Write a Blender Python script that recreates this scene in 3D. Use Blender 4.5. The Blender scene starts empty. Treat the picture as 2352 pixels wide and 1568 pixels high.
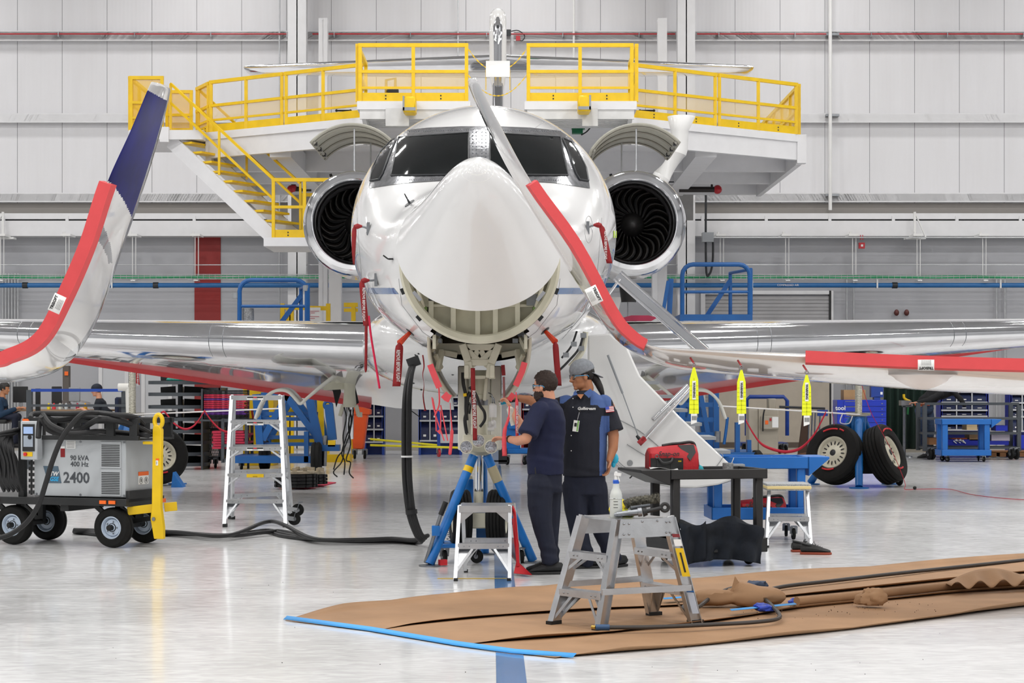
import bpy, bmesh, math, random
from math import sin, cos, pi, radians as R, sqrt, atan2
from mathutils import Vector as V, Matrix, noise, Quaternion
from mathutils.bvhtree import BVHTree
random.seed(7)
F,CX,HY,CH=4300.0,1176.0,895.0,1.6
COL=bpy.context.scene.collection
def P(px,py,Y): return V(((px-CX)*Y/F,Y,CH-(py-HY)*Y/F))
def G(px,py,z=0.0):
    Y=F*(CH-z)/(py-HY); return V(((px-CX)*Y/F,Y,z))
def X_(px,Y): return (px-CX)*Y/F
def Z_(py,Y): return CH-(py-HY)*Y/F
def lin(h):
    h=h.lstrip('#'); o=[]
    for i in (0,2,4):
        c=int(h[i:i+2],16)/255; o.append(c/12.92 if c<=.04045 else ((c+.055)/1.055)**2.4)
    return (*o,1)
MATS={}
def mat(name,col,rough=.5,metal=0,coat=0,var=0.0,vs=4.0,bump=0.0,bs=40.0,alpha=None,emit=0,trans=0,spec=None,stretch=None,dark=None):
    if name in MATS: return MATS[name]
    m=bpy.data.materials.new(name); m.use_nodes=True; nt=m.node_tree; b=nt.nodes['Principled BSDF']
    c=lin(col); b.inputs['Base Color'].default_value=c; b.inputs['Roughness'].default_value=rough
    b.inputs['Metallic'].default_value=metal; b.inputs['Coat Weight'].default_value=coat; b.inputs['Coat Roughness'].default_value=.04
    if spec is not None: b.inputs['Specular IOR Level'].default_value=spec
    if alpha is not None: b.inputs['Alpha'].default_value=alpha
    if trans: b.inputs['Transmission Weight'].default_value=trans
    if emit: b.inputs['Emission Color'].default_value=c; b.inputs['Emission Strength'].default_value=emit
    if var or bump:
        tc=nt.nodes.new('ShaderNodeTexCoord'); mp=nt.nodes.new('ShaderNodeMapping'); nt.links.new(tc.outputs['Object'],mp.inputs[0])
        if stretch: mp.inputs['Scale'].default_value=stretch
        if var:
            n=nt.nodes.new('ShaderNodeTexNoise'); n.inputs['Scale'].default_value=vs; n.inputs['Detail'].default_value=5
            nt.links.new(mp.outputs[0],n.inputs['Vector'])
            mx=nt.nodes.new('ShaderNodeMix'); mx.data_type='RGBA'
            d=lin(dark) if dark else tuple(x*(1-var) for x in c[:3])+(1,)
            mx.inputs[6].default_value=d; mx.inputs[7].default_value=tuple(min(1,x*(1+var*.4)) for x in c[:3])+(1,)
            mr=nt.nodes.new('ShaderNodeMapRange'); mr.inputs[1].default_value=.35; mr.inputs[2].default_value=.65
            nt.links.new(n.outputs['Fac'],mr.inputs[0]); nt.links.new(mr.outputs[0],mx.inputs[0]); nt.links.new(mx.outputs[2],b.inputs['Base Color'])
        if bump:
            n2=nt.nodes.new('ShaderNodeTexNoise'); n2.inputs['Scale'].default_value=bs; n2.inputs['Detail'].default_value=3
            nt.links.new(mp.outputs[0],n2.inputs['Vector']); bp=nt.nodes.new('ShaderNodeBump'); bp.inputs['Strength'].default_value=bump; bp.inputs['Distance'].default_value=.01
            nt.links.new(n2.outputs['Fac'],bp.inputs['Height']); nt.links.new(bp.outputs[0],b.inputs['Normal'])
    MATS[name]=m; return m
def frame(d,up=None):
    d=V(d).normalized(); up=V(up) if up else (V((0,0,1)) if abs(d.z)<.95 else V((0,1,0)))
    x=d.cross(up).normalized(); return x, x.cross(d).normalized()
class MB:
    def __init__(s,m=None): s.v=[];s.f=[];s.fm=[];s.mats=[];s.sm=[];s.cur=0; (m and s.use(m))
    def use(s,m):
        if m not in s.mats: s.mats.append(m)
        s.cur=s.mats.index(m); return s
    def add(s,vs,fs,smooth=True):
        n=len(s.v); s.v+= [V(v) for v in vs]
        for f in fs: s.f.append([i+n for i in f]); s.fm.append(s.cur); s.sm.append(smooth)
        return s
    def box(s,c,d,rot=None):
        c=V(c); a,b,e=d[0]/2,d[1]/2,d[2]/2
        q=[V((x,y,z)) for z in(-e,e) for y in(-b,b) for x in(-a,a)]
        if rot is not None:
            M=rot if isinstance(rot,Matrix) else Matrix.Rotation(rot,3,'Z'); q=[M@v for v in q]
        return s.add([c+v for v in q],[(0,2,3,1),(4,5,7,6),(0,1,5,4),(2,6,7,3),(0,4,6,2),(1,3,7,5)],False)
    def bx(s,x0,x1,y0,y1,z0,z1): return s.box(((x0+x1)/2,(y0+y1)/2,(z0+z1)/2),(abs(x1-x0),abs(y1-y0),abs(z1-z0)))
    def beam(s,p,q,w,h,up=None):
        p,q=V(p),V(q); x,u=frame(q-p,up)
        vs=[o+x*a*w/2+u*b*h/2 for o in(p,q) for a,b in((-1,-1),(1,-1),(1,1),(-1,1))]
        return s.add(vs,[(3,2,1,0),(4,5,6,7),(0,1,5,4),(1,2,6,5),(2,3,7,6),(3,0,4,7)],False)
    def loft(s,rings,closed=True,caps=True,smooth=True,matfn=None):
        n=len(rings[0]); vs=[v for r in rings for v in r]; b=len(s.v); s.v+=[V(v) for v in vs]
        m=n if closed else n-1
        for i in range(len(rings)-1):
            for j in range(m):
                k=(j+1)%n; s.f.append([b+i*n+j,b+i*n+k,b+(i+1)*n+k,b+(i+1)*n+j]); s.fm.append(matfn(i,j) if matfn else s.cur); s.sm.append(smooth)
        if caps and closed:
            for r,rev in((0,1),(len(rings)-1,0)):
                f=[b+r*n+j for j in range(n)]; s.f.append(f[::-1] if rev else f); s.fm.append(s.cur); s.sm.append(False)
        return s
    def tube(s,pts,r,seg=8,caps=True,closed=False,sq=None):
        pts=[V(p) for p in pts]; n=len(pts)
        if n<2: return s
        rs=r if isinstance(r,(list,tuple)) else [r]*n
        t=[]
        for i in range(n):
            a=pts[i-1] if i else (pts[-1] if closed else pts[0]); c=pts[(i+1)%n] if (i<n-1 or closed) else pts[-1]
            d=c-a; t.append(d.normalized() if d.length>1e-9 else V((0,0,1)))
        x,u=frame(t[0]); rings=[]
        for i in range(n):
            if i:
                q=t[i-1].rotation_difference(t[i]); x=q@x
                x=(x-t[i]*x.dot(t[i])).normalized(); u=t[i].cross(x)
            else: u=t[0].cross(x)
            rr=rs[i]; a_,b_=(rr,rr) if not isinstance(rr,tuple) else rr
            rings.append([pts[i]+x*cos(2*pi*k/seg)*a_+u*sin(2*pi*k/seg)*b_ for k in range(seg)])
        if closed: rings.append(rings[0]); return s.loft(rings,True,False)
        return s.loft(rings,True,caps)
    def cyl(s,p,q,r0,r1=None,seg=16): return s.tube([p,q],[r0,r0 if r1 is None else r1],seg)
    def lathe(s,prof,o=(0,0,0),ax=(0,0,1),seg=24,caps=False,matfn=None,a0=0,a1=2*pi):
        o=V(o); a=V(ax).normalized(); x,u=frame(a); full=abs(a1-a0-2*pi)<1e-6; n=seg if full else seg+1
        rings=[[o+a*h+(x*cos(a0+(a1-a0)*k/seg)+u*sin(a0+(a1-a0)*k/seg))*r for k in range(n)] for r,h in prof]
        return s.loft(rings,full,caps,True,matfn)
    def prism(s,poly,vec,smooth=False):
        poly=[V(p) for p in poly]; vec=V(vec); n=len(poly)
        s.add(poly+[p+vec for p in poly],[list(range(n))[::-1],list(range(n,2*n))]+[(i,(i+1)%n,n+(i+1)%n,n+i) for i in range(n)],False); return s
    def grid(s,fn,nu,nv,smooth=True):
        vs=[fn(i/nu,j/nv) for i in range(nu+1) for j in range(nv+1)]; m=nv+1
        return s.add(vs,[(i*m+j,(i+1)*m+j,(i+1)*m+j+1,i*m+j+1) for i in range(nu) for j in range(nv)],smooth)
    def ball(s,c,r,seg=16,rings=10,M=None):
        c=V(c); r=V(r) if not isinstance(r,(int,float)) else V((r,r,r)); q=[]
        for i in range(rings+1):
            ph=-pi/2+pi*i/rings; e=max(cos(ph),1e-3); row=[]
            for k in range(seg):
                v=V((e*cos(2*pi*k/seg)*r.x,e*sin(2*pi*k/seg)*r.y,sin(ph)*r.z)); row.append(c+(M@v if M else v))
            q.append(row)
        return s.loft(q,True,True)
    def xf(s,M,n0=0):
        for i in range(n0,len(s.v)): s.v[i]=M@s.v[i]
        return s
    def mesh(s,name='m'):
        me=bpy.data.meshes.new(name); me.from_pydata([tuple(v) for v in s.v],[],s.f)
        for m in s.mats: me.materials.append(m)
        me.polygons.foreach_set('material_index',s.fm); me.polygons.foreach_set('use_smooth',s.sm)
        me.update(); return me
TS=bpy.data.scenes.new('tmp')
def evalmesh(o):
    TS.collection.objects.link(o); vl=TS.view_layers[0]
    with bpy.context.temp_override(scene=TS,view_layer=vl):
        vl.update(); dg=bpy.context.evaluated_depsgraph_get(); me=bpy.data.meshes.new_from_object(o.evaluated_get(dg))
    return me
WM={}
def wm(o): return WM.get(o.name,Matrix.Identity(4))
def tag(o,label,cat=None,group=None,kind=None):
    if label: o['label']=label
    if cat: o['category']=cat
    if group: o['group']=group
    if kind: o['kind']=kind
    return o
def fin(me,fixn=True,ang=38):
    bm=bmesh.new(); bm.from_mesh(me)
    if fixn: bmesh.ops.recalc_face_normals(bm,faces=bm.faces)
    bm.to_mesh(me); bm.free()
    try: me.set_sharp_from_angle(angle=R(ang))
    except Exception: pass
def obj(name,mb,parent=None,label=None,cat=None,group=None,kind=None,bevel=0,solid=0,local=False,ang=38,fixn=True,sub=0,seg=1):
    me=mb if isinstance(mb,bpy.types.Mesh) else mb.mesh(name); o=bpy.data.objects.new(name,me); COL.objects.link(o)
    if parent:
        o.parent=parent; M=wm(parent); WM[o.name]=M
        if not local: me.transform(M.inverted())
    elif not local:
        xs=[v.co for v in me.vertices]
        if xs:
            c=V(((min(v.x for v in xs)+max(v.x for v in xs))/2,(min(v.y for v in xs)+max(v.y for v in xs))/2,min(v.z for v in xs)))
            me.transform(Matrix.Translation(-c)); o.location=c; WM[o.name]=Matrix.Translation(c)
    fin(me,fixn,ang)
    if solid: md=o.modifiers.new('s','SOLIDIFY'); md.thickness=solid; md.offset=0
    if bevel: md=o.modifiers.new('b','BEVEL'); md.width=bevel; md.segments=seg; md.limit_method='ANGLE'; md.angle_limit=R(50)
    if sub: md=o.modifiers.new('u','SUBSURF'); md.levels=md.render_levels=sub
    tag(o,label,cat,group,kind); return o
def thing(name,label,cat,loc=(0,0,0),rz=0,group=None):
    o=bpy.data.objects.new(name,None); COL.objects.link(o); o.location=V(loc); o.rotation_euler=(0,0,rz); o.empty_display_size=.1
    WM[o.name]=Matrix.Translation(V(loc))@Matrix.Rotation(rz,4,'Z'); tag(o,label,cat,group); return o
ORD=['first','second','third','fourth','fifth','sixth','seventh','eighth','ninth','tenth','eleventh','twelfth','thirteenth','fourteenth']
def dup(root,loc,rz=0,label=None,group=None,rot=None):
    def cp(o,par):
        c=o.copy(); COL.objects.link(c)
        if par: c.parent=par
        for ch in kids.get(o.name,[]): cp(ch,c)
        return c
    kids={}
    for q in list(root.children_recursive): kids.setdefault(q.parent.name,[]).append(q)
    r=cp(root,None); r.location=V(loc); r.rotation_euler=rot if rot else (0,0,rz)
    WM[r.name]=Matrix.Translation(V(loc))@Matrix.Rotation(rz,4,'Z')
    if label: r['label']=label
    if group: r['group']=group
    return r
def txt(s,size,loc,m,parent,name='lettering',face=(0,-1,0),up=(0,0,1),ext=.0008,bold=0,sx=1,align='CENTER',local=False,shear=0,label=None):
    cu=bpy.data.curves.new('t','FONT'); cu.body=s; cu.size=size; cu.extrude=ext; cu.align_x=align; cu.align_y='CENTER'; cu.offset=bold; cu.shear=shear; cu.resolution_u=2
    t=bpy.data.objects.new('t',cu); me=evalmesh(t); bpy.data.objects.remove(t); bpy.data.curves.remove(cu)
    n=V(face).normalized(); u=V(up); u=(u-n*u.dot(n)).normalized(); x=u.cross(n)
    M=Matrix((x,u,n)).transposed().to_4x4(); M.translation=V(loc)+n*ext; S=Matrix.Diagonal((sx,1,1,1))
    me.transform(M@S); me.materials.clear(); me.materials.append(m)
    o=bpy.data.objects.new(name,me); COL.objects.link(o)
    if parent:
        o.parent=parent; WM[o.name]=wm(parent)
        if not local: me.transform(wm(parent).inverted())
    if label: o['label']=label
    return o
def bvh_of(mb): return BVHTree.FromPolygons([tuple(v) for v in mb.v],mb.f)
CAM=V((0,0,CH))
def hit(bv,px,py,back=0.0):
    d=V(((px-CX)/F,1,-(py-HY)/F)); r=bv.ray_cast(CAM+d*5,d)
    if r[0] is None: return None
    n=r[1]; n=n if n.dot(d)<0 else -n
    return r[0],n.normalized()
def patch(mb,bv,poly,off=.004,step=12,ref=None):
    """polygon of pixels laid onto a surface as a thin skin"""
    bm=bmesh.new(); bm.faces.new([bm.verts.new((x,y,0)) for x,y in poly])
    for ax in (0,1):
        lo=min(p[ax] for p in poly); hi=max(p[ax] for p in poly); k=lo+step
        while k<hi:
            co=[0,0,0]; co[ax]=k; no=[0,0,0]; no[ax]=1
            bmesh.ops.bisect_plane(bm,geom=bm.verts[:]+bm.edges[:]+bm.faces[:],plane_co=co,plane_no=no); k+=step
    bmesh.ops.triangulate(bm,faces=[f for f in bm.faces if len(f.verts)>4]); bm.verts.index_update()
    vs=[];ok=[]
    for v in bm.verts:
        h=hit(bv,v.co.x,v.co.y); ok.append(h is not None)
        vs.append(h[0]+h[1]*off if h else V((0,0,0)))
    mb.add(vs,[[v.index for v in f.verts] for f in bm.faces if all(ok[v.index] for v in f.verts)]); bm.free()
def smoothpts(pts,n=6):
    """Catmull-Rom through points"""
    pts=[V(p) for p in pts]; o=[]
    for i in range(len(pts)-1):
        a=pts[max(i-1,0)];b=pts[i];c=pts[i+1];d=pts[min(i+2,len(pts)-1)]
        for k in range(n):
            t=k/n; o.append(.5*((2*b)+(c-a)*t+(2*a-5*b+4*c-d)*t*t+(3*b-a-3*c+d)*t**3))
    return o+[pts[-1]]
# ---- shared materials
WHITE=mat('white_paint','#dededd',.35,coat=.3,var=.04,vs=2)
GLOSS=mat('aircraft_white','#dadada',.22,coat=1,var=.02,vs=1.5)
CHROME=mat('polished_metal','#e6e7ea',.08,1,var=.06,vs=3)
ALU=mat('brushed_aluminium','#c9cbce',.34,1,var=.10,vs=9,bump=.08,bs=90)
STEEL=mat('steel','#8f9296',.35,1,var=.15,vs=12)
YEL=mat('safety_yellow','#e3bb00',.42,var=.08,vs=5)
BLUE=mat('blue_enamel','#0e5fa6',.38,var=.12,vs=5)
DKBLUE=mat('dark_blue_paint','#123c93',.4,var=.1)
BLACK=mat('black_plastic','#151617',.5,var=.2,vs=10)
RUBBER=mat('rubber','#131312',.8,spec=.3,var=.2,vs=20,bump=.1)
DARK=mat('dark_metal','#2c2e31',.45,.3,var=.2)
GREY=mat('grey_paint','#8d9195',.45,var=.08)
CREAM=mat('cream_primer','#d3d0bd',.45,var=.08,vs=6)
FOAM=mat('red_foam','#d2494c',.8,var=.05,vs=8)
REDFAB=mat('red_ribbon','#8c1218',.7,var=.15,vs=20)
REDBRT=mat('bright_red_ribbon','#c9242c',.65,var=.15,vs=20)
PAPERW=mat('white_label','#e8e8e6',.6)
INK=mat('black_ink','#1b1b1d',.6)
ORANGE=mat('orange_reflector','#f26a1b',.4,var=.1)
LPOW=385; EXPO=0.0
# ================= setting
def floor_mat():
    m=bpy.data.materials.new('polished_concrete'); m.use_nodes=True; nt=m.node_tree; L=nt.links; b=nt.nodes['Principled BSDF']
    tc=nt.nodes.new('ShaderNodeTexCoord')
    def no(scale,st,det=5,dist=0):
        mp=nt.nodes.new('ShaderNodeMapping'); mp.inputs['Scale'].default_value=st; L.new(tc.outputs['Object'],mp.inputs[0])
        n=nt.nodes.new('ShaderNodeTexNoise'); n.inputs['Scale'].default_value=scale; n.inputs['Detail'].default_value=det; n.inputs['Distortion'].default_value=dist; L.new(mp.outputs[0],n.inputs['Vector']); return n
    a=no(1.1,(1,.5,1),6,.6); c=no(7,(.7,2.2,1),5,1.2)
    mx=nt.nodes.new('ShaderNodeMix'); mx.inputs[0].default_value=.45; L.new(a.outputs['Fac'],mx.inputs[2]); L.new(c.outputs['Fac'],mx.inputs[3])
    cr=nt.nodes.new('ShaderNodeValToRGB'); e=cr.color_ramp.elements; e[0].position=.36; e[0].color=lin('#cdcdcc'); e[1].position=.60; e[1].color=lin('#e2e2e2')
    L.new(mx.outputs[0],cr.inputs[0]); L.new(cr.outputs[0],b.inputs['Base Color'])
    mr=nt.nodes.new('ShaderNodeMapRange'); mr.inputs[1].default_value=.3; mr.inputs[2].default_value=.7; mr.inputs[3].default_value=.16; mr.inputs[4].default_value=.26
    L.new(c.outputs['Fac'],mr.inputs[0]); L.new(mr.outputs[0],b.inputs['Roughness'])
    w=no(2.2,(1,1,1),3); bp=nt.nodes.new('ShaderNodeBump'); bp.inputs['Strength'].default_value=.05; bp.inputs['Distance'].default_value=.02; L.new(w.outputs['Fac'],bp.inputs['Height']); L.new(bp.outputs[0],b.inputs['Normal'])
    b.inputs['IOR'].default_value=1.5; b.inputs['Coat Weight'].default_value=.35; b.inputs['Coat Roughness'].default_value=.08
    return m
def panel_mat(name,c1,c2,axis,pitch,joint,rib):
    m=bpy.data.materials.new(name); m.use_nodes=True; nt=m.node_tree; L=nt.links; b=nt.nodes['Principled BSDF']
    tc=nt.nodes.new('ShaderNodeTexCoord'); sp=nt.nodes.new('ShaderNodeSeparateXYZ'); L.new(tc.outputs['Object'],sp.inputs[0])
    def mth(op,a,bv=None,cv=None):
        n=nt.nodes.new('ShaderNodeMath'); n.operation=op
        for i,q in enumerate((a,bv,cv)):
            if q is None: continue
            if isinstance(q,(int,float)): n.inputs[i].default_value=q
            else: L.new(q,n.inputs[i])
        return n.outputs[0]
    x=sp.outputs[axis]
    fr=mth('FRACT',mth('DIVIDE',mth('ADD',x,1000*pitch+12.5),pitch))
    jl=mth('LESS_THAN',fr,joint/pitch) if joint else None
    rb=mth('MULTIPLY',mth('SINE',mth('MULTIPLY',x,2*pi/rib)),.5)
    n=nt.nodes.new('ShaderNodeTexNoise'); n.inputs['Scale'].default_value=.8; n.inputs['Detail'].default_value=5
    mp=nt.nodes.new('ShaderNodeMapping'); mp.inputs['Scale'].default_value=(4,1,.4) if axis==0 else (.4,1,3); L.new(tc.outputs['Object'],mp.inputs[0]); L.new(mp.outputs[0],n.inputs['Vector'])
    mx=nt.nodes.new('ShaderNodeMix'); mx.data_type='RGBA'; mx.inputs[6].default_value=lin(c2); mx.inputs[7].default_value=lin(c1); L.new(n.outputs['Fac'],mx.inputs[0]); out=mx.outputs[2]
    if jl is not None:
        m2=nt.nodes.new('ShaderNodeMix'); m2.data_type='RGBA'; L.new(jl,m2.inputs[0]); L.new(out,m2.inputs[6]); m2.inputs[7].default_value=lin('#77787b'); out=m2.outputs[2]
    L.new(out,b.inputs['Base Color']); b.inputs['Roughness'].default_value=.55
    bp=nt.nodes.new('ShaderNodeBump'); bp.inputs['Strength'].default_value=.12; bp.inputs['Distance'].default_value=.01; L.new(rb,bp.inputs['Height']); L.new(bp.outputs[0],b.inputs['Normal'])
    return m
WALLUP=panel_mat('insulated_wall_panel','#dcdcdf','#d2d1d3',0,1.246,.014,.11)
WALLLOW=panel_mat('lower_wall_panel','#b0b1b6','#a2a3a8',2,.9,0,.3)
TRIM=mat('trim_white','#d9d9db',.5,var=.03)
FL=MB(floor_mat()); FL.bx(-30,30,-28,53,-.1,0); obj('floor',FL,kind='structure')
YW=52.0
w=MB(WALLUP); w.bx(-30,30,YW,YW+.3,6.2,15.5); obj('wall_back_upper',w,kind='structure',ang=30)
w=MB(WALLLOW); w.bx(-30,30,YW,YW+.3,0,6.2); obj('wall_back_lower',w,kind='structure')
PLAINW=mat('plain_wall','#98999b',.6,var=.05,vs=.5)
for nm,a in (('wall_left',(-30.3,-30,-28,YW,0,15.5)),('wall_right',(30,30.3,-28,YW,0,15.5)),('wall_front',(-30,30,-28.3,-28,0,15.5))):
    w=MB(PLAINW); w.bx(*a); obj(nm,w,kind='structure')
w=MB(mat('ceiling_deck','#a5a5a6',.7,var=.05)); w.bx(-30,30,-28,YW,15.5,15.7); obj('ceiling',w,kind='structure')
# girts, ledges and the crane beam on the back wall
n=0
for z0,z1,d in ((11.28,11.50,.22),(9.02,9.22,.22),(6.82,7.02,.22)):
    for x0,x1 in ((-29.9,-.05),(.05,29.9)):
        n+=1; w=MB(TRIM); w.bx(x0,x1,YW-d,YW,z0,z1); w.bx(x0,x1,YW-d,YW-d+.02,z0-.03,z1+.03); obj('trim_%d'%n,w,kind='structure')
n+=1; w=MB(TRIM); w.bx(-29.9,29.9,YW-.45,YW,6.38,6.46); w.bx(-29.9,29.9,YW-.45,YW-.42,6.3,6.46); obj('trim_%d'%n,w,kind='structure')
n+=1; w=MB(DARK); w.bx(-29.9,29.9,YW-.4,YW-.34,6.24,6.32); obj('trim_%d'%n,w,kind='structure')
n+=1; w=MB(TRIM); w.bx(-29.9,29.9,YW-.5,YW,5.83,6.25)
for k in range(-12,13): w.bx(k*1.75-.04,k*1.75+.04,YW-.48,YW-.36,6.25,6.38)
obj('trim_%d'%n,w,kind='structure')
n+=1; w=MB(mat('dark_shadow_band','#8f8b87',.7)); w.bx(-29.9,29.9,YW-.03,YW,6.46,6.78); obj('trim_%d'%n,w,kind='structure')  # shade beneath the lowest girt, put in as a darker flat strip
# columns
def col(n,px0,px1,Y,z1,d=.4,m=TRIM):
    w=MB(m); x0,x1=X_(px0,Y),X_(px1,Y); f=.03
    w.bx(x0,x1,Y-d/2,Y-d/2+f,0,z1); w.bx(x0,x1,Y+d/2-f,Y+d/2,0,z1); w.bx((x0+x1)/2-.015,(x0+x1)/2+.015,Y-d/2,Y+d/2,0,z1)
    obj('column_%s'%n,w,kind='structure')
col('back_left',663,705,51.2,15.4); col('back_right',1555,1595,51.2,15.4)
col('left_inner',733,753,48.5,11.2,.3); col('right_inner',1510,1531,48.5,11.2,.3)
def pipe(name,label,pts,r,m,cat='pipe',extra=None,seg=8,group=None):
    w=MB(m); w.tube(pts,r,seg)
    o=obj(name,w,label=label,cat=cat,group=group); return o
YP=YW-.5
REDP=mat('red_pipe','#b01f2a',.4)
for k,(a,b) in enumerate(((-29.9,-6.05),(-5.5,4.5),(5.1,29.9))):
    w=MB(REDP); z=Z_(78,YW-.4); w.tube([(a,YW-.4,z),(b,YW-.4,z)],.02,8); w.use(STEEL)
    x=a+.6
    while x<b: w.bx(x-.01,x+.01,YW-.43,YW-.2,z-.08,z+.05); x+=2.1
    obj('sprinkler_pipe',w,label=('thin red sprinkler pipe on the top girt, left of the left wall column','thin red sprinkler pipe high between the two wall columns','thin red sprinkler pipe on the top girt, right of the right wall column')[k],cat='pipe',group='red sprinkler pipes on the back wall')
# vertical conduits on wall
PGAL=mat('galvanised','#c4c6c8',.35,.6,var=.08)
for px,p0,p1,rr,lab in ((1907,0,484,.05,'white drain pipe running down the right wall beside the high girts'),(1052,0,230,.02,'thin dark riser above the platform left of the tail fin'),(642,0,740,.022,'thin galvanised conduit left of the left wall column'),(1318,0,230,.03,'white riser pipe above the right guardrail')):
    yq=YW-(.49 if rr>.04 else .35); z0,z1=Z_(p1,YW-.3),15.3; w=MB(WHITE if rr>.025 else PGAL); w.cyl((X_(px,yq),yq,z0),(X_(px,yq),yq,z1),rr)
    if rr>.04:
        w.use(STEEL)
        for py in (79,265,448): 
            zz=Z_(py,YW-.35); w.bx(X_(px,YW)-.18,X_(px,YW)+.18,YW-.42,YW-.2,zz-.03,zz+.03)
    obj('wall_pipe',w,label=lab,cat='pipe')
# compressed air main, green cable, conduits, hangers
YB=50.85
zb=Z_(655,YB); PB=mat('blue_pipe','#17619e',.35,var=.08)
air=thing('compressed_air_pipe','thick blue compressed air pipe running along the back wall','pipe',(0,YB,zb))
obj('pipe_run',MB(PB).cyl((-29,YB,zb),(29,YB,zb),.065),air)
for px in (58,358,2055): x=X_(px,YB); w=MB(DARK); w.cyl((x-.07,YB,zb),(x+.07,YB,zb),.085); obj('coupling',w,air)
for px in (258,1727,2014,2297): x=X_(px,YB); w=MB(WHITE); w.bx(x-.02,x+.02,YB-.08,YB+.08,zb-.08,zb+.16); obj('pipe_clamp',w,air)
txt('COMPRESSED AIR',.075,(X_(1809,YB),YB-.068,zb),WHITE,air,'pipe_marking')
zg=Z_(638,YB)
w=MB(mat('green_cable','#1f8f5c',.5)); w.tube([(x*.5,YB-.1,zg+.012*sin(x*1.3)) for x in range(-58,59)],.03,6); w.tube([(x*.5,YB-.05,zg+.05+.012*sin(x*1.1)) for x in range(-58,59)],.012,6)
obj('green_cable',w,label='green cable lying in the wire tray above the blue air pipe',cat='cable')
w=MB(PGAL)
for y in (YB-.15,YB+.15):
    for dz in (0,.06,.12): w.cyl((-29,y,zg+dz-.03),(29,y,zg+dz-.03),.005,seg=4)
x=-29
while x<29: 
    w.tube([(x,YB-.15,zg+.1),(x,YB-.15,zg-.03),(x,YB+.15,zg-.03),(x,YB+.15,zg+.1)],.004,4); x+=.16
obj('cable_tray',w,label='long wire basket cable tray under the crane beam',cat='cable tray')
zc=Z_(606,YB)
pipe('conduit','thin white conduit above the cable tray across the wall',[(-29,YB+.4,zc),(29,YB+.4,zc)],.014,PGAL,'pipe')
pipe('conduit','thin conduit just below the crane beam on the right wall',[(X_(1630,YB),YB-.1,Z_(546,YB)),(29,YB-.1,Z_(546,YB))],.018,PGAL,'pipe')
k=0; proto=None
for px in (5,155,308,452,1658,1808,1962,2110,2261):
    x=X_(px,YB); zt=5.83
    if proto is None:
        proto=thing('tray_hanger','white threaded rod hanger holding the wire cable tray','hanger',(x,YB,zg),0,'rod hangers of the cable tray')
        w=MB(WHITE); [w.cyl((x+d,YB,zg-.08),(x+d,YB,zt),.011,seg=6) for d in (-.045,.045)]; w.bx(x-.06,x+.06,YB-.17,YB+.17,zg-.09,zg-.06); obj('rod',w,proto)
        w=MB(WHITE); w.bx(x-.16,x+.1,YB-.1,YB+.5,zt-.06,zt); w.cyl((x-.1,YB,zt-.08),(x-.1,YB,zt+.06),.03); obj('beam_clamp',w,proto)
        o=proto
    else: o=dup(proto,(x,YB,zg))
    o['label']='%s rod hanger from the left holding the wire cable tray'%ORD[k]; k+=1
for px in (8,2100):
    w=MB(WHITE); x=X_(px,YW-.7); z0,z1=Z_(545,YW-.7),Z_(487,YW-.7)
    w.beam((x,YW-.75,z0),(x+(.0),YW-.75,z1),.06,.06); w.beam((x+.3*(-1 if px<100 else 1),YW-.75,z0),(x,YW-.75,z1),.07,.03); w.bx(x-.25,x+.3,YW-.8,YW-.5,z0-.05,z0)
    obj('wall_bracket',w,label='perforated white A-shaped bracket on the crane beam at the %s'%('left edge' if px<100 else 'right'),cat='bracket')
# red wall stripe
w=MB(mat('dark_red_panel','#8a1a18',.5,var=.06)); w.bx(X_(447,YW),X_(507,YW),YW-.03,YW,0,5.83); obj('trim_red_panel',w,kind='structure')
# roller door
zt=Z_(676,YW); x0,x1=X_(1619,YW),X_(1903,YW)
w=MB(mat('roller_slats','#a7a6a8',.5,var=.05)); z=0
while z<zt-.05: w.bx(x0,x1,YW-.06,YW,z,z+.085); w.bx(x0,x1,YW-.045,YW,z+.085,z+.1); z+=.1
obj('door_1',w,kind='structure')
w=MB(TRIM); w.bx(x0-.12,x0,YW-.1,YW,0,zt+.1); w.bx(x0,x1,YW-.1,YW,zt,zt+.1); w.use(BLACK); w.bx(x1,x1+.06,YW-.1,YW,0,zt+.1); w.use(TRIM); w.bx(x1+.06,x1+.12,YW-.1,YW,0,zt+.1); obj('trim_door_frame',w,kind='structure')
# lower wall features: doors left, beige alcove right
BEIGE=mat('beige_wall','#bcb2a3',.6,var=.06)
w=MB(BEIGE); w.bx(X_(1640,YW-.2),X_(1905,YW-.2),YW-.2,YW-.1,0,Z_(870,YW)); obj('wall_alcove',w,kind='structure')
w=MB(mat('alcove_skirting','#5b4f45',.6)); w.bx(X_(1640,YW-.2),X_(1905,YW-.2),YW-.23,YW-.2,0,.15); obj('baseboard_alcove',w,kind='structure')
for i,(a,b) in enumerate(((232,292),(330,392))):
    w=MB(mat('wall_door','#c4c6ca',.5)); w.bx(X_(a,YW),X_(b,YW),YW-.06,YW,0,2.2); w.use(TRIM)
    for x in (a,b): w.bx(X_(x,YW)-.05,X_(x,YW)+.05,YW-.09,YW,0,2.25)
    w.use(STEEL); w.bx(X_(b-12,YW),X_(b-7,YW),YW-.12,YW-.06,1,1.05); obj('door_%d'%(i+2),w,kind='structure')
w=MB(TRIM); w.bx(-29.9,29.9,YW-.04,YW,0,.12); obj('baseboard_back',w,kind='structure')
w=MB(mat('green_curtain','#0f2a22',.8,var=.3,vs=3,stretch=(6,1,.2))); 
x0,x1=X_(2030,50.5),X_(2145,50.5)
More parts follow.
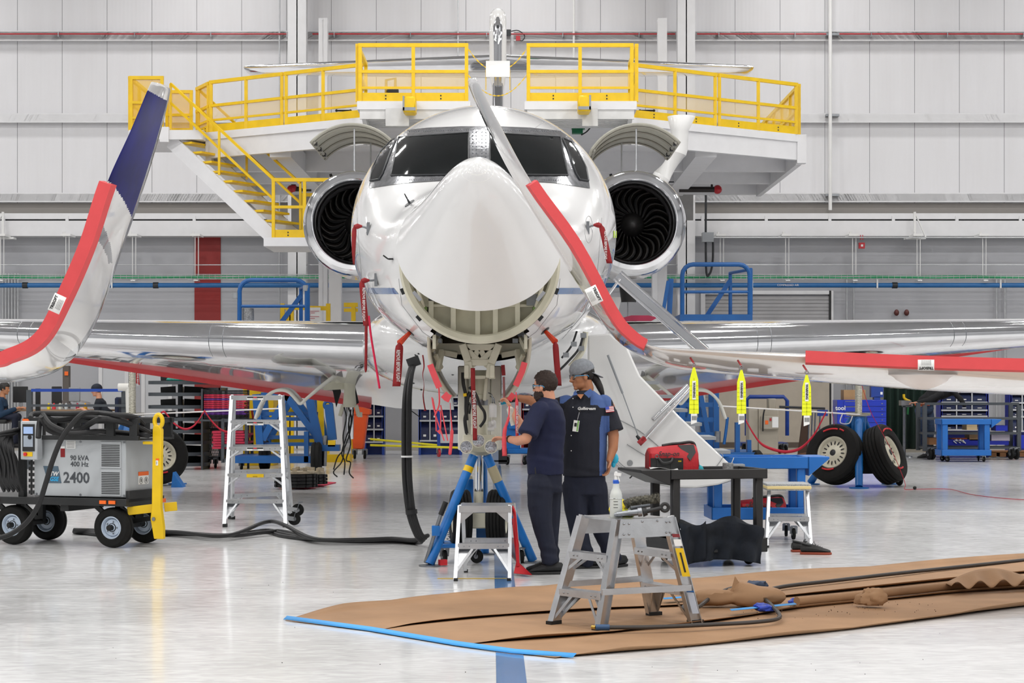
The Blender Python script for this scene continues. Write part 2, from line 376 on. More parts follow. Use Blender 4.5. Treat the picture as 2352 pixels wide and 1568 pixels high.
w.grid(lambda u,v:(x0+(x1-x0)*u,50.5+.06*sin(u*40),3.2*v),60,2); obj('curtain',w,label='dark green welding curtain hanging behind the bending worker',cat='curtain',solid=.01)
# wall odds and ends
w=MB(REDP); x=X_(1979,YW-.6); w.box((x,YW-.6,Z_(564,YW-.6)),(.16,.12,.16)); w.cyl((x-.03,YW-.6,Z_(555,YW)),(x-.03,YW-.6,5.85),.012); w.cyl((x+.03,YW-.6,Z_(555,YW)),(x+.03,YW-.6,5.85),.012)
w.use(WHITE).box((x,YW-.665,Z_(564,YW-.6)),(.06,.01,.06)); obj('alarm_beacon',w,label='small red fire alarm box under the crane beam',cat='alarm')
for px in (1972-1978+2064,2081): 
    w=MB(mat('rust_red','#5a2a26',.5)); Y=YW-.1; w.ball((X_(px,Y),Y-.08,Z_(718,Y)),(.07,.07,.09)); w.cyl((X_(px,Y),Y,Z_(718,Y)),(X_(px,Y),Y+.1,Z_(718,Y)),.04); obj('gong_bell',w,label='small dark red bell on the wall above the right wing, %s of two'%('left' if px<2070 else 'right'),cat='bell')
w=MB(GREY); x=X_(1625,50.6); w.bx(x-.14,x+.16,50.5,50.8,Z_(556,50.6),Z_(534,50.6)); w.use(DARK); w.tube(smoothpts([(x-.04,50.6,Z_(390,50.6)),(x-.04,50.6,Z_(610,50.6)),(x+.06,50.6,Z_(628,50.6)),(x+.14,50.6,Z_(600,50.6)),(x+.15,50.6,Z_(550,50.6))],6),.03); obj('junction_box',w,label='grey electrical box with a looped black cable by the right column',cat='junction box')
for i,px in enumerate((1945,1961,2289,2308)):
    z=Z_((640,640,628,640)[i],YW-.15); w=MB(PGAL); w.cyl((X_(px,YW-.15),YW-.15,0.05),(X_(px,YW-.15),YW-.15,z),.025); obj('wall_conduit',w,label='%s galvanised conduit to the right of the roller door'%ORD[i],cat='pipe',group='galvanised conduits on the right wall')
for i in range(6):
    px=6+i*7; w=MB(PGAL); w.cyl((X_(px,YW-.15),YW-.15,0.05),(X_(px,YW-.15),YW-.15,Z_(628,YW)),.022); obj('wall_conduit',w,label='%s galvanised conduit in the bundle at the left edge of the wall'%ORD[i],cat='pipe',group='conduit bundle at the left edge')
w=MB(DARK); x=X_(1168,YW-.4); Y=YW-.4; w.box((x,Y,Z_(75,Y)),(.14,.1,.16)); w.tube(smoothpts([(x+.07,Y,Z_(72,Y)),(X_(1190,Y),Y,Z_(70,Y)),(X_(1205,Y),Y,Z_(82,Y)),(X_(1200,Y),Y,Z_(93,Y)),(X_(1192,Y),Y,Z_(92,Y))],5),.014)
w.use(REDP).box((X_(1190,Y),Y,Z_(88,Y)),(.12,.1,.13)); obj('alarm_box',w,label='grey junction box and red alarm with looped cable right of the tail fin',cat='alarm')
# floor markings
w=MB(mat('blue_floor_paint','#4673a5',.25,coat=.4,var=.1,vs=6))
f=lambda Y:.11-.011*Y
w.add([(f(5)-.083,5,.003),(f(5)+.083,5,.003),(f(50)+.083,50,.003),(f(50)-.083,50,.003)],[(0,1,2,3)],False); obj('trim_blue_floor_line',w,kind='structure',fixn=False)
w=MB(mat('floor_joint_filler','#dcdcdc',.4,var=.15,vs=20)); w.bx(-29,29,24.58,24.62,.001,.003); w.bx(-29,29,15.0,15.015,.0005,.002); obj('trim_floor_joint',w,kind='structure')
w=MB(mat('far_floor','#a39c90',.3,var=.1)); w.bx(X_(1640,49),29,47.9,YW,.001,.004); w.bx(-29,X_(1180,49),49.4,YW,.001,.004); obj('floor_strip_back',w,kind='structure')
w=MB(YEL); w.bx(X_(1005,15.9),X_(1170,15.9),15.85,15.87,.002,.005); obj('trim_yellow_floor_tape',w,kind='structure')
# lights
E=bpy.data.objects
LM=mat('lamp_panel','#ffffff',.5,emit=1.0)
hous=None
for iy,y in enumerate((-22,-13,-4,5,14,23,32,41,48.5)):
    for ix,x in enumerate((-25,-16.7,-8.3,0,8.3,16.7,25)):
        la=bpy.data.lights.new('l','AREA'); la.shape='RECTANGLE'; la.size=1.6; la.size_y=.8; la.energy=LPOW*(.45 if y>45 else .8 if y>38 else 1.05 if y>-5 else .9); la.color=(1,.985,.965)
        lo=bpy.data.objects.new('high_bay_light',la); COL.objects.link(lo); lo.location=(x,y,14.6)
cam=bpy.data.cameras.new('camera'); co=bpy.data.objects.new('camera',cam); COL.objects.link(co); co.location=CAM; co.rotation_euler=(pi/2,0,0)
cam.sensor_width=36; cam.lens=36*F/2352; cam.shift_y=(HY-784)/2352; cam.clip_end=200
sc=bpy.context.scene; sc.camera=co
wd=bpy.data.worlds.new('w'); sc.world=wd; wd.use_nodes=True; wd.node_tree.nodes['Background'].inputs[0].default_value=(.8,.85,.9,1); wd.node_tree.nodes['Background'].inputs[1].default_value=.1
sc.view_settings.view_transform='Standard'; sc.view_settings.look='None'; sc.view_settings.gamma=1; sc.view_settings.exposure=EXPO
sc.cycles.use_denoising=True; sc.cycles.max_bounces=8; sc.cycles.diffuse_bounces=4; sc.cycles.glossy_bounces=5; sc.cycles.transparent_max_bounces=12; sc.cycles.sample_clamp_indirect=6; sc.cycles.caustics_reflective=False; sc.cycles.caustics_refractive=False
# ================= the business jet on jacks
XA=-.29
jet=thing('business_jet','white twin engine business jet on jacks with its nose cone open, facing the camera','aircraft',(XA,17.3,0))
ST=[(16.80,3.455,2.010,.722,2.73),(17.00,3.49,1.935,.84,2.76),(17.3,3.525,1.90,.965,2.80),(17.6,3.66,1.885,1.075,2.88),(17.9,3.92,1.88,1.165,2.98),(18.2,4.14,1.88,1.235,3.06),(18.6,4.34,1.88,1.30,3.14),(19.1,4.49,1.88,1.355,3.20),(19.8,4.60,1.88,1.385,3.24),(21,4.66,1.88,1.39,3.26),(30,4.66,1.88,1.39,3.26),(34,4.66,2.05,1.33,3.35),(37,4.66,2.6,1.05,3.65),(40,4.66,3.4,.6,4.0),(42.5,4.6,4.0,.2,4.3)]
def sect(Y,n=96):
    for a,b in zip(ST,ST[1:]):
        if a[0]<=Y<=b[0]: break
    t=(Y-a[0])/(b[0]-a[0]); zt,zb,hw,zm=[a[i]+(b[i]-a[i])*t for i in (1,2,3,4)]
    r=[]
    # flattened windscreen slope: sharper crown above between 17.3 and 18.6
    for k in range(n):
        an=2*pi*k/n; c,s=cos(an),sin(an); e=1.0
        z=zm+(zt-zm if s>0 else zm-zb)*s; r.append(V((XA+hw*c,Y,z)))
    return r
def ysm(Y): return Y
def fus_rings():
    # smooth the station values with Catmull-Rom so the body has no creases
    pts=[V((a[1],a[2],a[3])) for a in ST]; zm=[a[4] for a in ST]; out=[]
    for i in range(len(ST)-1):
        m=6 if i<10 else 4
        for k in range(m):
            t=k/m; j=lambda q:max(0,min(len(ST)-1,q))
            def cr(f):
                y0,y1,y2,y3=ST[j(i-1)][0],ST[i][0],ST[i+1][0],ST[j(i+2)][0]; v0,v1,v2,v3=f(j(i-1)),f(i),f(i+1),f(j(i+2)); h=y2-y1
                d1=(v2-v0)/(y2-y0) if y2!=y0 else 0; d2=(v3-v1)/(y3-y1) if y3!=y1 else 0
                if i==0: d1=(v2-v1)/h
                return (2*t**3-3*t*t+1)*v1+(t**3-2*t*t+t)*h*d1+(-2*t**3+3*t*t)*v2+(t**3-t*t)*h*d2
            Y=ST[i][0]+(ST[i+1][0]-ST[i][0])*t; zt,zb,hw,zz=[cr(lambda q,c=c:ST[q][c]) for c in (1,2,3,4)]
            out.append([V((XA+hw*cos(2*pi*q/120),Y,zz+((zt-zz) if sin(2*pi*q/120)>0 else (zz-zb))*sin(2*pi*q/120))) for q in range(120)])
    out.append([V((XA+.2*cos(2*pi*q/120),42.5,4.3+.3*sin(2*pi*q/120))) for q in range(120)])
    return out
fr=fus_rings(); fb=MB(GLOSS); fb.loft(fr,True,False)
FB=bvh_of(fb)
def baycut(c): return c.z<2.3 and abs(c.x-XA)<.43 and c.y<18.7
keep=[i for i,f in enumerate(fb.f) if not baycut(sum((fb.v[q] for q in f),V((0,0,0)))/len(f))]
fb.f=[fb.f[i] for i in keep]; fb.fm=[fb.fm[i] for i in keep]; fb.sm=[fb.sm[i] for i in keep]
fb.add(fr[-1],[list(range(120))],False)
fus=obj('fuselage',fb,jet,fixn=True)
# bulkhead, ring, ribs
def ringpt(a,r,Y): return V((XA+r*cos(a),Y,2.733+r*sin(a)))
b=MB(CREAM)
b.loft([[ringpt(2*pi*k/72,r,Y) for k in range(72)] for r,Y in ((.722,16.8),(.722,16.76),(.70,16.745),(.655,16.76),(.64,16.80),(.64,16.98))],True,False)
b.add([ringpt(2*pi*k/72,.66,16.99) for k in range(72)],[list(range(72))],False)
for x in (-.44,-.24,.0-.02,.14,.34,.5):
    zz=sqrt(max(.01,.66**2-x*x)); b.bx(XA+x-.022,XA+x+.022,16.88,16.99,2.733-zz,2.9)
for z in (2.36,2.62): h=sqrt(.66**2-(2.733-z)**2); b.bx(XA-h,XA+h,16.9,16.99,z-.012,z+.012)
b.use(STEEL).bx(XA+.42,XA+.62,16.84,16.9,2.36,2.46); b.use(DARK); b.bx(XA-.46,XA-.36,16.8,16.86,2.4,2.42)
blk=obj('nose_bulkhead',b,jet,ang=30)
for a in (200,222,240,300,318,340):
    w=MB(DARK); p=ringpt(R(a),.735,16.78); w.box(p,(.055,.03,.03),Matrix.Rotation(-R(a+90),3,'Y')); obj('latch',w,jet)
# radome, hinged up
hz,hy,th=3.455,16.8,R(35); RR=.722; L=1.07
base=V((XA,hy-sin(th)*RR,hz-cos(th)*RR)); ax=V((0,-cos(th),sin(th))); upd=V((0,sin(th),cos(th)))
def rp(t,a,sc=1):
    # t 0 base .. 1 tip
    r=RR*((1-t)**.70*(1-.10*sin(pi*t)))*sc if t<1 else 0
    return base+ax*(L*(1-(1-t)**1.12))+V((1,0,0))*r*cos(a)*1.0+upd*r*sin(a)
b=MB(GLOSS); n=26; rings=[[rp(1-(1-i/n)**1.6 if i<n else .9995,2*pi*k/72) for k in range(72)] for i in range(n+1)]
b.loft(rings,True,False); b.add(rings[-1],[list(range(72))])
b.use(CREAM); b.loft([[rp(0,2*pi*k/72) for k in range(72)],[rp(0,2*pi*k/72,.97) for k in range(72)],[rp(.5,2*pi*k/72,.94) for k in range(72)],[rp(.9,2*pi*k/72,.9) for k in range(72)]],True,False)
rad=obj('nose_cone',b,jet)
tipb=MB(mat('tip_cap_grey','#dcdcda',.3,coat=.6)); tipb.loft([[rp(1-(1-t)**1.6,2*pi*k/48,1.004) for k in range(48)] for t in (.76,.84,.92,.97,.995)],True,False)
obj('tip_cap',tipb,rad)
# stays and locks between the ring and the cone
for sx in (-1,1):
    w=MB(CREAM); w.cyl((XA+sx*.50,16.86,2.33),(XA+sx*.62,16.6,2.72),.016); w.use(STEEL); w.cyl((XA+sx*.62,16.62,2.7),(XA+sx*.64,16.45,2.86),.013); w.use(mat('green_fitting','#6f8a4a',.5)).ball((XA+sx*.50,16.86,2.33),.028,8,6); obj('stay_rod',w,jet)
    w=MB(CHROME); a=P(1100+sx*148-sx*6,680,16.2); w.box(a,(.10,.02,.03),Matrix.Rotation(sx*R(-50),3,'Y')); obj('lock_pin',w,jet)
# nose gear bay interior
BAYM=mat('bay_interior','#3b3022',.7,var=.5,vs=6)
w=MB(BAYM); 
x0,x1=XA-.43,XA+.43; y0,y1,z0,z1=17.02,18.68,1.99,2.35
w.add([(x0,y0,z0),(x0,y1,z0),(x0,y1,z1),(x0,y0,z1),(x1,y0,z0),(x1,y1,z0),(x1,y1,z1),(x1,y0,z1)],[(0,1,2,3),(4,5,6,7),(1,2,6,5),(3,2,6,7)],False)
w.use(CREAM)
for sx in (-1,1):
    w.bx(XA+sx*.16,XA+sx*.42,17.35,17.42,1.93,2.03); w.bx(XA+sx*.40,XA+sx*.43,16.95,18.6,1.97,2.1)
    for k in range(5): w.tube(smoothpts([(XA+sx*(.18+.05*k),17.1,2.35),(XA+sx*(.2+.05*k),17.25,2.1+.05*(k%2)),(XA+sx*(.25+.04*k),17.6,2.2)],4),.008,5)
w.use(STEEL)
for k in range(8): w.box((XA+(-.38+.1*k if k<4 else .05+.09*(k-3)),17.2,2.05+.05*(k%3)),(.05,.08,.04))
obj('gear_bay',w,jet,fixn=False)
# ---- windscreen frame + panes, laid on the body
def L2(*a): return list(a)
fm=MB(mat('brushed_window_surround','#d0d2d6',.13,1,var=.25,vs=18,bump=.15,bs=25))
left=[(848,433),(853,395),(867,352),(890,318),(917,301),(985,294),(1060,291),(1098,291),(1098,418),(1010,416),(925,421)]
mir=lambda pl,c=1101:[(2*c-x,y) for x,y in pl]
patch(fm,FB,left,.006,11)
frm=obj('window_frame',fm,jet,fixn=False,label='polished metal windscreen surround'); fm2=MB(fm.mats[0]); patch(fm2,FB,mir(left),.006,11); obj('window_frame',fm2,jet,fixn=False,label='polished metal windscreen surround'); fm2=MB(fm.mats[0]); patch(fm2,FB,[(1097,291),(1105,291),(1105,418),(1097,418)],.0065,8); obj('window_post',fm2,jet,fixn=False)
WG=mat('windscreen_glass','#0b0f10',.05,coat=0,spec=.35,var=.3); 
panes=[[(917,317),(1077,307),(1077,403),(899,404)],[(873,354),(890,329),(911,319),(899,347),(880,400),(872,413),(852,416),(857,387)]]
for pl in panes+[mir(p) for p in panes]:
    g=MB(WG); patch(g,FB,pl,.012,9); pn=obj('window_pane',g,jet,fixn=False)
    g=MB(DARK); q=[]
    pts=[]
    for i in range(len(pl)):
        a,c=pl[i],pl[(i+1)%len(pl)]
        for k in range(6): pts.append((a[0]+(c[0]-a[0])*k/6,a[1]+(c[1]-a[1])*k/6))
    hs=[hit(FB,*p) for p in pts]; hs=[h[0]+h[1]*.012 for h in hs if h]
    g.tube(hs,.009,5,closed=True); obj('window_seal',g,pn)
RIV=MB(mat('rivet_dark','#6e7075',.4,.6))
for i in range(13):
    for px in (1086,1094,1107,1116): 
        h=hit(FB,px,305+i*8); 
        if h: RIV.ball(h[0]+h[1]*.007,.0065,6,4)
for i in range(34):
    for sgn in (-1,1):
        for yy in (299,411):
            px=1101+sgn*(14+i*(5.2)); h=hit(FB,px,yy+abs(px-1101)*.02)
            if h: RIV.ball(h[0]+h[1]*.007,.005,6,4)
obj('rivets',RIV,frm,kind='stuff')
# ---- livery stripes, panel lines, tape
NAVY=mat('livery_blue','#2f5f96',.2,coat=1,var=.05); LSIL=mat('livery_grey','#8e979d',.25,.3,coat=.6); LLB=mat('livery_light_blue','#9fb3c4',.2,coat=1)
for pl,m in (([(823,661),(905,661),(916,675),(815,675)],NAVY),([(1283,661),(1296,661),(1400,661),(1396,675),(1274,675)],NAVY),([(806,632),(833,632),(843,648),(810,648)],LSIL),([(1365,632),(1408,632),(1404,648),(1372,648)],LSIL),([(806,600),(814,600),(820,632),(808,632)],LLB)):
    g=MB(m); patch(g,FB,pl,.003,10); obj('livery_stripe',g,fus,fixn=False)
seam=MB(mat('panel_seam','#8b8c8e',.5))
def seamline(pts,bv=None,r=.0022,mb=None,off=.001):
    out=[]
    for a,c in zip(pts,pts[1:]):
        n=max(2,int((V(a)-V(c)).length/7)) if len(a)==3 else max(2,int(math.hypot(a[0]-c[0],a[1]-c[1])/7))
        for k in range(n):
            h=hit(bv or FB,a[0]+(c[0]-a[0])*k/n,a[1]+(c[1]-a[1])*k/n)
            if h: out.append(h[0]+h[1]*off)
    if len(out)>2: (mb or seam).tube(out,r,4)
for s_ in (1,-1):
    c=1101
    seamline([(c-s_*255,512),(c-s_*257,526),(c-s_*262,545)]); seamline([(c-s_*185,640),(c-s_*178,700),(c-s_*130,762),(c-s_*90,790)])
    seamline([(c-s_*281,500),(c-s_*270,640),(c-s_*240,720),(c-s_*180,790),(c-s_*115,832)])
    seamline([(c-s_*120,300),(c-s_*160,270),(c-s_*170,240)])
e=[(1352+9*cos(2*pi*k/20),527+31*sin(2*pi*k/20)) for k in range(21)]; seamline(e)
obj('panel_seams',seam,fus)
# pitot probes with covers and streamers
def streamer(root_parent,name,p,length,w,lean=0,tw=0,text=None,m=REDFAB,label=None,curl=.0,cat='streamer',top=True,tsz=None,yaw=0,sway=.02):
    """hanging flat ribbon; p world top"""
    mb=MB(m); n=14; p=V(p); c,s=cos(yaw),sin(yaw)
    def q(u,v):
        z=-length*v; x=(u-.5)*w*(min(1,.25+v*9) if top else 1)+lean*v*length+sway*sin(v*5+p.x*7)*w; t=tw*v
        y=(u-.5)*w*sin(t)+curl*sin(v*7); x2=x*cos(t*.5)
        return p+V((x2*c,x2*s+y,z))
    mb.grid(lambda v,u:q(u,v),n,2)
    o=obj(name,mb,root_parent,label=label,cat=cat if not root_parent else None,solid=.003)
    if text:
        sz=tsz or w*.62; mid=p+V((lean*length*.5*c,lean*length*.5*s-.012,-length*.53))
        txt(text,sz,mid,WHITE,o,'lettering',face=(s,-c,0),up=(-c,-s,-.0) if False else (c,s,0),ext=.0006,bold=.0006,sx=min(1.2,length*.82/(len(text)*sz*.62)))
    return o
def upx(): pass
RBF='REMOVE BEFORE FLIGHT'
def probe(px,py,dx):
    h=hit(FB,px,py); q,n=h; w=MB(STEEL); w.box(q+n*.01,(.03,.03,.12)); w.tube([q,q+n*.05,q+n*.06+V((dx*.03,-.05,0))],.010,8); o=obj('probe',w,jet)
    return q+n*.06+V((dx*.03,-.05,0))
for px,py,dx,ln,tx,ww in ((848,526,-1,.40,None,.05),(866,642,-1,.46,RBF,.062),(1348,524,1,.40,RBF,.065)):
    t=probe(px,py,dx); w=MB(REDFAB); w.tube([t-V((dx*.02,0,0)),t+V((dx*.02,-.01,0)),t+V((dx*.05,-.02,-.01))],[.010,.026,.022],8)
    cv=obj('probe_cover',w,None,label={848:'red pitot probe cover on the upper left of the nose',866:'red pitot probe cover above the left blue stripe of the nose',1348:'red pitot probe cover on the right side of the nose'}[px],cat='probe cover')
    streamer(None,'remove_before_flight_streamer',t+V((dx*.05,-.03,0)),ln-.04,ww*.85,lean={848:-.04,866:.10,1348:.22}[px],text=tx,label={848:'narrow twisted red ribbon hanging from the upper left probe of the nose',866:'red REMOVE BEFORE FLIGHT ribbon hanging over the left blue stripe of the nose',1348:'red REMOVE BEFORE FLIGHT ribbon leaning on the right side of the nose near the engine'}[px],tw=2.5 if px==848 else 0)
h=hit(FB,941,467); w=MB(DARK); 
w.lathe([(0,.006),(.05,.006),(.055,0)],h[0],h[1],16); w.tube([h[0],h[0]+h[1]*.05+V((-.02,0,.05))],[.012,.005],6); obj('ice_detector',w,jet)
h=hit(FB,902,595); w=MB(DARK); w.tube([h[0],h[0]+h[1]*.05,h[0]+h[1]*.05+V((-.04,-.02,.03))],.007,6); w.box(h[0]+h[1]*.02,(.04,.03,.015)); obj('vane_sensor',w,jet)
# underside vane covers, orange red
for px,py,sx,lab,ln,wd,le in ((942,763,-1,'left',.40,.075,-.07),(1252,760,1,'right',.40,.055,.08)):
    h=hit(FB,px,py); q=h[0]; w=MB(mat('orange_red_sleeve','#c73a14',.5,var=.2)); e=q+V((sx*.09*1,-.12,-.10)); w.tube([q,q+(e-q)*.5,e],[.018,.024,.03],8); w.use(DARK).lathe([(0,.004),(.045,.003),(.05,0)],q,h[1],16)
    obj('vane_cover',w,None,label='orange red vane cover on the %s underside of the nose'%lab,cat='probe cover')
    streamer(None,'remove_before_flight_streamer',e,ln,wd,lean=le,text=RBF if sx<0 else None,label=('red REMOVE BEFORE FLIGHT ribbon hanging under the left belly of the nose' if sx<0 else 'plain dark red ribbon hanging above the bearded worker\'s head'),tw=0 if sx<0 else .6)
# green masking tape at the door edge
GT=mat('green_tape','#bfe04a',.6)
for k,(a,b_,c_,d_) in enumerate(((1412,506,1421,580),(1408,596,1414,648))):
    g=MB(GT); patch(g,FB,[(a-3,b_),(a+4,b_),(a+3,d_),(a-4,d_)],.004,8); 
    if g.f: obj('masking_tape',g,fus,fixn=False,label='yellow green masking tape')
# ---- wings
def wing_sec(u,n=22):
    yl=22.6+.62*u; zl=2.14+(u-1.48)*.046; yt=28.6+.22*u; zt=1.46+(u-2.43)*.147 if u>1.2 else 1.30; T=(.36-.022*(u-1.5)); c=yt-yl; r=[]
    ts=[.5*(1-cos(pi*k/n)) for k in range(n+1)]
    def th(t): return T*2.0*(1.4845*sqrt(t)-.63*t-1.758*t*t+1.4215*t**3-.5075*t**4)
    up=[(t,zl+(zt-zl)*t**1.9+th(t)*1.15) for t in ts]; lo=[(t,zl+(zt-zl)*t**1.9-th(t)*.85) for t in ts]
    prof=up[::-1]+lo[1:]
    return [(t,yl+c*t,z) for t,z in prof]
US=[.6,1.0,1.5,2,2.6,3.3,4.2,5.2,6.3,7.5,9,10.6,12.2,13.2]
for sx in (-1,1):
    w=MB(GLOSS); w.use(CHROME); w.use(GLOSS); rings=[];s0=wing_sec(2)
    for u in US: rings.append([V((XA+sx*u,y,z)) for t,y,z in wing_sec(u)])
    n=len(rings[0]); ts=[t for t,_,_ in s0]
    w.loft(rings,True,True,True,lambda i,j:1 if (j<n-1 and max(ts[j],ts[j+1])<.13) else 0)
    wn=obj('wing',w,jet,label='swept %s wing with polished leading edge'%('left hand' if sx<0 else 'right hand'),ang=50)
    # slat seams, TE foam
    w=MB(STEEL)
    for u in (3.55,3.75,6.6,6.8):
        sec=[V((XA+sx*u,y-.004,z)) for t,y,z in wing_sec(u) if t<.09]; w.tube(sec,.003,4)
    obj('panel_seams',w,wn)
    w=MB(FOAM); rr=[]
    for u in (1.9,2.6,3.6,5,6.5,8,10,12):
        s_=wing_sec(u); y,z=s_[0][1],s_[0][2]; rr.append([V((XA+sx*u,y+a,z+b)) for a,b in ((.10,.075),(-.16,.085),(-.16,-.075),(.10,-.065))])
    w.loft(rr,True,True,False); obj('trailing_edge_foam',w,None,label='red foam edge guard along the trailing edge of the jet\'s %s wing'%('left' if sx<0 else 'right'),cat='edge guard')
    # winglet
# belly fairing
def fair(Y,z0,z1,hw,p=2.4):
    r=[]
    for k in range(64):
        a=2*pi*k/64; c,s=cos(a),sin(a); r.append(V((XA+hw*abs(c)**(2/p)*(1 if c>0 else -1),Y,(z0+z1)/2+(z1-z0)/2*abs(s)**(2/p)*(1 if s>0 else -1))))
    return r
fa=MB(GLOSS); fa.loft([fair(*a) for a in ((20.4,1.95,2.3,.5),(20.8,1.82,2.45,1.0),(21.4,1.70,2.6,1.3),(22.2,1.60,2.7,1.48),(23.2,1.54,2.75,1.57),(24.2,1.52,2.75,1.60),(27,1.52,2.7,1.6),(30,1.6,2.6,1.4),(33,1.9,2.5,.8))],True,True)
FAB=bvh_of(fa); fo=obj('belly_fairing',fa,jet)
h=hit(FAB,880,872)
if h:
    w=MB(mat('lens_grey','#9c9c99',.15,.3,coat=1)); patch(w,FAB,[(880+17*cos(2*pi*k/20)*.95,869+14*sin(2*pi*k/20)) for k in range(20)],.006,7); obj('landing_light',w,fo,fixn=False)
w=MB(DARK)
for px,py in ((955,815),(957,821),(962,812),(918,870),(1000,872),(1040,860),(968,895),(930,900),(950,880)):
    h=hit(FAB,px,py)
    if h: w.ball(h[0],(.016,.006,.01),6,4)
obj('vents',w,fo)
# ---- engines
NAC=mat('nacelle_white','#e6e6e4',.25,coat=.8); FAN=mat('fan_blade','#23201e',.42,.6,var=.2); LIP=CHROME
for sx in (-1,1):
    cx=XA+sx*2.32; cz=4.38; Y0=31.0
    eng=MB(NAC); o=(cx,Y0,cz); A=(0,1,0)
    prof=[(.66,.55),(.655,.35),(.625,.2),(.66,.06),(.72,.0),(.79,.02),(.845,.10),(.88,.28)]
    eng.lathe([(.88,.28),(.892,.5),(.895,1.0),(.88,1.6),(.80,2.9),(.68,4.0),(.58,4.4),(.5,4.4),(.5,3.2),(.63,3.0)],o,A,64)
    en=obj('engine_nacelle',eng,jet)
    w=MB(LIP); w.lathe(prof[2:],o,A,72); obj('inlet_lip',w,en,label='polished engine inlet lip')
    w=MB(mat('inlet_liner','#3a3a3c',.4)); w.lathe([(.625,.2),(.62,.35),(.63,.7),(.64,1.2)],o,A,64); w.lathe([(.0,1.2),(.64,1.2)],o,A,32); obj('inlet_liner',w,en)
    for k in range(24):
        w=MB(FAN); a0=2*pi*k/24
        def bp(u,v):
            r=.20+.425*u; a=a0+.33*sin(u*2.6)-.25*u*u+.16*(v-.5)*(1.1); return V((cx+r*cos(a),Y0+.62+(v-.5)*-.16+.05*sin(u*3),cz+r*sin(a)))
        w.grid(bp,9,3); obj('fan_blade',w,en,solid=.008)
    w=MB(mat('spinner','#171616',.35)); w.lathe([(.001,.30),(.05,.33),(.12,.42),(.2,.56),(.21,.7)],o,A,32); obj('spinner',w,en)
    w=MB(NAC); w.loft([[V((XA+sx*1.2,Y0+2.4+dy,4.25+dz)) for dy,dz in ((-1.2,0),(0,.12),(1.4,0),(0,-.12))],[V((cx-sx*.75,Y0+2.4+dy,4.4+dz)) for dy,dz in ((-1.2,0),(0,.12),(1.4,0),(0,-.12))]],True,True); obj('pylon',w,en)
    # livery band on the lip side
    w=MB(mat('nacelle_blue','#5d7f9f',.15,.4,coat=1,var=.2)); 
    for k in range(6):
        a=R(-20-12*k) if sx>0 else R(200+12*k); w.lathe([(.864,.3),(.876,.46)],o,A,4,a0=-a-pi/2 if False else 0,a1=.01) if False else None
        x_,u_=frame(A)
        pts=[V(o)+V((cos(a+d)*(r),h,sin(a+d)*(r))) for d,r,h in ((-.06,.866,.26),(.06,.866,.26),(.06,.88,.5),(-.06,.88,.5))]
        w.add(pts,[(0,1,2,3)])
    obj('livery_band',w,en,fixn=False)
    # open cowl door above
    w=MB(mat('cowl_inside','#969489',.45,var=.1)); cc=V((cx+sx*(-.02),0,cz+.55)); 
    def cw(u,v,r=.95): a=R(41+109*u) if sx>0 else R(30+109*u); return V((XA+sx*2.47+r*cos(a),32.3+2.2*v,5.23+r*sin(a)))
    w.grid(lambda u,v:cw(u,v),24,4); cl=obj('cowl_door',w,jet,solid=.05,label='open engine cowl door')
    w=MB(mat('cowl_rib','#848178',.45))
    for v in (0.02,.33,.66,.98): w.tube([cw(i/24,v,.915) for i in range(25)],.022,4)
    for u in (.03,.97): w.tube([cw(u,j/4,.91) for j in range(5)],.03,4)
    w.use(BLACK)
    for v in (.05,.4,.75): p=cw(.03 if sx>0 else .97,v,.90); w.box(p,(.06,.12,.06))
    obj('cowl_rib',w,cl)
    w=MB(ALU); w.cyl((XA+sx*2.44,32.4,cz+.8),(XA+sx*2.44,32.4,6.12),.016); w.cyl((XA+sx*2.3,34.3,cz+.6),(XA+sx*2.3,34.3,6.12),.014); obj('cowl_strut',w,jet)
# ---- tail
w=MB(GLOSS)
def finr(z,y0,y1,t): return [V((XA+t*sin(2*pi*k/24)*(1-.35*cos(2*pi*k/24)*-1)/1.2,(y0+y1)/2-(y1-y0)/2*cos(2*pi*k/24),z)) for k in range(24)]
w.loft([finr(4.2,35.5,42.8,.2),finr(6,37,43,.17),finr(8.2,38.6,43.2,.15)],True,True); obj('vertical_fin',w,jet)
w=MB(mat('fin_leading_edge','#c0c2c6',.1,1)); w.tube([(XA,35.55,4.6),(XA,37,6.1),(XA,38.65,8.25)],.11,12); obj('fin_leading_edge',w,jet)
w=MB(GLOSS)
def tb(z,f,l): return [V((XA+.178*f*cos(2*pi*k/32),38.2+.178+ (sin(2*pi*k/32)*.178*f if sin(2*pi*k/32)<0 else sin(2*pi*k/32)*l),z)) for k in range(32)]
w.loft([tb(7.7,.55,2),tb(8.0,.9,2.6),tb(8.2,1,3),tb(9.12,1,3),tb(9.24,.96,2.9),tb(9.33,.8,2.7),tb(9.39,.5,2.4),tb(9.41,.15,2)],True,True); bl=obj('tail_bullet',w,jet)
w=MB(CHROME); w.tube([(XA,38.22,9.2),(XA,38.16,9.0),(XA,38.19,8.6),(XA,38.22,7.8)],[.03,.10,.085,.08],16); obj('bullet_leading_edge',w,bl,label='polished metal strip')
w=MB(DARK); w.box((XA,38.07,8.98),(.05,.04,.06)); obj('tail_camera',w,bl)
w=MB(GLOSS); w.use(CHROME)
for sx in (-1,1):
    rr=[]
    for u in (0,.3,1,2,3.5,5,5.45,5.58):
        yl=38.6+.42*u; c=2.6-.26*u; z=8.46+.035*u; T=.16-.012*u if u<5.5 else .03
        pr=[(t,sg*T*(2.2*sqrt(t)*(1-t)+.02)) for sg,tt in ((1,(1,.6,.3,.12,.04,.01,0)),(-1,(.01,.04,.12,.3,.6,1))) for t in tt]
        rr.append([V((XA+sx*u,yl+c*t,z+zz)) for t,zz in pr])
    w.loft(rr,True,True,True,lambda i,j:1 if 2<=j<=9 else 0)
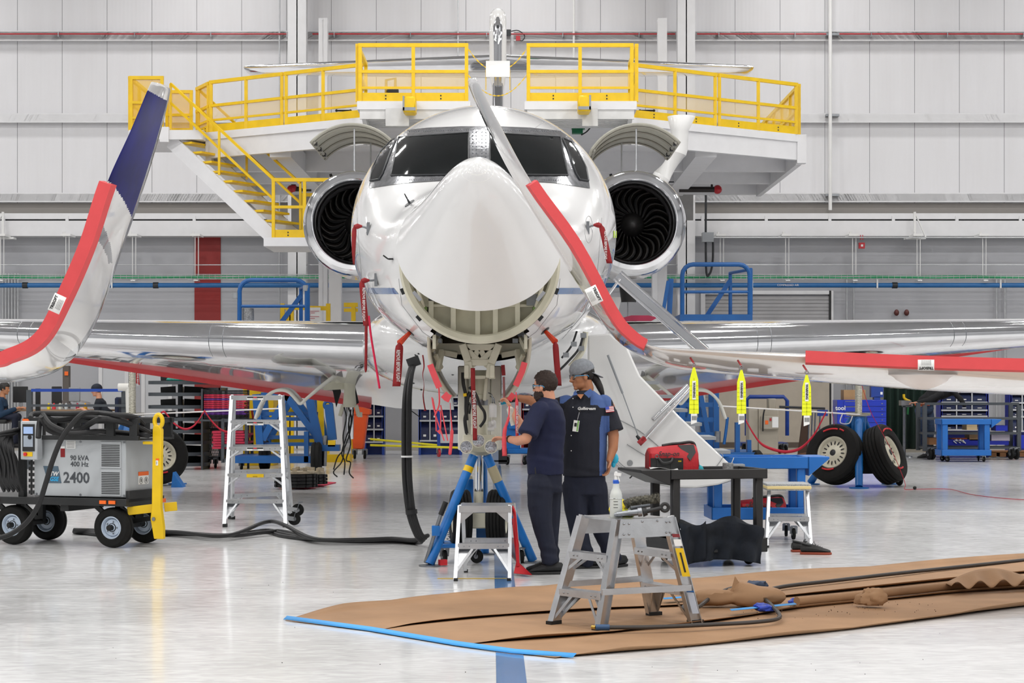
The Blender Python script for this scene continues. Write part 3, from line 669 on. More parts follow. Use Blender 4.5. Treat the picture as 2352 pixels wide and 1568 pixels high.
obj('horizontal_stabilizer',w,jet,ang=60)
# ================= yellow railed maintenance platform around the tail
DZ=7.15
TANM=mat('tan_mesh_screen','#dcbf7c',.7,alpha=.5)
YMESH=mat('yellow_mesh_screen','#dfb325',.6,alpha=.7)
dock=thing('maintenance_platform','white steel tail platform with yellow guardrails above the engines','platform',(XA,40,0))
def rail(p0,p1,parent,z0=0,h=1.08,nseg=2,screen=True,mid=True,toe=True,slope=0,t=.06,full=False,name='guardrail',end=True):
    t*=1.2
    """guardrail from p0 to p1 (deck points)"""
    p0,p1=V(p0),V(p1); d=p1-p0; w=MB(YEL); up=V((0,0,1))
    w.beam(p0+up*h,p1+up*h,t,t)
    if mid: w.beam(p0+up*h*.53,p1+up*h*.53,t,t*.8)
    if screen: w.beam(p0+up*h*.24,p1+up*h*.24,t*.8,t*.6)
    for i in range(nseg+1):
        if not end and i in(0,nseg): continue
        q=p0+d*i/nseg; q=p0+d*(i/nseg)+(d.normalized()*t/2*(1 if i==0 else -1 if i==nseg else 0)); w.beam(q,q+up*(h+t/2-.004),t*.93,t*.93)
    g=obj(name,w,parent,ang=30)
    if toe:
        w=MB(YEL); w.beam(p0+up*.08,p1+up*.08,.02,.17); w.use(DARK)
        n=V((d.y,-d.x,0)).normalized()
        for i in (1,2,3):
            q=p0+d*(i/4.0); [w.box(q+up*zz+n*.012,(.025,.012,.025)) for zz in (.05,.11)]
        obj('toe_board',w,g)
    if screen:
        w=MB(YMESH if full else TANM); a,b_=(h,0.0) if full else (h*.53,h*.24)
        w.add([p0+up*b_,p1+up*b_,p1+up*a,p0+up*a],[(0,1,2,3)]); obj('mesh_screen',w,g,fixn=False)
    return g
# deck outline
dk=MB(TRIM)
C0,C1=-2.98,2.40; yf=36.0
Lp=[(-6.62,40.4),(-3.05,38.2)]; Rp=[(2.45,38.2),(6.30,40.75)]
def slab(poly,z0,z1): dk.prism([V((x,y,z0)) for x,y in poly],(0,0,z1-z0))
slab([(C0,yf),(-.80,yf),(-.80,38.0),(C0,38.6)],DZ-.16,DZ); slab([(.24,yf),(C1,yf),(C1,38.6),(.24,38.0)],DZ-.16,DZ)
slab([(-6.62,40.4),(-3.0,38.1),(-1.1,38.1),(-1.1,47.6),(-6.62,47.6)],DZ-.16,DZ); slab([(6.30,40.75),(6.30,47.6),(.55,47.6),(.55,38.1),(2.4,38.1)],DZ-.16,DZ)
obj('deck',dk,dock)
w=MB(TRIM)
w.beam((-6.6,40.5,DZ-.35),(-3.0,38.25,DZ-.35),.12,.4); w.beam((6.28,40.85,DZ-.35),(2.4,38.25,DZ-.35),.12,.4)
w.beam((6.25,40.8,DZ-.4),(6.25,47.5,DZ-.4),.12,.5); w.beam((-6.55,40.4,DZ-.4),(-6.55,47.5,DZ-.4),.12,.5)
for x in (-4.9,4.1): w.beam((x,39.6,DZ-.42),(x,47.5,DZ-.42),.45,.42)
for y in (42.5,45,47.5): w.bx(-6.5,-1.1,y-.1,y+.1,DZ-.6,DZ-.16); w.bx(.55,6.2,y-.1,y+.1,DZ-.6,DZ-.16)
w.bx(6.2,6.4,40.7,40.95,DZ-.62,DZ+.0)
obj('support_beam',w,dock)
for x0,x1 in ((C0+.05,-.85),(.29,C1-.05)):
    w=MB(mat('deck_soffit','#cfcfce',.6,var=.08))
    for k in range(12): w.bx(x0,x1,yf+.05+k*.17,yf+.15+k*.17,DZ-.24,DZ-.16)
    w.bx(x0,x1,yf+.02,yf+.09,DZ-.34,DZ-.16)
    w.prism([(x0,yf+.05,DZ-.16),(x0,38,DZ-.16),(x0,38,DZ-.6)],(.08,0,0)); w.prism([(x1,yf+.05,DZ-.16),(x1,38,DZ-.16),(x1,38,DZ-.6)],(-.08,0,0))
    w.bx(x0+.5,x0+.95,yf-.02,yf+.02,DZ-.48,DZ-.14) if x0<0 else w.bx(x1-1.0,x1-.7,yf-.02,yf+.02,DZ-.48,DZ-.14)
    obj('soffit',w,dock)
# rear wall boards under deck and support columns
w=MB(TRIM)
w.bx(X_(757,46),X_(785,46),45.8,46.1,0,DZ-.16); w.bx(X_(1497,46),X_(1509,46),45.8,46.1,0,DZ-.16)
obj('support_column',w,dock)
w=MB(mat('grey_backboard','#9b9a98',.6,var=.1)); w.bx(-5.6,-1.1,47.5,47.55,5.6,DZ-.3); w.bx(.6,4.6,47.5,47.55,5.9,DZ-.3); obj('back_panel',w,dock)
# rails
rail((C0+.02,yf+.04,DZ),(-.84,yf+.04,DZ),dock,nseg=2); rail((.28,yf+.04,DZ),(C1-.06,yf+.04,DZ),dock,nseg=2)
rail((C0,yf+.06,DZ),(C0,38.2,DZ),dock,nseg=1,screen=False,toe=False); rail((C1,yf+.06,DZ),(C1,38.2,DZ),dock,nseg=1,screen=False,toe=False)
def lerp(a,b,t): return V(a)+(V(b)-V(a))*t
La,Lb=V((-3.05,38.2,DZ)),V((-6.52,40.4,DZ)); Ra,Rb=V((2.45,38.2,DZ)),V((6.2,40.7,DZ))
rail(La,lerp(La,Lb,.495),dock,nseg=2); rail(lerp(La,Lb,.505),Lb,dock,nseg=2)
rail(Ra,lerp(Ra,Rb,.495),dock,nseg=2); rail(lerp(Ra,Rb,.505),Rb,dock,nseg=2)
rail((6.26,40.8,DZ),(6.26,47.4,DZ),dock,nseg=5,full=True)
rail((-6.5,47.4,DZ),(-1.2,47.4,DZ),dock,nseg=4,full=False); rail((.6,47.4,DZ),(6.2,47.4,DZ),dock,nseg=4)
# landing at the stair head
w=MB(TRIM); w.bx(X_(300,40.2),-6.6,40.0,42.2,DZ-.2,DZ); w.bx(X_(372,40.2),X_(392,40.2),39.95,40.1,DZ-.26,DZ+.06); obj('stair_landing',w,dock)
xl=X_(300,40.2)
rail((xl,40.1,DZ),(X_(378,40.2),40.1,DZ),dock,nseg=1,full=True,h=1.13); rail((xl,40.1,DZ),(xl,42.2,DZ),dock,nseg=2,full=True,h=1.13)
rail((X_(380,41.8),41.8,DZ),(X_(443,41.8),41.8,DZ),dock,nseg=1,full=True,h=1.1); rail((X_(452,41.2),41.2,DZ),(X_(480,40.4),40.4,DZ),dock,nseg=1,full=True,h=1.06)
# stairs
LZ=Z_(547,39.0); s0=V((X_(392,40.25),40.25,DZ-.10)); s1=V((X_(628,39.0),39.0,LZ+.10)); wid=V((.47,.80,0))
for k,o_ in enumerate((V((0,0,0)),wid)):
    w=MB(TRIM); w.beam(s0+o_-V((0,0,.1)),s1+o_-V((0,0,.1)),.05,.30); obj('stringer',w,dock)
    w=MB(YEL); a=s0+o_+V((0,0,.15)); b=s1+o_+V((0,0,.15)); U=V((0,0,1))
    hh=.98; w.beam(a+U*hh,b+U*hh,.05,.05); w.beam(a+U*hh*.58,b+U*hh*.58,.045,.045)
    for t in (0,.48,1): q=a+(b-a)*t; w.beam(q,q+U*hh,.05,.05)
    obj('stair_rail',w,dock)
for k in range(10):
    q=s0+(s1-s0)*((k+.3)/10); w=MB(YEL); w.box(q+wid/2+V((.05,0,.12)),(.27,.9,.045),R(-30)); obj('stair_tread',w,dock)
w=MB(TRIM); w.bx(X_(607,38.9),X_(780,38.9),38.8,40.5,LZ-.18,LZ); obj('lower_landing',w,dock)
rail((X_(624,38.86),38.86,LZ),(X_(775,38.86),38.86,LZ),dock,nseg=2,screen=False,h=1.2)
rail((X_(690,40.4),40.4,LZ),(X_(775,40.4),40.4,LZ),dock,nseg=1,screen=False,h=1.05,toe=False)
# chains and sign in the gap
CH=1.6
ch=thing('safety_chain_sign','blank white sign hung on yellow chains between the platform rails','sign',(X_(1143,36),36,DZ))
w=MB(YEL)
def chain(a,b,sag,mb):
    a,b=V(a),V(b); n=28
    pts=[a+(b-a)*(i/n)+V((0,0,-sag*4*(i/n)*(1-i/n))) for i in range(n+1)]
    for i in range(n): mb.beam(pts[i],pts[i+1],.022 if i%2 else .008,.008 if i%2 else .022)
for z in (1.0,.5): chain((-.84,36,DZ+z*1.0),(.28,36,DZ+z),.42 if z==1 else .40,w)
chain((X_(1116,36),36,DZ+.62),(X_(1116,36),36,DZ+.22),0,w); chain((X_(1171,36),36,DZ+.62),(X_(1171,36),36,DZ+.22),0,w); obj('chain',w,ch)
w=MB(WHITE); w.bx(X_(1116,36),X_(1171,36),35.98,35.995,Z_(177,36),Z_(140,36)); obj('sign_board',w,ch)
# dock bumpers, striped
for px,py,lab in ((942,245,'left'),(1341,243,'right')):
    t=thing('striped_bumper','yellow and grey padded bumper block under the %s platform rail'%lab,'bumper',(X_(px,35.8),35.8,Z_(py+20,35.8)))
    w=MB(YEL); x,z=X_(px,35.8),Z_(py,35.8); w.box((x,35.72,z),(.24,.5,.30)); obj('block',w,t,bevel=.03)
    w=MB(GREY); w.bx(x-.125,x-.09,35.46,35.9,z-.12,z+.155) if lab=='left' else w.bx(x+.09,x+.125,35.46,35.9,z-.12,z+.155); w.bx(x-.12,x+.12,35.46,35.49,z-.12,z-.06); obj('grey_stripe',w,t)
# small things on the platform
w=MB(mat('brass','#b89a4a',.35,.7)); Y=37.5; w.tube([P(887,213,Y),P(887,184,Y),P(908,180,Y),P(908,212,Y)],.03,8); w.use(DARK).box(P(903,212,Y),(.22,.15,.10)); w.use(STEEL).box(P(907,222,Y),(.1,.1,.16)); obj('bench_pipe_vice',w,label='brass pipe bent over a dark vice behind the left platform rail',cat='pipe')
for px,sx in ((789,-1),(1486,1)):
    w=MB(DARK); Y=38.6; z=Z_(285,Y); w.cyl(P(px,285,Y),P(px,256,Y),.022); w.cyl(P(px-16,254,Y),P(px+16,254,Y),.018); w.ball(P(px-16,254,Y),.03,6,4); w.ball(P(px+16,254,Y),.03,6,4); obj('hand_crank',w,label='dark T-handle crank rising at the %s platform edge'%('left' if sx<0 else 'right'),cat='crank')
w=MB(mat('green_hoist','#0f6a45',.4,var=.2)); Y=38.4
for k in range(5): w.box(P(1334-2*k,262+k*10,Y),(.22+.05*(k%2),.2,.09))
w.use(DARK).tube(smoothpts([P(1345,268,Y),P(1362,280,Y),P(1350,300,Y),P(1335,310,Y)],5),.014); obj('chain_hoist',w,label='green hoist block hanging under the right platform bumper',cat='hoist')
t=thing('exhaust_funnel','white angled exhaust hood rising beside the right engine','duct',(X_(1545,36.5),36.5,5.2)); Y=36.5
def ring(px,py,r,tilt=(0,0,1),n=20,Yd=Y):
    x,u=frame(tilt); c=P(px,py,Yd); return [c+x*r*cos(2*pi*k/n)+u*r*sin(2*pi*k/n) for k in range(n)]
w=MB(WHITE); w.loft([ring(1565,268,.27),ring(1561,300,.17),ring(1559,345,.17),ring(1556,352,.17,(.3,0,1)),ring(1520,405,.17,(.5,0,.8)),ring(1508,425,.17,(.5,0,.8))],True,False); obj('duct',w,t,solid=.01)
# pipes hanging under the deck
DP=mat('black_iron_pipe','#26211f',.45,.4,var=.2)
def hang(name,label,pts,r,m=DP,ends=True):
    w=MB(m); w.tube(pts,r,8)
    if ends: w.use(REDP).ball(pts[-1],r*1.6,8,6)
    return obj(name,w,label=label,cat='pipe')
Y=46
hang('sprinkler_branch_pipe','black sprinkler pipe with red cap right of the right engine',[P(1560,435,Y),P(1648,435,Y)],.07)
hang('sprinkler_branch_pipe','thin black bent pipe under the right platform end',[P(1635,430,Y),P(1635,403,Y),P(1706,403,Y),P(1760,354,42.5)],.03,ends=False)
hang('sprinkler_branch_pipe','black pipe with red valve behind the yellow stair',[P(575,403,Y),P(668,403,Y),P(674,404,Y),P(674,432,Y)],.06)
hang('sprinkler_branch_pipe','black pipe between the stair foot and the left engine',[P(715,434,Y),P(668,434,Y)],.06)
for k,(a,b,py,YY) in enumerate(((1560,1820,360,43),(1540,1780,390,44.5),(520,760,362,43),(560,800,388,44.5))):
    w=MB(PGAL); w.tube([P(a,py,YY),P(b,py,YY)],.02,6); obj('deck_conduit',w,label=('long thin conduit under the %s deck, %s of two'%('right' if a>1000 else 'left','front' if YY==43 else 'rear')),cat='pipe')
for sx,x0 in ((1,X_(1380,41)),(-1,X_(740,41))):
    w=MB(DARK)
    for k in range(4): w.tube([(x0,41,5.4+.25*k),(x0+1.6,41,5.4+.25*k)],.015,5)
    for k in range(5): w.box((x0+.3*k+.1,41,5.6+.12*(k%3)),(.12,.2,.12))
    w.tube([(x0+.2,40.8,6.3),(x0+.6,40.8,5.3),(x0+.9,40.8,5.2)],.035,6); obj('service_hose_rack',w,dock)
# ================= wing tips of the two neighbouring aircraft, close to the camera
GW=GLOSS
def sect8(te,le,th,n=14,bulge=.0):
    """airfoil ring between te and le, thickness th along the given normal"""
    te,le=V(te),V(le); d=le-te; c=d.length
    return te,le,d,c
def foil(te,le,nrm,th,n=12):
    te,le=V(te),V(le); d=le-te; N=V(nrm).normalized(); r=[]
    ts=[.5*(1-cos(pi*k/n)) for k in range(n+1)]
    f=lambda t: th*(1.05*sqrt(max(0,1-t))*(t**.75)*2.0+.012)
    for t in ts: r.append(te+d*t+N*f(t))
    for t in ts[::-1][1:-1]: r.append(te+d*t-N*f(t))
    return r
def loftwing(root,secs,mats,name,label,sub=4,matfn=None,nf=12):
    """secs: list of (te,le,normal,th); Catmull-Rom interpolated"""
    T=smoothpts([s[0] for s in secs],sub);Lp=smoothpts([s[1] for s in secs],sub);N=smoothpts([s[2] for s in secs],sub);H=smoothpts([V((s[3],0,0)) for s in secs],sub)
    rings=[foil(a,b,c,d.x,nf) for a,b,c,d in zip(T,Lp,N,H)]
    w=MB(GLOSS); [w.use(m) for m in mats]; w.use(GLOSS)
    def mf(i,j):
        c=(rings[i][j]+rings[i+1][(j+1)%len(rings[0])])/2; return matfn(i,j,CX+F*c.x/c.y,HY-F*(c.z-CH)/c.y)
    w.loft(rings,True,True,True,mf)
    return obj(name,w,root,label=label,ang=60),T,Lp,N,H
# ---- right hand aircraft
rj=thing('neighbour_jet_wing','white wing and tall winglet of another jet entering from the right edge','aircraft',(3.2,13.4,0))
Y=13.2
LE_=lambda px,py,Yd: P(px,py,Yd)
nU=V((0,-.25,1)); 
secs=[(P(3200,845,13.3),P(3100,905,15.6),(0,.1,1),.16),(P(2352,838,13.25),P(2290,885,15.1),(0,.1,1),.125),(P(1850,820,13.2),P(1850,860,14.5),(0,.1,1),.095),
(P(1600,806,13.15),P(1600,842,14.3),(0.03,.1,1),.07),(P(1500,797,13.12),P(1505,828,14.2),(-.35,.1,1),.055),(P(1446,765,13.1),P(1440,800,14.15),(-.75,.05,.6),.05),(P(1405,712,13.1),P(1388,745,14.1),(-.9,.0,.42),.045),
(P(1322,560,13.1),P(1283,580,14.0),(-.93,0,.37),.04),(P(1222,420,13.15),P(1183,415,13.95),(-.93,0,.37),.035),(P(1150,290,13.2),P(1116,285,13.9),(-.93,0,.37),.03),(P(1100,192,13.3),P(1079,200,13.8),(-.93,0,.37),.025),(P(1092,178,13.45),P(1078,182,13.7),(-.93,0,.37),.012)]
nf=24
_,T,Lp,N,H=loftwing(rj,secs,[CHROME],'wing_and_winglet',None,4,lambda i,j,x,y:1 if (8<=j<=15 and i>16) else 0)
def foam_run(T,Lp,i0,i1,root_label,cat='edge guard',w0=.095,txtpos=None,name='edge_foam',parent=None,hh=.05,inset=.02):
    w=MB(FOAM); rr=[]
    for i in range(i0,i1+1):
        te=T[i]; d=(Lp[i]-te).normalized(); a=T[min(i+1,len(T)-1)]-T[max(i-1,0)]; a.normalize(); n=a.cross(d).normalized(); b=-d
        rr.append([te+n*hh+b*.05,te-n*hh+b*.05,te-n*hh*1.05-b*w0,te+n*hh*1.05-b*w0])
    w.loft(rr,True,True,False); return obj(name,w,parent,label=root_label,cat=cat if not parent else None)
# station 0..len-1, sub=4
foam_run(T,Lp,0,8,'long red foam guard on the trailing edge of the right foreground wing',hh=.042)
fo2=foam_run(T,Lp,17,32,'bent red foam guard running up the right foreground winglet',hh=.036)
def sticker(px,py,Y,w_,h_,ang,parent,flip=False,t='TRISOFT'):
    c=P(px,py,Y); s=MB(PAPERW); up=V((-sin(ang),0,cos(ang))); x=V((cos(ang),0,sin(ang)))
    s.add([c+x*a*w_/2+up*b*h_/2+V((0,-.002*k,0)) for k in (0,) for a,b in ((-1,-1),(1,-1),(1,1),(-1,1))],[(0,1,2,3)]); lb=obj('paper_label',s,parent,fixn=False,label='white paper label',solid=.001)
    u=-up if flip else up
    txt(t,.027,c+u*.022+V((0,-.004,0)),INK,lb,'lettering',up=u,bold=.001)
    for k in range(4): txt('I'*34 if 0 else 'edge protection foam system',.0062,c-u*(.002+.010*k)+V((0,-.004,0)),INK,lb,'lettering',up=u)
sticker(2127,838,13.13,.115,.075,0,None if 0 else bpy.data.objects[[o.name for o in COL.objects if o.name.startswith('edge_foam')][0]],True)
sticker(1364,678,12.95,.125,.085,R(-64),fo2)
# probe pins with yellow streamers
YT=mat('fluorescent_yellow','#e9f01a',.6,emit=0,var=.05); 
for px,p0,p1,lab in ((1594,826,972,'leftmost of the three fluorescent yellow tags hanging from the right foreground wing'),(1703,832,972,'middle one of the three fluorescent yellow tags under the right foreground wing'),(1853,843,976,'rightmost of the three fluorescent yellow tags, hanging at the end of the long foam guard')):
    Yd=13.08; t=thing('warning_tag',lab,'tag',P(px,p1,Yd))
    z0,z1=Z_(p0+16,Yd),Z_(p1-22,Yd); x=X_(px,Yd); w=MB(YT); wd=.030
    w.prism([(x-.006,Yd,z0),(x+.006,Yd,z0),(x+wd,Yd,z0-.09),(x+wd+.004,Yd,z1),(x-wd-.004,Yd,z1),(x-wd,Yd,z0-.09)],(0,.006,0)); o=obj('tag_sleeve',w,t,bevel=.002)
    w=MB(mat('tag_seam','#c9cf10',.7))
    for k in range(1,7): zz=z1+(z0-.1-z1)*k/7; w.bx(x-wd,x+wd,Yd-.002,Yd,zz-.002,zz+.002)
    w.bx(x-.003,x+.003,Yd-.002,Yd,z1,z0-.08); obj('tag_stitching',w,o)
    w=MB(PAPERW); w.bx(x-.012,x+.012,Yd-.004,Yd-.001,z1+.10,z1+.23); lb=obj('paper_label',w,o); txt('WARNING',.022,(x,Yd-.006,z1+.165),INK,lb,up=(1,0,0),bold=.0006)
    w=MB(PAPERW); w.prism([(x-wd*.7,Yd,z1),(x+wd*.7,Yd,z1),(x+wd*.66,Yd,z1-.06),(x-wd*.7,Yd,z1-.075)],(0,.003,0)); bc=obj('barcode_label',w,t); w=MB(INK)
    for k in range(9): w.bx(x-.016+k*.004,x-.0145+k*.004+.001*(k%2),Yd-.001,Yd,z1-.045,z1-.015)
    obj('barcode',w,bc)
    w=MB(STEEL); c=V((x,Yd,z0+.012)); w.tube([c+V((.012*cos(a),0,.014*sin(a))) for a in [2*pi*k/12 for k in range(12)]],.003,5,closed=True); w.use(REDFAB).cyl(c+V((0,0,.012)),P(px-8,p0-4,13.2),.007); obj('ring',w,t)
w=MB(mat('clear_film','#e9e3e1',.3,alpha=.75)); 
w.grid(lambda u,v:P(2040+u*160,860+sin(u*pi)*34*v,13.35+.4*v),16,6); obj('film_cover',w,rj,fixn=False)
# ---- left hand aircraft
lj=thing('neighbour_jet_wing','winglet of another jet with a navy blue painted tip, left edge','aircraft',(-3.2,13.2,0))
secs=[(P(-500,845,13.0),P(-420,872,15.0),(0,.1,1),.15),(P(-60,830,12.95),P(-40,862,14.3),(0,.1,1),.10),(P(25,815,12.95),P(60,862,14.2),(.15,.1,1),.085),(P(95,775,12.9),P(150,838,14.15),(.5,.05,.85),.07),
(P(148,680,12.9),P(216,748,14.1),(.88,0,.45),.055),(P(200,560,12.9),P(275,585,14.05),(.93,0,.38),.048),(P(246,420,12.95),P(331,425,14.0),(.93,0,.36),.042),(P(300,300,13.0),P(368,300,13.9),(.93,0,.36),.036),(P(342,200,13.1),P(389,214,13.8),(.93,0,.36),.03),(P(350,188,13.2),P(386,206,13.7),(.93,0,.36),.012)]
NAVY2=mat('navy_livery','#0a1068',.3,coat=0,var=.35,vs=3,spec=.05); SW=mat('livery_swoosh','#6d7076',.2,coat=1)
wl,T2,L2p,N2,H2=loftwing(lj,secs,[CHROME,NAVY2,SW],'wing_and_winglet',None,40,lambda i,j,x,y:1 if abs(j-60)<=15 else 2 if (y>205+(x-335)*.55 and y<416+max(0,x-246)**1.5*.19) else 3 if (505<y<604 and x<258-28*((604-y)/99)**2 and x>249-50*(min(604-y,84)/84)**1.6+max(0,520-y)*1.4) else 0,60)
f3=foam_run(T2,L2p,40,240,'bent red foam guard running up the left foreground winglet',hh=.044)
sticker(131,697,12.74,.125,.085,R(66),f3)
# ================= landing gear, jacks, tyres, airstair
def tyre(name,c,n,Rr,w,parent=None,label=None,cat=None,group=None,slots=16,hubr=.5,wheelm=None):
    c=V(c); n=V(n).normalized(); k=Rr
    root=thing(name,label,cat,(c.x,c.y,0),0,group) if not parent else None; par=root or parent
    t=MB(RUBBER); h=w/2
    pr=[(.54*k,-h*.72),(.60*k,-h*.92),(.80*k,-h*1.0),(.92*k,-h*.92),(.985*k,-h*.7)]
    for g in (-.5,-.17,.17,.5): pr+=[(.995*k,g*h-h*.07),(.955*k,g*h-h*.05),(.955*k,g*h+h*.05),(.995*k,g*h+h*.07)]
    pr+=[(.985*k,h*.7),(.92*k,h*.92),(.80*k,h*1.0),(.60*k,h*.92),(.54*k,h*.72)]
    t.lathe(pr,c,n,48); o=obj('tyre',t,par,ang=30)
    m=MB(wheelm or CREAM); m.lathe([(.55*k,h*.74),(.52*k,h*.80),(.49*k,h*.72),(.47*k,h*.45),(.42*k,h*.40),(.20*k,h*.55),(.16*k,h*.62),(.11*k,h*.62),(.11*k,h*.2),(0,h*.2)],c,n,40)
    m.lathe([(.55*k,-h*.74),(.50*k,-h*.7),(.45*k,-h*.3),(0,-h*.3)],c,n,32)
    wo=obj('wheel_rim',m,par)
    if slots:
        m=MB(BLACK); x,u=frame(n)
        for i in range(slots):
            a=2*pi*i/slots; r_=x*cos(a)+u*sin(a); tt=n.cross(r_)
            p=c+n*(h*.475); ring=[p+r_*(.33*k+.085*k*cos(q))+tt*(.022*k*sin(q)) for q in [2*pi*j/10 for j in range(10)]]
            m.add(ring+[v+n*(.004) for v in ring],[list(range(10,20))]+[(j,(j+1)%10,10+(j+1)%10,10+j) for j in range(10)],False)
        m.use(DARK).lathe([(.105*k,h*.60),(.07*k,h*.64),(0,h*.64)],c,n,16); obj('rim_slots',m,wo)
    return root or o
NY=17.4
ng=MB(CREAM)
# triangulated forging
Yb=17.15
def pp(*a,Y=Yb): return [P(x,y,Y) for x,y in a]
def bars(mb,pts,w,d): 
    for a,b in zip(pts,pts[1:]): mb.beam(a,b,w,d,up=(0,1,0))
bars(ng,pp((1062,790),(1075,830),(1078,868)),.07,.06); bars(ng,pp((1146,790),(1128,835),(1124,868)),.07,.06)
bars(ng,pp((1062,797),(1146,797)),.06,.03); bars(ng,pp((1075,832),(1130,832)),.06,.04); bars(ng,pp((1068,798),(1100,828)),.05,.03); bars(ng,pp((1140,798),(1104,828)),.05,.03); bars(ng,pp((1085,830),(1101,797)),.05,.022); bars(ng,pp((1118,830),(1101,797)),.05,.022)
ng.prism(pp((1076,828),(1132,828),(1138,870),(1123,870),(1120,848),(1108,838),(1095,838),(1083,848),(1080,870),(1066,870)),(0,.08,0))
obj('gear_bracket',ng,jet,bevel=.005)
w=MB(mat('gear_cream','#dedbcf',.4,var=.06,vs=8)); 
w.bx(X_(1052,17.75),X_(1074,17.75),17.7,17.76,Z_(1033,17.75),Z_(840,17.75)); w.bx(X_(1128,17.75),X_(1152,17.75),17.7,17.76,Z_(1033,17.75),Z_(840,17.75)); w.bx(X_(1074,17.78),X_(1128,17.78),17.76,17.8,Z_(1020,17.75),Z_(850,17.75)); obj('aft_door',w,jet,bevel=.01)
w=MB(CREAM)
for x0,x1 in ((1066,1077),(1125,1136)): w.bx(X_(x0,17.1),X_(x1,17.1),17.1,17.2,Z_(868,17.1),Z_(838,17.1))
w.cyl(P(1101,850,NY),P(1101,905,NY),.085,.06,20); w.cyl(P(1101,925,NY),P(1101,975,NY),.075,.075,20); w.cyl(P(1101,905,NY),P(1101,925,NY),.06,.075,20); w.cyl(P(1101,975,NY),P(1101,1032,NY),.075,.085,20)
w.cyl(P(1101,1032,NY),P(1101,1045,NY),.095,.095,20)
w.beam(P(1083,850,17.3),P(1092,920,17.3),.03,.03); w.beam(P(1119,850,17.3),P(1113,920,17.3),.03,.03); w.bx(X_(1090,17.25),X_(1116,17.25),17.2,17.3,Z_(870,17.25),Z_(862,17.25))
w.box(P(1101,1018,17.3),(.30,.12,.16)); st=obj('shock_strut',w,jet,bevel=.004)
w=MB(WHITE); w.cyl(P(1132,930,17.25),P(1132,958,17.25),.036,.036,16); w.cyl(P(1132,926,17.25),P(1132,930,17.25),.02,.036,12); w.box(P(1131,975,17.3),(.07,.08,.06)); w.ball(P(1133,970,17.25),.025,10,8); w.cyl(P(1120,985,17.25),P(1135,985,17.25),.02,.02,10); obj('reservoir',w,st)
w=MB(STEEL); w.tube(smoothpts([P(1122,902,17.25),P(1130,908,17.2),P(1131,926,17.25)],5),.006,6); w.tube(smoothpts([P(1126,910,17.25),P(1134,915,17.2),P(1136,928,17.25)],5),.006,6)
w.lathe([(.082,0),(.082,.05)],P(1101,930,NY),(0,0,1),20); obj('hydraulic_line',w,st)
w=MB(BLACK)
for pl,r in (([(1063,855),(1064,880),(1070,910),(1070,940),(1072,965)],.017),([(1080,900),(1074,915),(1072,945),(1068,965),(1072,995)],.017),([(1090,900),(1096,912),(1102,930),(1112,945),(1114,960),(1110,970),(1102,980)],.014),([(1078,893),(1082,890),(1086,898),(1082,912)],.014),([(1066,960),(1069,985),(1072,998)],.009),([(1070,920),(1080,930),(1078,950)],.01)): w.tube(smoothpts([P(x,y,17.22) for x,y in pl],5),r,7)
w.use(YEL).cyl(P(1068,903,17.22),P(1069,910,17.22),.019); obj('cable_harness',w,st)
LENS=mat('led_lens','#b9bcc4',.12,.4,coat=1,var=.6,vs=90)
for px,py in ((1071,1026),(1099,1012),(1128,1026)):
    c=P(px,py,17.12); w=MB(CREAM); w.lathe([(.0,.07),(.05,.06),(.062,.01),(.062,-.012),(.056,-.014),(.054,-.004)],c,(0,1,0),24); l=obj('landing_light',w,st); w=MB(LENS); w.lathe([(.054,-.004),(.03,-.007),(.001,-.008)],c,(0,1,0),24); obj('lens',w,l,label='clear LED lamp lens')
    w=MB(STEEL)
    for k in range(6): a=k*pi/3; w.lathe([(.012,-.009),(.012,-.006)],c+V((.03*cos(a),0,.03*sin(a))),(0,1,0),8)
    obj('led_cells',w,l)
w=MB(CHROME); w.cyl(P(1100,1040,NY),P(1100,1128,NY),.042,.042,20); obj('oleo_piston',w,jet)
w=MB(CREAM); w.cyl(P(1100,1122,NY),P(1100,1160,NY),.042,.042,20); w.box(P(1100,1195,NY-.05),(.15,.12,.14)); w.cyl(P(1042,1190,NY),P(1158,1190,NY),.035,.035,12); obj('wheel_fork',w,jet,bevel=.01)
for px,yw in ((1058,0),(1144,0)): tyre('nose_wheel',P(px,1190,NY),(-1 if px<1100 else 1,-.12,0),.27,.185,jet,slots=0)
# bay doors, with red foam covers and tied ribbons
def door(sg):
    q=lambda x: 1101+sg*(x-1101)
    pts=[(985,768,17.0),(985,800,16.98),(990,835,16.95),(1003,868,16.9),(1018,893,16.88),(1033,913,16.86)]
    w=MB(mat('door_inner','#bdb6a6',.5,var=.1)); a=[P(q(x),y,Y) for x,y,Y in pts]; b=[P(q(x+12+i*.5),y-3,Y+1.5) for i,(x,y,Y) in enumerate(pts)]
    w.loft([smoothpts(a,5),smoothpts(b,5)],False,False); o=obj('gear_door',w,jet,solid=.03,label='open nose gear door')
    w=MB(CREAM); w.beam(P(q(1008),775,17.2),P(q(992),805,17.1),.03,.04); w.beam(P(q(1015),805,17.2),P(q(1006),850,17.1),.04,.05); w.beam(P(q(1018),810,17.3),P(q(1050),816,17.3),.05,.05); w.beam(P(q(1000),815,17.1),P(q(1014),845,17.2),.03,.03); obj('door_hinge',w,o)
    return o
for sg in (1,-1): door(sg)
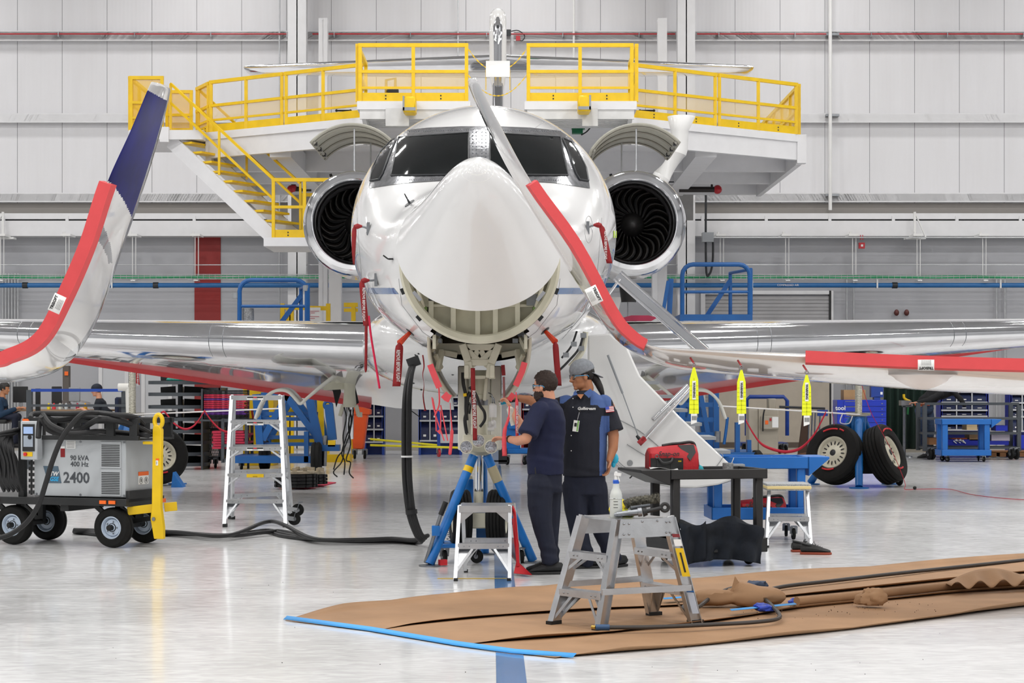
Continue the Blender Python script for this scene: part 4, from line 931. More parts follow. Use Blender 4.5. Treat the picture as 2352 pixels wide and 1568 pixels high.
def cover(pts,wd,lab,Y=16.8,th=.05):
    w=MB(FOAM if 0 else mat('coral_cover','#e04f58',.7,var=.06)); rr=[]
    ps=[P(x,y,Y) for x,y in pts]
    for i,p in enumerate(ps):
        t=(ps[min(i+1,len(ps)-1)]-ps[max(i-1,0)]).normalized(); n=V((t.z,0,-t.x)); rr.append([p+n*wd/2+V((0,-th/2,0)),p-n*wd/2+V((0,-th/2,0)),p-n*wd/2+V((0,th/2,0)),p+n*wd/2+V((0,th/2,0))])
    w.loft(rr,True,True,False); return obj('door_edge_cover',w,None,label=lab,cat='edge guard')
cover([(988,837),(996,858),(1004,878),(1009,890)],.055,'coral red guard on the middle of the left nose gear door')
cover([(1019,905),(1026,912),(1034,916)],.07,'small coral red guard on the lower tip of the left nose gear door')
cover([(1205,832),(1199,853),(1190,873),(1184,886)],.055,'coral red guard on the middle of the right nose gear door')
cover([(1180,904),(1174,912),(1169,919)],.05,'small coral red guard near the lower tip of the right nose gear door')
cover([(1155,838),(1157,862)],.035,'small coral red guard beside the right side of the nose gear panel',Y=17.6)
CR=mat('coral_ribbon','#df4c56',.65,var=.1,vs=14)
def ribbon(name,lab,pts,Y,w0,m=CR,cat='ribbon',tw=0,text=None,tp=None):
    mb=MB(m); ps=smoothpts([P(x,y,Y) if not isinstance(Y,(list,tuple)) else P(x,y,Y[i]) for i,(x,y) in enumerate(pts)],6); n=len(ps)
    A=[];B=[]
    for i,p in enumerate(ps):
        t=(ps[min(i+1,n-1)]-ps[max(i-1,0)]).normalized(); nn=V((t.z,0,-t.x)).normalized() if abs(t.z)+abs(t.x)>1e-3 else V((1,0,0)); a=tw*i/n
        d=nn*cos(a)+V((0,1,0))*sin(a); ww=w0[i*(len(w0)-1)//max(1,n-1)] if isinstance(w0,list) else w0; A.append(p+d*ww/2); B.append(p-d*ww/2)
    mb.loft([A,B],False,False); o=obj(name,mb,None,label=lab,cat=cat,solid=.003)
    if text: c,sz,up=tp; txt(text,sz,c,WHITE,o,'lettering',up=up,bold=.0006)
    return o
zt,zb2=Z_(852,17.0),Z_(1008,17.0)
o=ribbon('remove_before_flight_streamer','long dark red REMOVE BEFORE FLIGHT ribbon down the front of the nose gear strut',[(1086,845),(1087,900),(1090,950),(1091,1011)],17.0,.040,REDFAB,'streamer'); txt(RBF,.038,(X_(1089,16.98),16.985,(Z_(880,17)+Z_(1000,17))/2),WHITE,o,'lettering',up=(1,0,.03),bold=.0008,sx=.82)
o=ribbon('remove_before_flight_streamer','coral and white REMOVE BEFORE FLIGHT ribbon in front of the bearded worker\'s forearm',[(1185,900),(1187,920),(1187,960),(1188,1010)],16.55,[.012,.028,.028,.024],CR,'streamer'); txt(RBF,.026,(X_(1187.5,16.5),16.535,Z_(963,16.53)),WHITE,o,'lettering',up=(1,0,0),bold=.0008,sx=.85)
ribbon('tie_ribbon','wide coral ribbon curving down past the bearded worker\'s hand',[(1170,932),(1168,960),(1160,985),(1158,1010),(1159,1047)],16.4,[.012,.025,.035,.04,.045],CR,tw=.2)
ribbon('tie_ribbon','wide coral ribbon hanging under the left nose gear door',[(1034,925),(1036,960),(1038,990),(1036,1020),(1033,1045)],16.9,[.006,.012,.03,.03,.004],CR)
ribbon('tie_ribbon','thin red and white cord bundle hanging from the left nose gear door',[(1008,890),(1009,925),(1003,945),(998,955)],16.85,.014,CR)
w=MB(CR)
for a in (((992,912),(998,945),(1020,1012)),((994,915),(1000,950),(1002,990)),((1012,930),(1018,960),(1028,1012)),((1006,942),(1012,948),(1012,985))): w.tube(smoothpts([P(x,y,16.87) for x,y in a],5),.006,5)
w.prism([P(1003,990,16.87),P(1012,984,16.87),P(1011,998,16.87)],(0,.004,0)); obj('ribbon_tangle',w,label='tangle of thin red cords with a small pennant below the left nose gear door',cat='cord')
ribbon('tie_ribbon','narrow dark red crinkled ribbon beside the thick black power cable',[(971,815),(974,840),(971,860),(974,885),(972,910),(977,943)],18.6,[.014]*5+[.035],REDFAB,tw=3)
ribbon('tie_ribbon','long bright pink red ribbon curving over the front of the belly fairing',[(847,725),(852,770),(860,820),(872,892)],19.2,.022,mat('pink_red','#e0164a',.6))
ribbon('tie_ribbon','dark red streamer hanging edge on left of the long pink ribbon',[(841,724),(841,790),(840,855)],19.0,[.03,.028,.01],REDFAB)
ribbon('tie_ribbon','pale pink pair of straps by the right side of the nose gear panel',[(1157,865),(1158,905),(1158,925)],17.5,.022,mat('pale_pink','#e99aa0',.6))
# ---- tripod jack under the nose gear
JB=mat('jack_blue','#116cba',.38,var=.15,vs=9)
tj=thing('tripod_jack','scuffed bright blue tripod jack standing around the nose gear','jack',(X_(1101,17.3),17.3,0))
apex=P(1102,1035,17.25)
legs=[(P(1088,1046,17.22),G(987,1300)),(P(1118,1046,17.22),G(1224,1292)),(P(1108,1040,17.5),V((X_(1113,18.2),18.2,0)))]
for a,b in legs:
    w=MB(JB); b=b+V((0,0,.02)); w.cyl(a,b,.043,.043,16); l=obj('leg',w,tj)
    w=MB(STEEL); w.lathe([(0,.0),(.10,0),(.10,.012),(0,.02)],V((b.x,b.y,0)),(0,0,1),20); obj('foot_plate',w,l)
w=MB(mat('tape_wrap','#a79d80',.7)); a,b=legs[1]; w.cyl(a+(b-a)*.10,a+(b-a)*.24,.046,.046,16); obj('tape_wrap',w,tj)
w=MB(YEL); a,b=legs[0]; w.cyl(a+(b-a)*.10,a+(b-a)*.15,.0445,.0445,16); obj('yellow_sticker',w,tj)
w=MB(STEEL); w.cyl(P(977,1292,17.0),P(1013,1180,16.95),.017); w.use(BLACK).cyl(P(1012,1182,16.95),P(1024,1152,16.95),.024); w.use(JB).box(P(1001,1218,16.97),(.07,.07,.09)); obj('pump_handle',w,tj)
w=MB(JB); w.cyl(P(1074,1100,17.7),P(1074,1190,17.7),.055,.055,16); w.bx(X_(1012,17.3),X_(1056,17.3),17.2,17.6,Z_(1256,17.3),Z_(1247,17.3)); w.bx(X_(1012,17.3),X_(1020,17.3),17.25,17.35,Z_(1250,17.3),Z_(1230,17.3)); w.use(mat('tank_cap','#cfc29a',.5)).cyl(P(1074,1092,17.7),P(1074,1100,17.7),.045,.05); w.use(JB).bx(X_(1094,17.6),X_(1119,17.6),17.55,17.75,Z_(1235,17.6),Z_(1175,17.6)); obj('pump_tank',w,tj,bevel=.004)
w=MB(STEEL); w.tube([P(1030+4*cos(k*.8),1190+k*1.1,17.25+.02*sin(k*.8)) for k in range(48)],.004,5); obj('coil_hose',w,tj)
def caster(mb_parent,c,r=.05,w_=.03,yaw=0,name='caster',m=None):
    c=V(c); d=V((cos(yaw),sin(yaw),0)); w=MB(m or RUBBER); w.lathe([(0,-w_/2),(r*.6,-w_/2),(r*.95,-w_/2),(r,-w_*.3),(r,w_*.3),(r*.95,w_/2),(0,w_/2)],c,d,24); o=obj(name,w,mb_parent)
    w=MB(STEEL); w.lathe([(0,-w_*.62),(r*.35,-w_*.6),(r*.35,w_*.6),(0,w_*.62)],c,d,12)
    for s_ in (-1,1): w.beam(c+d*s_*w_*.75,c+d*s_*w_*.75+V((d.y*r*.4,-d.x*r*.4,r*1.25)),.006,r*.6,up=d)
    w.box(c+V((d.y*r*.4,-d.x*r*.4,r*1.28)),(w_*2,w_*2,.012)); obj('caster_fork',w,o); return o
for px,py in ((1020,1280),(1095,1268),(1196,1275)): caster(tj,(X_(px,17.3),17.3,.062),.062,.035,.3 if px!=1095 else 1.2)
w=MB(REDBRT); w.box(P(1017,1291,17.0),(.07,.05,.05),R(25)); obj('red_knob',w,tj)
# red tarp / flag by the small ladder
w=MB(mat('red_flag','#cc1524',.6,var=.1)); w.loft([[P(1176,1190,16.2),P(1182,1250,16.2),P(1186,1290,16.3),P(1180,1316,16.1)],[P(1180,1190,16.25),P(1192,1250,16.3),P(1190,1290,16.4),P(1222,1320,16.0)]],False,False)
w.tube(smoothpts([P(1172,1160,16.15),P(1181,1175,16.1),P(1186,1230,16.2),P(1190,1300,16.2)],5),.012,6); obj('red_pennant',w,label='red fabric flag draped from the small ladder to the floor by the bearded worker\'s shoe',cat='flag',solid=.004)
# ---- main gear legs (wheels removed) and gear doors
def mir_(v): return V((2*XA-v.x,v.y,v.z))
for sg in (-1,1):
    T=(lambda v:v) if sg<0 else mir_
    w=MB(CREAM); Y=26.6; w.cyl(T(P(803,872,Y)),T(P(803,905,Y)),.085,.08,20); w.cyl(T(P(803,900,Y)),T(P(803,935,Y)),.08,.10,20)
    for a,b in (((788,930),(781,955)),((818,930),(824,955))): w.beam(T(P(*a,Y)),T(P(*b,Y)),.05,.10,up=(0,1,0))
    w.box(T(P(827,952,Y)),(.06,.08,.07)); w.cyl(T(P(770,874,Y-.1)),T(P(830,862,Y)),.045); 
    w.prism([T(P(738,890,Y)),T(P(765,874,Y)),T(P(800,872,Y)),T(P(800,893,Y)),T(P(745,896,Y))],(0,.06,0)); g=obj('main_gear_leg',w,jet)
    w=MB(CHROME); w.cyl(T(P(804,935,Y)),T(P(804,1008,Y)),.055,.05,14); obj('gear_piston',w,g)
    w=MB(mat('black_shroud','#1d1d1f',.7)); w.prism([T(P(752,868,Y+.2)),T(P(775,862,Y+.2)),T(P(783,900,Y+.2)),T(P(772,935,Y+.2)),T(P(765,900,Y+.2))],(0,.05,0)); w.prism([T(P(812,872,Y+.2)),T(P(824,925,Y+.2)),T(P(806,935,Y+.2)),T(P(805,880,Y+.2))],(0,.05,0)); obj('black_shroud',w,g)
    w=MB(BLACK)
    for k,pl in enumerate(([(790,935),(795,960),(788,1000),(790,1030),(785,1060),(766,1083),(775,1095)],[(800,935),(808,965),(795,1005),(785,1040),(792,1060),(790,1090)],[(806,940),(800,980),(805,1020),(795,1055),(805,1062),(802,1085),(812,1098)],[(812,940),(804,990),(790,1030),(775,1050),(766,1078)])): w.tube(smoothpts([T(P(x,y,Y-.08)) for x,y in pl],5),.010,5)
    obj('loose_wires',w,g)
    w=MB(mat('gear_door_cream','#cdccc4',.4,coat=.4)); pl=[(586,962),(600,925),(622,902),(645,896),(664,901),(680,918),(690,927),(704,915),(735,888),(768,862)]
    a=smoothpts([T(P(x,y,25.2)) for x,y in pl],5); b=[T(P(CX+(x-CX)*.985,HY+(y-HY)*.9-3,26.2)) for x,y in pl]; w.loft([a,smoothpts(b,5)],False,False); obj('main_gear_door',w,jet,solid=.04,label='open curved main gear door')
# ---- tripod wing jacks
def wjack(px,label):
    Y=31.2; x=X_(px,Y); t=thing('wing_jack',label,'jack',(x,Y,0),0,None); JW=mat('jack_deep_blue','#0f62a8',.35,var=.12,vs=6)
    w=MB(JW); zt=Z_(955,Y); w.cyl((x,Y,zt-.35),(x,Y,zt),.12,.13,20); w.cyl((x,Y,.25),(x,Y,zt-.3),.085,.085,16); obj('cylinder',w,t)
    w=MB(mat('threaded_screw','#a9a79b',.35,.7)); z=zt; n=0; zt2=Z_(845,Y)
    pr=[]
    while z<zt2: pr+=[(.062,z),(.055,z+.012)]; z+=.024
    w.lathe([(r,h) for r,h in pr],(x,Y,0),(0,0,1),18); w.cyl((x,Y,zt2),(x,Y,Z_(808,Y)),.03); w.lathe([(0,0),(.16,0),(.16,.03),(0,.03)],(x,Y,zt),(0,0,1),20); w.beam((x-.2,Y,zt+.03),(x+.2,Y,zt+.03),.02,.05); obj('screw_column',w,t)
    for a in (80-180,210-180+10,-20+180-10):
        d=V((cos(R(a)),sin(R(a)),0)); w=MB(JW); f=V((x,Y,0))+d*.85; w.cyl(V((x,Y,zt-.05))+d*.1,f+V((0,0,.03)),.07,.06,14); w.box(V((x,Y,zt-.06))+d*.1,(.14,.14,.08)); l=obj('leg',w,t)
        w=MB(JW); w.lathe([(0,0),(.16,0),(.16,.02),(0,.025)],f,(0,0,1),18); obj('foot_plate',w,l)
    w=MB(BLACK); w.box((x+.2,Y+.25,.35),(.5,.4,.3)); obj('pump_box',w,t); caster(t,(x+.7,Y+.1,.09),.09,.04,.4)
    return t
wjack(1972,'blue tripod wing jack with a ribbed screw, between the two leaning tyres'); wjack(304,'blue tripod wing jack with a ribbed screw behind the ground power cart')
# spare main wheels leaning on the jacks
def lean(px,n,Rr,w_,Y,label,slots=16):
    n=V(n).normalized(); zc=Rr*sqrt(1-n.z**2)+w_/2*abs(n.z); t=tyre('aircraft_wheel',(X_(px,Y),Y,zc),n,Rr,w_,label=label,cat='tyre',slots=slots)
    c=V((X_(px,Y),Y,zc)); x,u=frame(n); m=MB(REDBRT)
    for a0,a1,r in ((60,100,.78),(105,118,.80),(250,290,.62)):
        p=[c+n*(w_/2*1.02)+(x*cos(R(a0+(a1-a0)*k/6))+u*sin(R(a0+(a1-a0)*k/6)))*Rr*r for k in range(7)]; m.tube(p,.014,5)
    obj('red_tape',m,t); return t
lean(1920,(-.60,-.72,.30),.50,.36,31.0,'large black aircraft tyre leaning right against the blue wing jack')
lean(2032,(.78,-.50,.36),.50,.36,31.0,'large black aircraft tyre leaning left against the blue wing jack')
lean(366,(.35,-.86,.12),.47,.34,31.3,'aircraft tyre standing behind the yellow tow bar of the power cart')
w=MB(JB); w.prism([(X_(393,30.7),30.7,0),(X_(420,30.7),30.7,0),(X_(397,30.7),30.7,.25)],(0,.3,0)); obj('wheel_chock',w,label='blue wedge chock at the foot of the tyre behind the power cart',cat='chock')
# ---- airstair door
AW=mat('airstair_white','#dcdcdb',.3,coat=.6,var=.02)
st_=thing('airstair_door','white airstair door folded down from the right side of the jet','airstair',(X_(1560,19.6),19.6,0))
poly=[(1350,770),(1400,765),(1440,795),(1470,862),(1560,955),(1705,1092),(1690,1100),(1650,1113),(1600,1120),(1550,1119),(1500,1110),(1450,1090),(1415,1060),(1385,1000),(1362,920),(1350,840)]
w=MB(AW); w.prism([P(x,y,19.5) for x,y in poly],(0,.12,0)); w.prism([P(x,y,20.4) for x,y in poly],(0,.1,0))
low=[P(x,y,19.5) for x,y in poly[5:]]; 
w.loft([smoothpts([P(x,y,19.55) for x,y in poly[5:]],3),smoothpts([P(x,y,19.55)+V((0,.9,0)) for x,y in poly[5:]],3)],False,False); so=obj('door_shell',w,st_,bevel=.02,seg=2)
w=MB(mat('seam_grey','#8a8c8e',.5))
for pl in ([(1415,960),(1470,990),(1530,1040)],[(1408,1045),(1440,1075),(1500,1090),(1560,1092)],[(1440,1020),(1500,1052),(1600,1062)],[(1655,1040),(1660,1050),(1640,1078)]): w.tube(smoothpts([P(x,y,19.49) for x,y in pl],5),.004,5)
for k in range(14): w.lathe([(.0,-.002),(.03,-.002),(.03,0)],P(1447,1063,19.495),(0,1,0),14) if k==0 else None
obj('panel_seams',w,so)
for k in range(7):
    t0=(k+.5)/7; a=P(1470+(1700-1470)*t0,862+(1085-862)*t0,19.7); w=MB(GREY); w.bx(a.x-.05,a.x+.12,19.65,20.4,a.z-.02,a.z+.015) ; obj('step',w,st_)
w=MB(CHROME); 
for d in (-.035,.035): w.cyl(P(1418,632,19.4)+V((d,0,d)),P(1618,808,19.4)+V((d,0,d)),.018,.018,10)
w.beam(P(1418,632,19.42),P(1618,808,19.42),.02,.07); w.cyl(P(1424,640,19.4),P(1388,690,19.4),.014); obj('handrail',w,st_)
w=MB(CHROME); w.cyl(P(1474,1013,19.4),P(1585,890,19.4),.026,.026,10); w.cyl(P(1500,962,19.5),P(1580,884,19.5),.022,.022,10); w.box(P(1474,1012,19.4),(.09,.06,.06),Matrix.Rotation(R(-45),3,'Y')); w.use(REDFAB).box(P(1478,1008,19.36),(.05,.02,.03),Matrix.Rotation(R(-45),3,'Y')); obj('lower_strut',w,st_)
w=MB(GREY); w.cyl(P(1396,815,19.4),P(1430,903,19.4),.012); w.cyl(P(1430,903,19.4),P(1467,1004,19.4),.006); w.use(BLACK).cyl(P(1462,1000,19.4),P(1469,1008,19.4),.014,.02); obj('support_cable',w,st_)
# door opening edge and exposed hinge bay on the fuselage right side
w=MB(mat('door_seal','#2a2c2e',.6)); pts=[hit(FB,x,y) for x,y in ((1409,600),(1404,640),(1392,670),(1376,700))]; w.tube([h[0]+h[1]*.01 for h in pts if h],.012,6)
for pl in ([(1340,765),(1330,800),(1305,830),(1285,850)],[(1325,760),(1312,795),(1290,822)]): w.tube(smoothpts([P(x,y,19.3) for x,y in pl],5),.012,6)
w.use(GREY)
for x,y in ((1318,790),(1300,815),(1340,770),(1335,800)): w.box(P(x,y,19.3),(.06,.04,.05))
w.use(CREAM); w.tube(smoothpts([P(1345,762,19.35),P(1338,805,19.35),P(1310,842,19.35)],5),.03,8); obj('door_hinge_bay',w,jet)
# ================= ground power cart
gp=thing('ground_power_cart','grey ground power unit on a black four wheeled trailer with yellow tow bar','power cart',(-4.04,19.0,0),R(-19.4))
BLKP=mat('black_powder_coat','#1f2021',.5,var=.15,vs=8); GPU=mat('unit_grey','#b2b6b9',.38,var=.05,vs=2); TXT=mat('grey_lettering','#45494e',.5)
lx=lambda px:.15-(292-px)/198.0
lz=lambda py:1.6-(py-895)/225.0
def lo(name,mb,par=gp,**k): return obj(name,mb,par,local=True,**k)
w=MB(GPU); w.bx(-.93,.15,-.02,.60,.51,1.095); body=lo('generator_body',w,bevel=.006)
w=MB(BLKP)
w.bx(-1.75,.20,-.10,-.04,.425,.50); w.bx(-1.75,.20,.60,.66,.425,.50); w.bx(-1.75,.20,-.04,.60,.46,.50); w.bx(.16,.2,-.04,.62,.42,.58); w.bx(-.6,-.5,-.05,.62,.36,.43); lo('chassis',w,bevel=.004)
w=MB(BLKP)
for y0,y1 in ((-.08,-.04),(.60,.64)):
    w.bx(-1.02,.33,y0,y1,1.26,1.315); w.bx(-1.02,.33,y0,y1,1.09,1.135)
    for x in (-1.0,-.38,.0,.27): w.bx(x-.045,x+.045,y0,y1,1.13,1.27)
w.bx(-1.02,.33,-.04,.6,1.09,1.11)
for x in (-1.0,.29): w.bx(x-.02,x+.02,-.04,.60,1.26,1.315)
for x in (-1.06,): w.bx(x-.035,x+.035,-.06,0,.5,1.28); w.bx(x-.03,x+.03,.55,.6,.5,1.28)
lo('top_rack',w,bevel=.003)
w=MB(mat('grille_dark','#3a3b3c',.5)); 
for k in range(9): w.bx(-.99,-.93,-.03,-.015,.53+.06*k,.565+.06*k)
w.bx(-.965,-.955,-.035,-.012,.52,1.08); lo('radiator_grille',w)
w=MB(ALU)
for z0 in (.545,.825):
    w.use(GPU); w.bx(-.14,.10,-.03,-.018,z0-.02,z0+.25); w.use(BLKP)
    for k in range(13): w.bx(-.125,.085,-.034,-.028,z0+.0+.0175*k,z0+.008+.0175*k)
lo('vent_louvres',w,body)
for t,px,py,sz,b in (('90 kVA',185,1052,.072,.001),('400 Hz',185,1066,.072,.001),('2400',178,1098,.155,.003)): txt(t,sz,(lx(px),-.022,lz(py)),TXT,body,'lettering',local=True,bold=b)
w=MB(mat('logo_blue_grey','#4e6373',.4)); w.prism([(lx(100),-.022,lz(1071)),(lx(135),-.022,lz(1071)),(lx(143),-.022,lz(1110)),(lx(112),-.022,lz(1110))],(0,-.002,0)); lg=lo('logo_panel',w,body)
txt('ITW',.06,(lx(124),-.026,lz(1089)),WHITE,lg,'lettering',local=True,bold=.002,shear=.25); txt('GSE',.06,(lx(126),-.026,lz(1101)),mat('logo_cyan','#2fa5dc',.4),lg,'lettering',local=True,bold=.002,shear=.25)
w=MB(PAPERW); w.bx(lx(154),lx(176),-.024,-.02,lz(1030),lz(1012)); w.use(INK)
for k in range(5): w.bx(lx(156),lx(174),-.025,-.023,lz(1028-3.4*k),lz(1027.3-3.4*k))
w.use(REDFAB).bx(lx(141),lx(151),-.024,-.02,lz(1050),lz(1030)); w.use(PAPERW).bx(lx(141),lx(151),-.024,-.02,lz(1030),lz(1025)); lo('rating_label',w,body)
w=MB(PAPERW); w.bx(.151,.154,.22,.42,.63,.76); w.use(ORANGE).bx(.151,.155,.22,.42,.72,.76); w.use(INK)
for y in (.27,.37): w.lathe([(.03,0),(.034,0),(.034,.002),(.03,.002)],(.154,y,.67),(1,0,0),16); w.bx(.154,.156,y-.008,y+.008,.655,.69)
lo('warning_label',w,body)
w=MB(STEEL)
for x,z in ((-.9,.53),(.13,.53),(.13,1.07),(-.38,1.07),(-.38,.53)): w.lathe([(0,-.006),(.011,-.006),(.012,0)],(x,-.02,z),(0,1,0),8)
lo('panel_screws',w,body)
w=MB(GPU); w.bx(lx(64),lx(104),-.16,-.06,lz(1056),lz(967)); cb=lo('control_box',w,bevel=.008)
w=MB(BLKP); w.bx(lx(70),lx(98),-.168,-.158,lz(1036),lz(974)); w.use(mat('lcd_blue','#8fa6cc',.3,emit=.35)).bx(lx(73),lx(95),-.172,-.166,lz(996),lz(980)); w.use(mat('keypad_grey','#9aa4b0',.4)).bx(lx(73),lx(95),-.172,-.166,lz(1026),lz(1000)); w.use(BLACK)
w.lathe([(0,-.178),(.022,-.178),(.022,-.17)],(lx(88),0,lz(1004)),(0,1,0),12)
w.use(YEL).bx(lx(72),lx(93),-.168,-.158,lz(1048),lz(1038)); w.use(REDBRT).lathe([(0,-.19),(.018,-.188),(.018,-.165)],(lx(78),0,lz(1043)),(0,1,0),14); lo('display_panel',w,cb)
for x,y,z in ((lx(68),-.09,1.285),(lx(279),-.09,1.285),(lx(299),-.09,1.285),(lx(250),-.11,.465),(lx(271),-.11,.465),(-1.33,-.11,.465)):
    w=MB(ORANGE); w.box((x,y,z),(.075,.012,.035)); lo('reflector',w)
w=MB(ORANGE); w.box((.40,.3,.47),(.012,.07,.04)); lo('reflector',w)
for wx,wy in ((0,0),(-1.18,0),(0,.62),(-1.18,.62)):
    c=V((wx,wy,.205)); w=MB(RUBBER); h=.07; w.lathe([(.115,-h*.8),(.13,-h),(.18,-h),(.2,-h*.7),(.205,-h*.25),(.198,-h*.2),(.198,h*.2),(.205,h*.25),(.2,h*.7),(.18,h),(.13,h),(.115,h*.8)],c,(0,-1,0),40); tw_=lo('wheel_tyre',w)
    w=MB(mat('rim_pale_blue','#b9c6d6',.35)); w.lathe([(.115,-.055),(.10,-.05),(.09,0),(.085,.03),(.04,.035),(.03,.05)],c,(0,-1,0),32); w.lathe([(.115,.055),(.104,.058),(.095,.03),(.085,.0),(.0,.0)],c,(0,-1,0),32); w.use(BLACK).lathe([(.03,.0),(.03,.10),(.02,.115),(0,.115)],c,(0,-1,0),16); w.lathe([(.045,.0),(.045,.04),(.0,.04)],c,(0,-1,0),16); w.use(STEEL)
    for k in range(5): a=2*pi*k/5; w.ball(c+V((.062*cos(a),-.045 if wy==0 else -.005,.062*sin(a))),.009,6,4)
    lo('wheel_rim',w,tw_)
for x in (0,-1.18):
    w=MB(BLKP); w.cyl((x,-.02,.205),(x,.64,.205),.028)
    for y in (.1,.5): w.bx(x-.03,x+.03,y-.03,y+.03,.2,.46); w.beam((x,y,.2),(x-.28,y,.42),.03,.05)
    lo('axle',w)
w=MB(BLKP); w.beam((.05,.3,.25),(.35,.3,.3),.08,.05); lo('steering_link',w)
w=MB(YEL); 
w.beam((.14,.03,.37),(.46,.12,.41),.02,.085); w.beam((.50,.14,.41),(.60,.22,.42),.02,.09)
lo('drawbar_yoke',w,bevel=.004)
w=MB(YEL); bxp=V((.50,.0,0)); 
w.prism([(.46,.0,.10),(.565,.0,.10),(.565,.0,.22),(.535,.0,.42),(.545,.0,1.2),(.515,.0,1.24),(.455,.0,1.24),(.445,.0,1.2),(.435,.0,.42),(.42,.0,.30)],(0,.05,0))
w.tube([V((.50+.045*cos(a),.025,1.285+.065*sin(a))) for a in [2*pi*k/20 for k in range(20)]],.022,8,closed=True); w.bx(.33,.45,.0,.03,1.05,1.08); tb_=lo('tow_bar',w,bevel=.006,seg=2)
w=MB(PAPERW); w.bx(.485,.51,-.004,0,.84,.89); w.use(ORANGE).bx(.485,.52,-.004,0,.89,.91); w.use(STEEL).lathe([(0,-.01),(.02,-.01),(.02,0)],(.46,0,.30),(0,1,0),10); w.use(INK).bx(.494,.498,-.006,0,.85,.88); lo('tow_bar_label',w,tb_)
# cables on and beside the cart
CABM=mat('black_cable','#161618',.6,var=.15,vs=12)
def wcab(pts,r,mb): mb.tube(smoothpts(pts,7),r,9)
w=MB(CABM); Y=18.75
for pl,r in (([(88,1005),(95,960),(130,965),(190,957),(250,962),(300,972),(345,995)],.028),([(95,955),(110,985),(145,995),(185,985),(230,962),(275,968),(330,988)],.03),([(110,975),(160,995),(230,990),(300,995),(340,1000)],.026),([(70,960),(80,950),(150,950),(220,948),(260,952),(310,958),(330,975)],.027)): wcab([P(x,y,Y+.1*i%.4) for i,(x,y) in enumerate(pl)],r,w)
wcab([P(98,952,18.8),P(115,975,18.7),P(145,990,18.7)],.03,w)
lo_=obj('coiled_cable',w,label='thick black power cables coiled in the top rack of the power cart',cat='cable')
w=MB(CABM); wcab([P(224,948,18.75),P(190,950,18.5),P(160,980,18.5),P(140,1010,18.5),P(120,1060,18.5),P(105,1110,18.5),P(88,1160,18.55),P(60,1200,18.6),P(20,1228,18.6),P(-30,1240,18.6)],.026,w); obj('power_cable',w,label='thick black cable looping down in front of the grey panel of the power cart',cat='cable')
w=MB(CABM)
for k in range(13):
    x=4+k*3.6; wcab([P(52,985+k%3*3,19.35+.03*k),P(28,988+(k*7)%11,19.2+.02*k),P(x-18,1005+k*2,19.15),P(x-14+(k%4)*3,1060,19.15+.03*(k%3)),P(x-4,1105,19.15),P(x+6,1128-(k%3)*6,19.2)],.017,w)
obj('hanging_cable_bundle',w,label='bundle of black cables hanging over the left end of the power cart',cat='cable')
# floor power cable up to the aircraft
for k in range(4):
    w=MB(CABM); o=k*.028; e=.02*(k%2)
    pts=[G(170,1225+k),G(262,1234-k*1.2),G(400,1230+k),G(520,1233+k*3),G(610,1226-k*2+9*(k==2)),G(650,1235-k*3),G(720,1243+k*2),G(820,1247+k*1.5),G(900,1246+k),G(950,1249+k)]
    pts=[p+V((0,0,.02+(.05 if (k==3 and 4<=i<=5) else 0)+.012*k)) for i,p in enumerate(pts)]
    y=18.9; dx=.02*(k-1.5)
    pts+=[V((X_(975,19.0)+dx,19.0,.06+.02*k)),V((X_(962,18.9)+dx,18.9,Z_(1228,18.9))),V((X_(945,18.8)+dx,18.8,Z_(1180,18.8))),V((X_(936,18.8)+dx,18.8+e,Z_(1110,18.8))),V((X_(934,18.8)+dx,18.8+e,Z_(1040,18.8))),V((X_(934,18.8)+dx,18.8+e,Z_(960,18.8))),V((X_(936,18.85)+dx*.8,18.85+e,Z_(900,18.85))),V((X_(942,19.1)+dx*.6,19.1,Z_(860,19.1))),V((X_(948,19.6)+dx*.5,19.6,Z_(838,19.6)))]
    wcab(pts,.022,w); obj('aircraft_power_cable',w,label='black ground power cable strand running along the floor up to the jet belly',cat='cable',group='strands of the ground power cable')
w=MB(mat('plug_black','#303133',.55)); w.box(P(950,831,19.55),(.13,.12,.10),Matrix.Rotation(R(-20),3,'Y')); obj('power_plug',w,label='black power plug on the belly at the top of the thick cable',cat='plug')
w=MB(WHITE); w.cyl(P(935,1050,18.8),P(935,1046,18.8),.062); w.use(BLACK).cyl(P(934,1180,18.8)+V((.05,0,0)),P(933,1170,18.8)+V((.05,0,0)),.06); obj('cable_tie',w,label='cable ties around the vertical part of the black power cable',cat='cable tie')
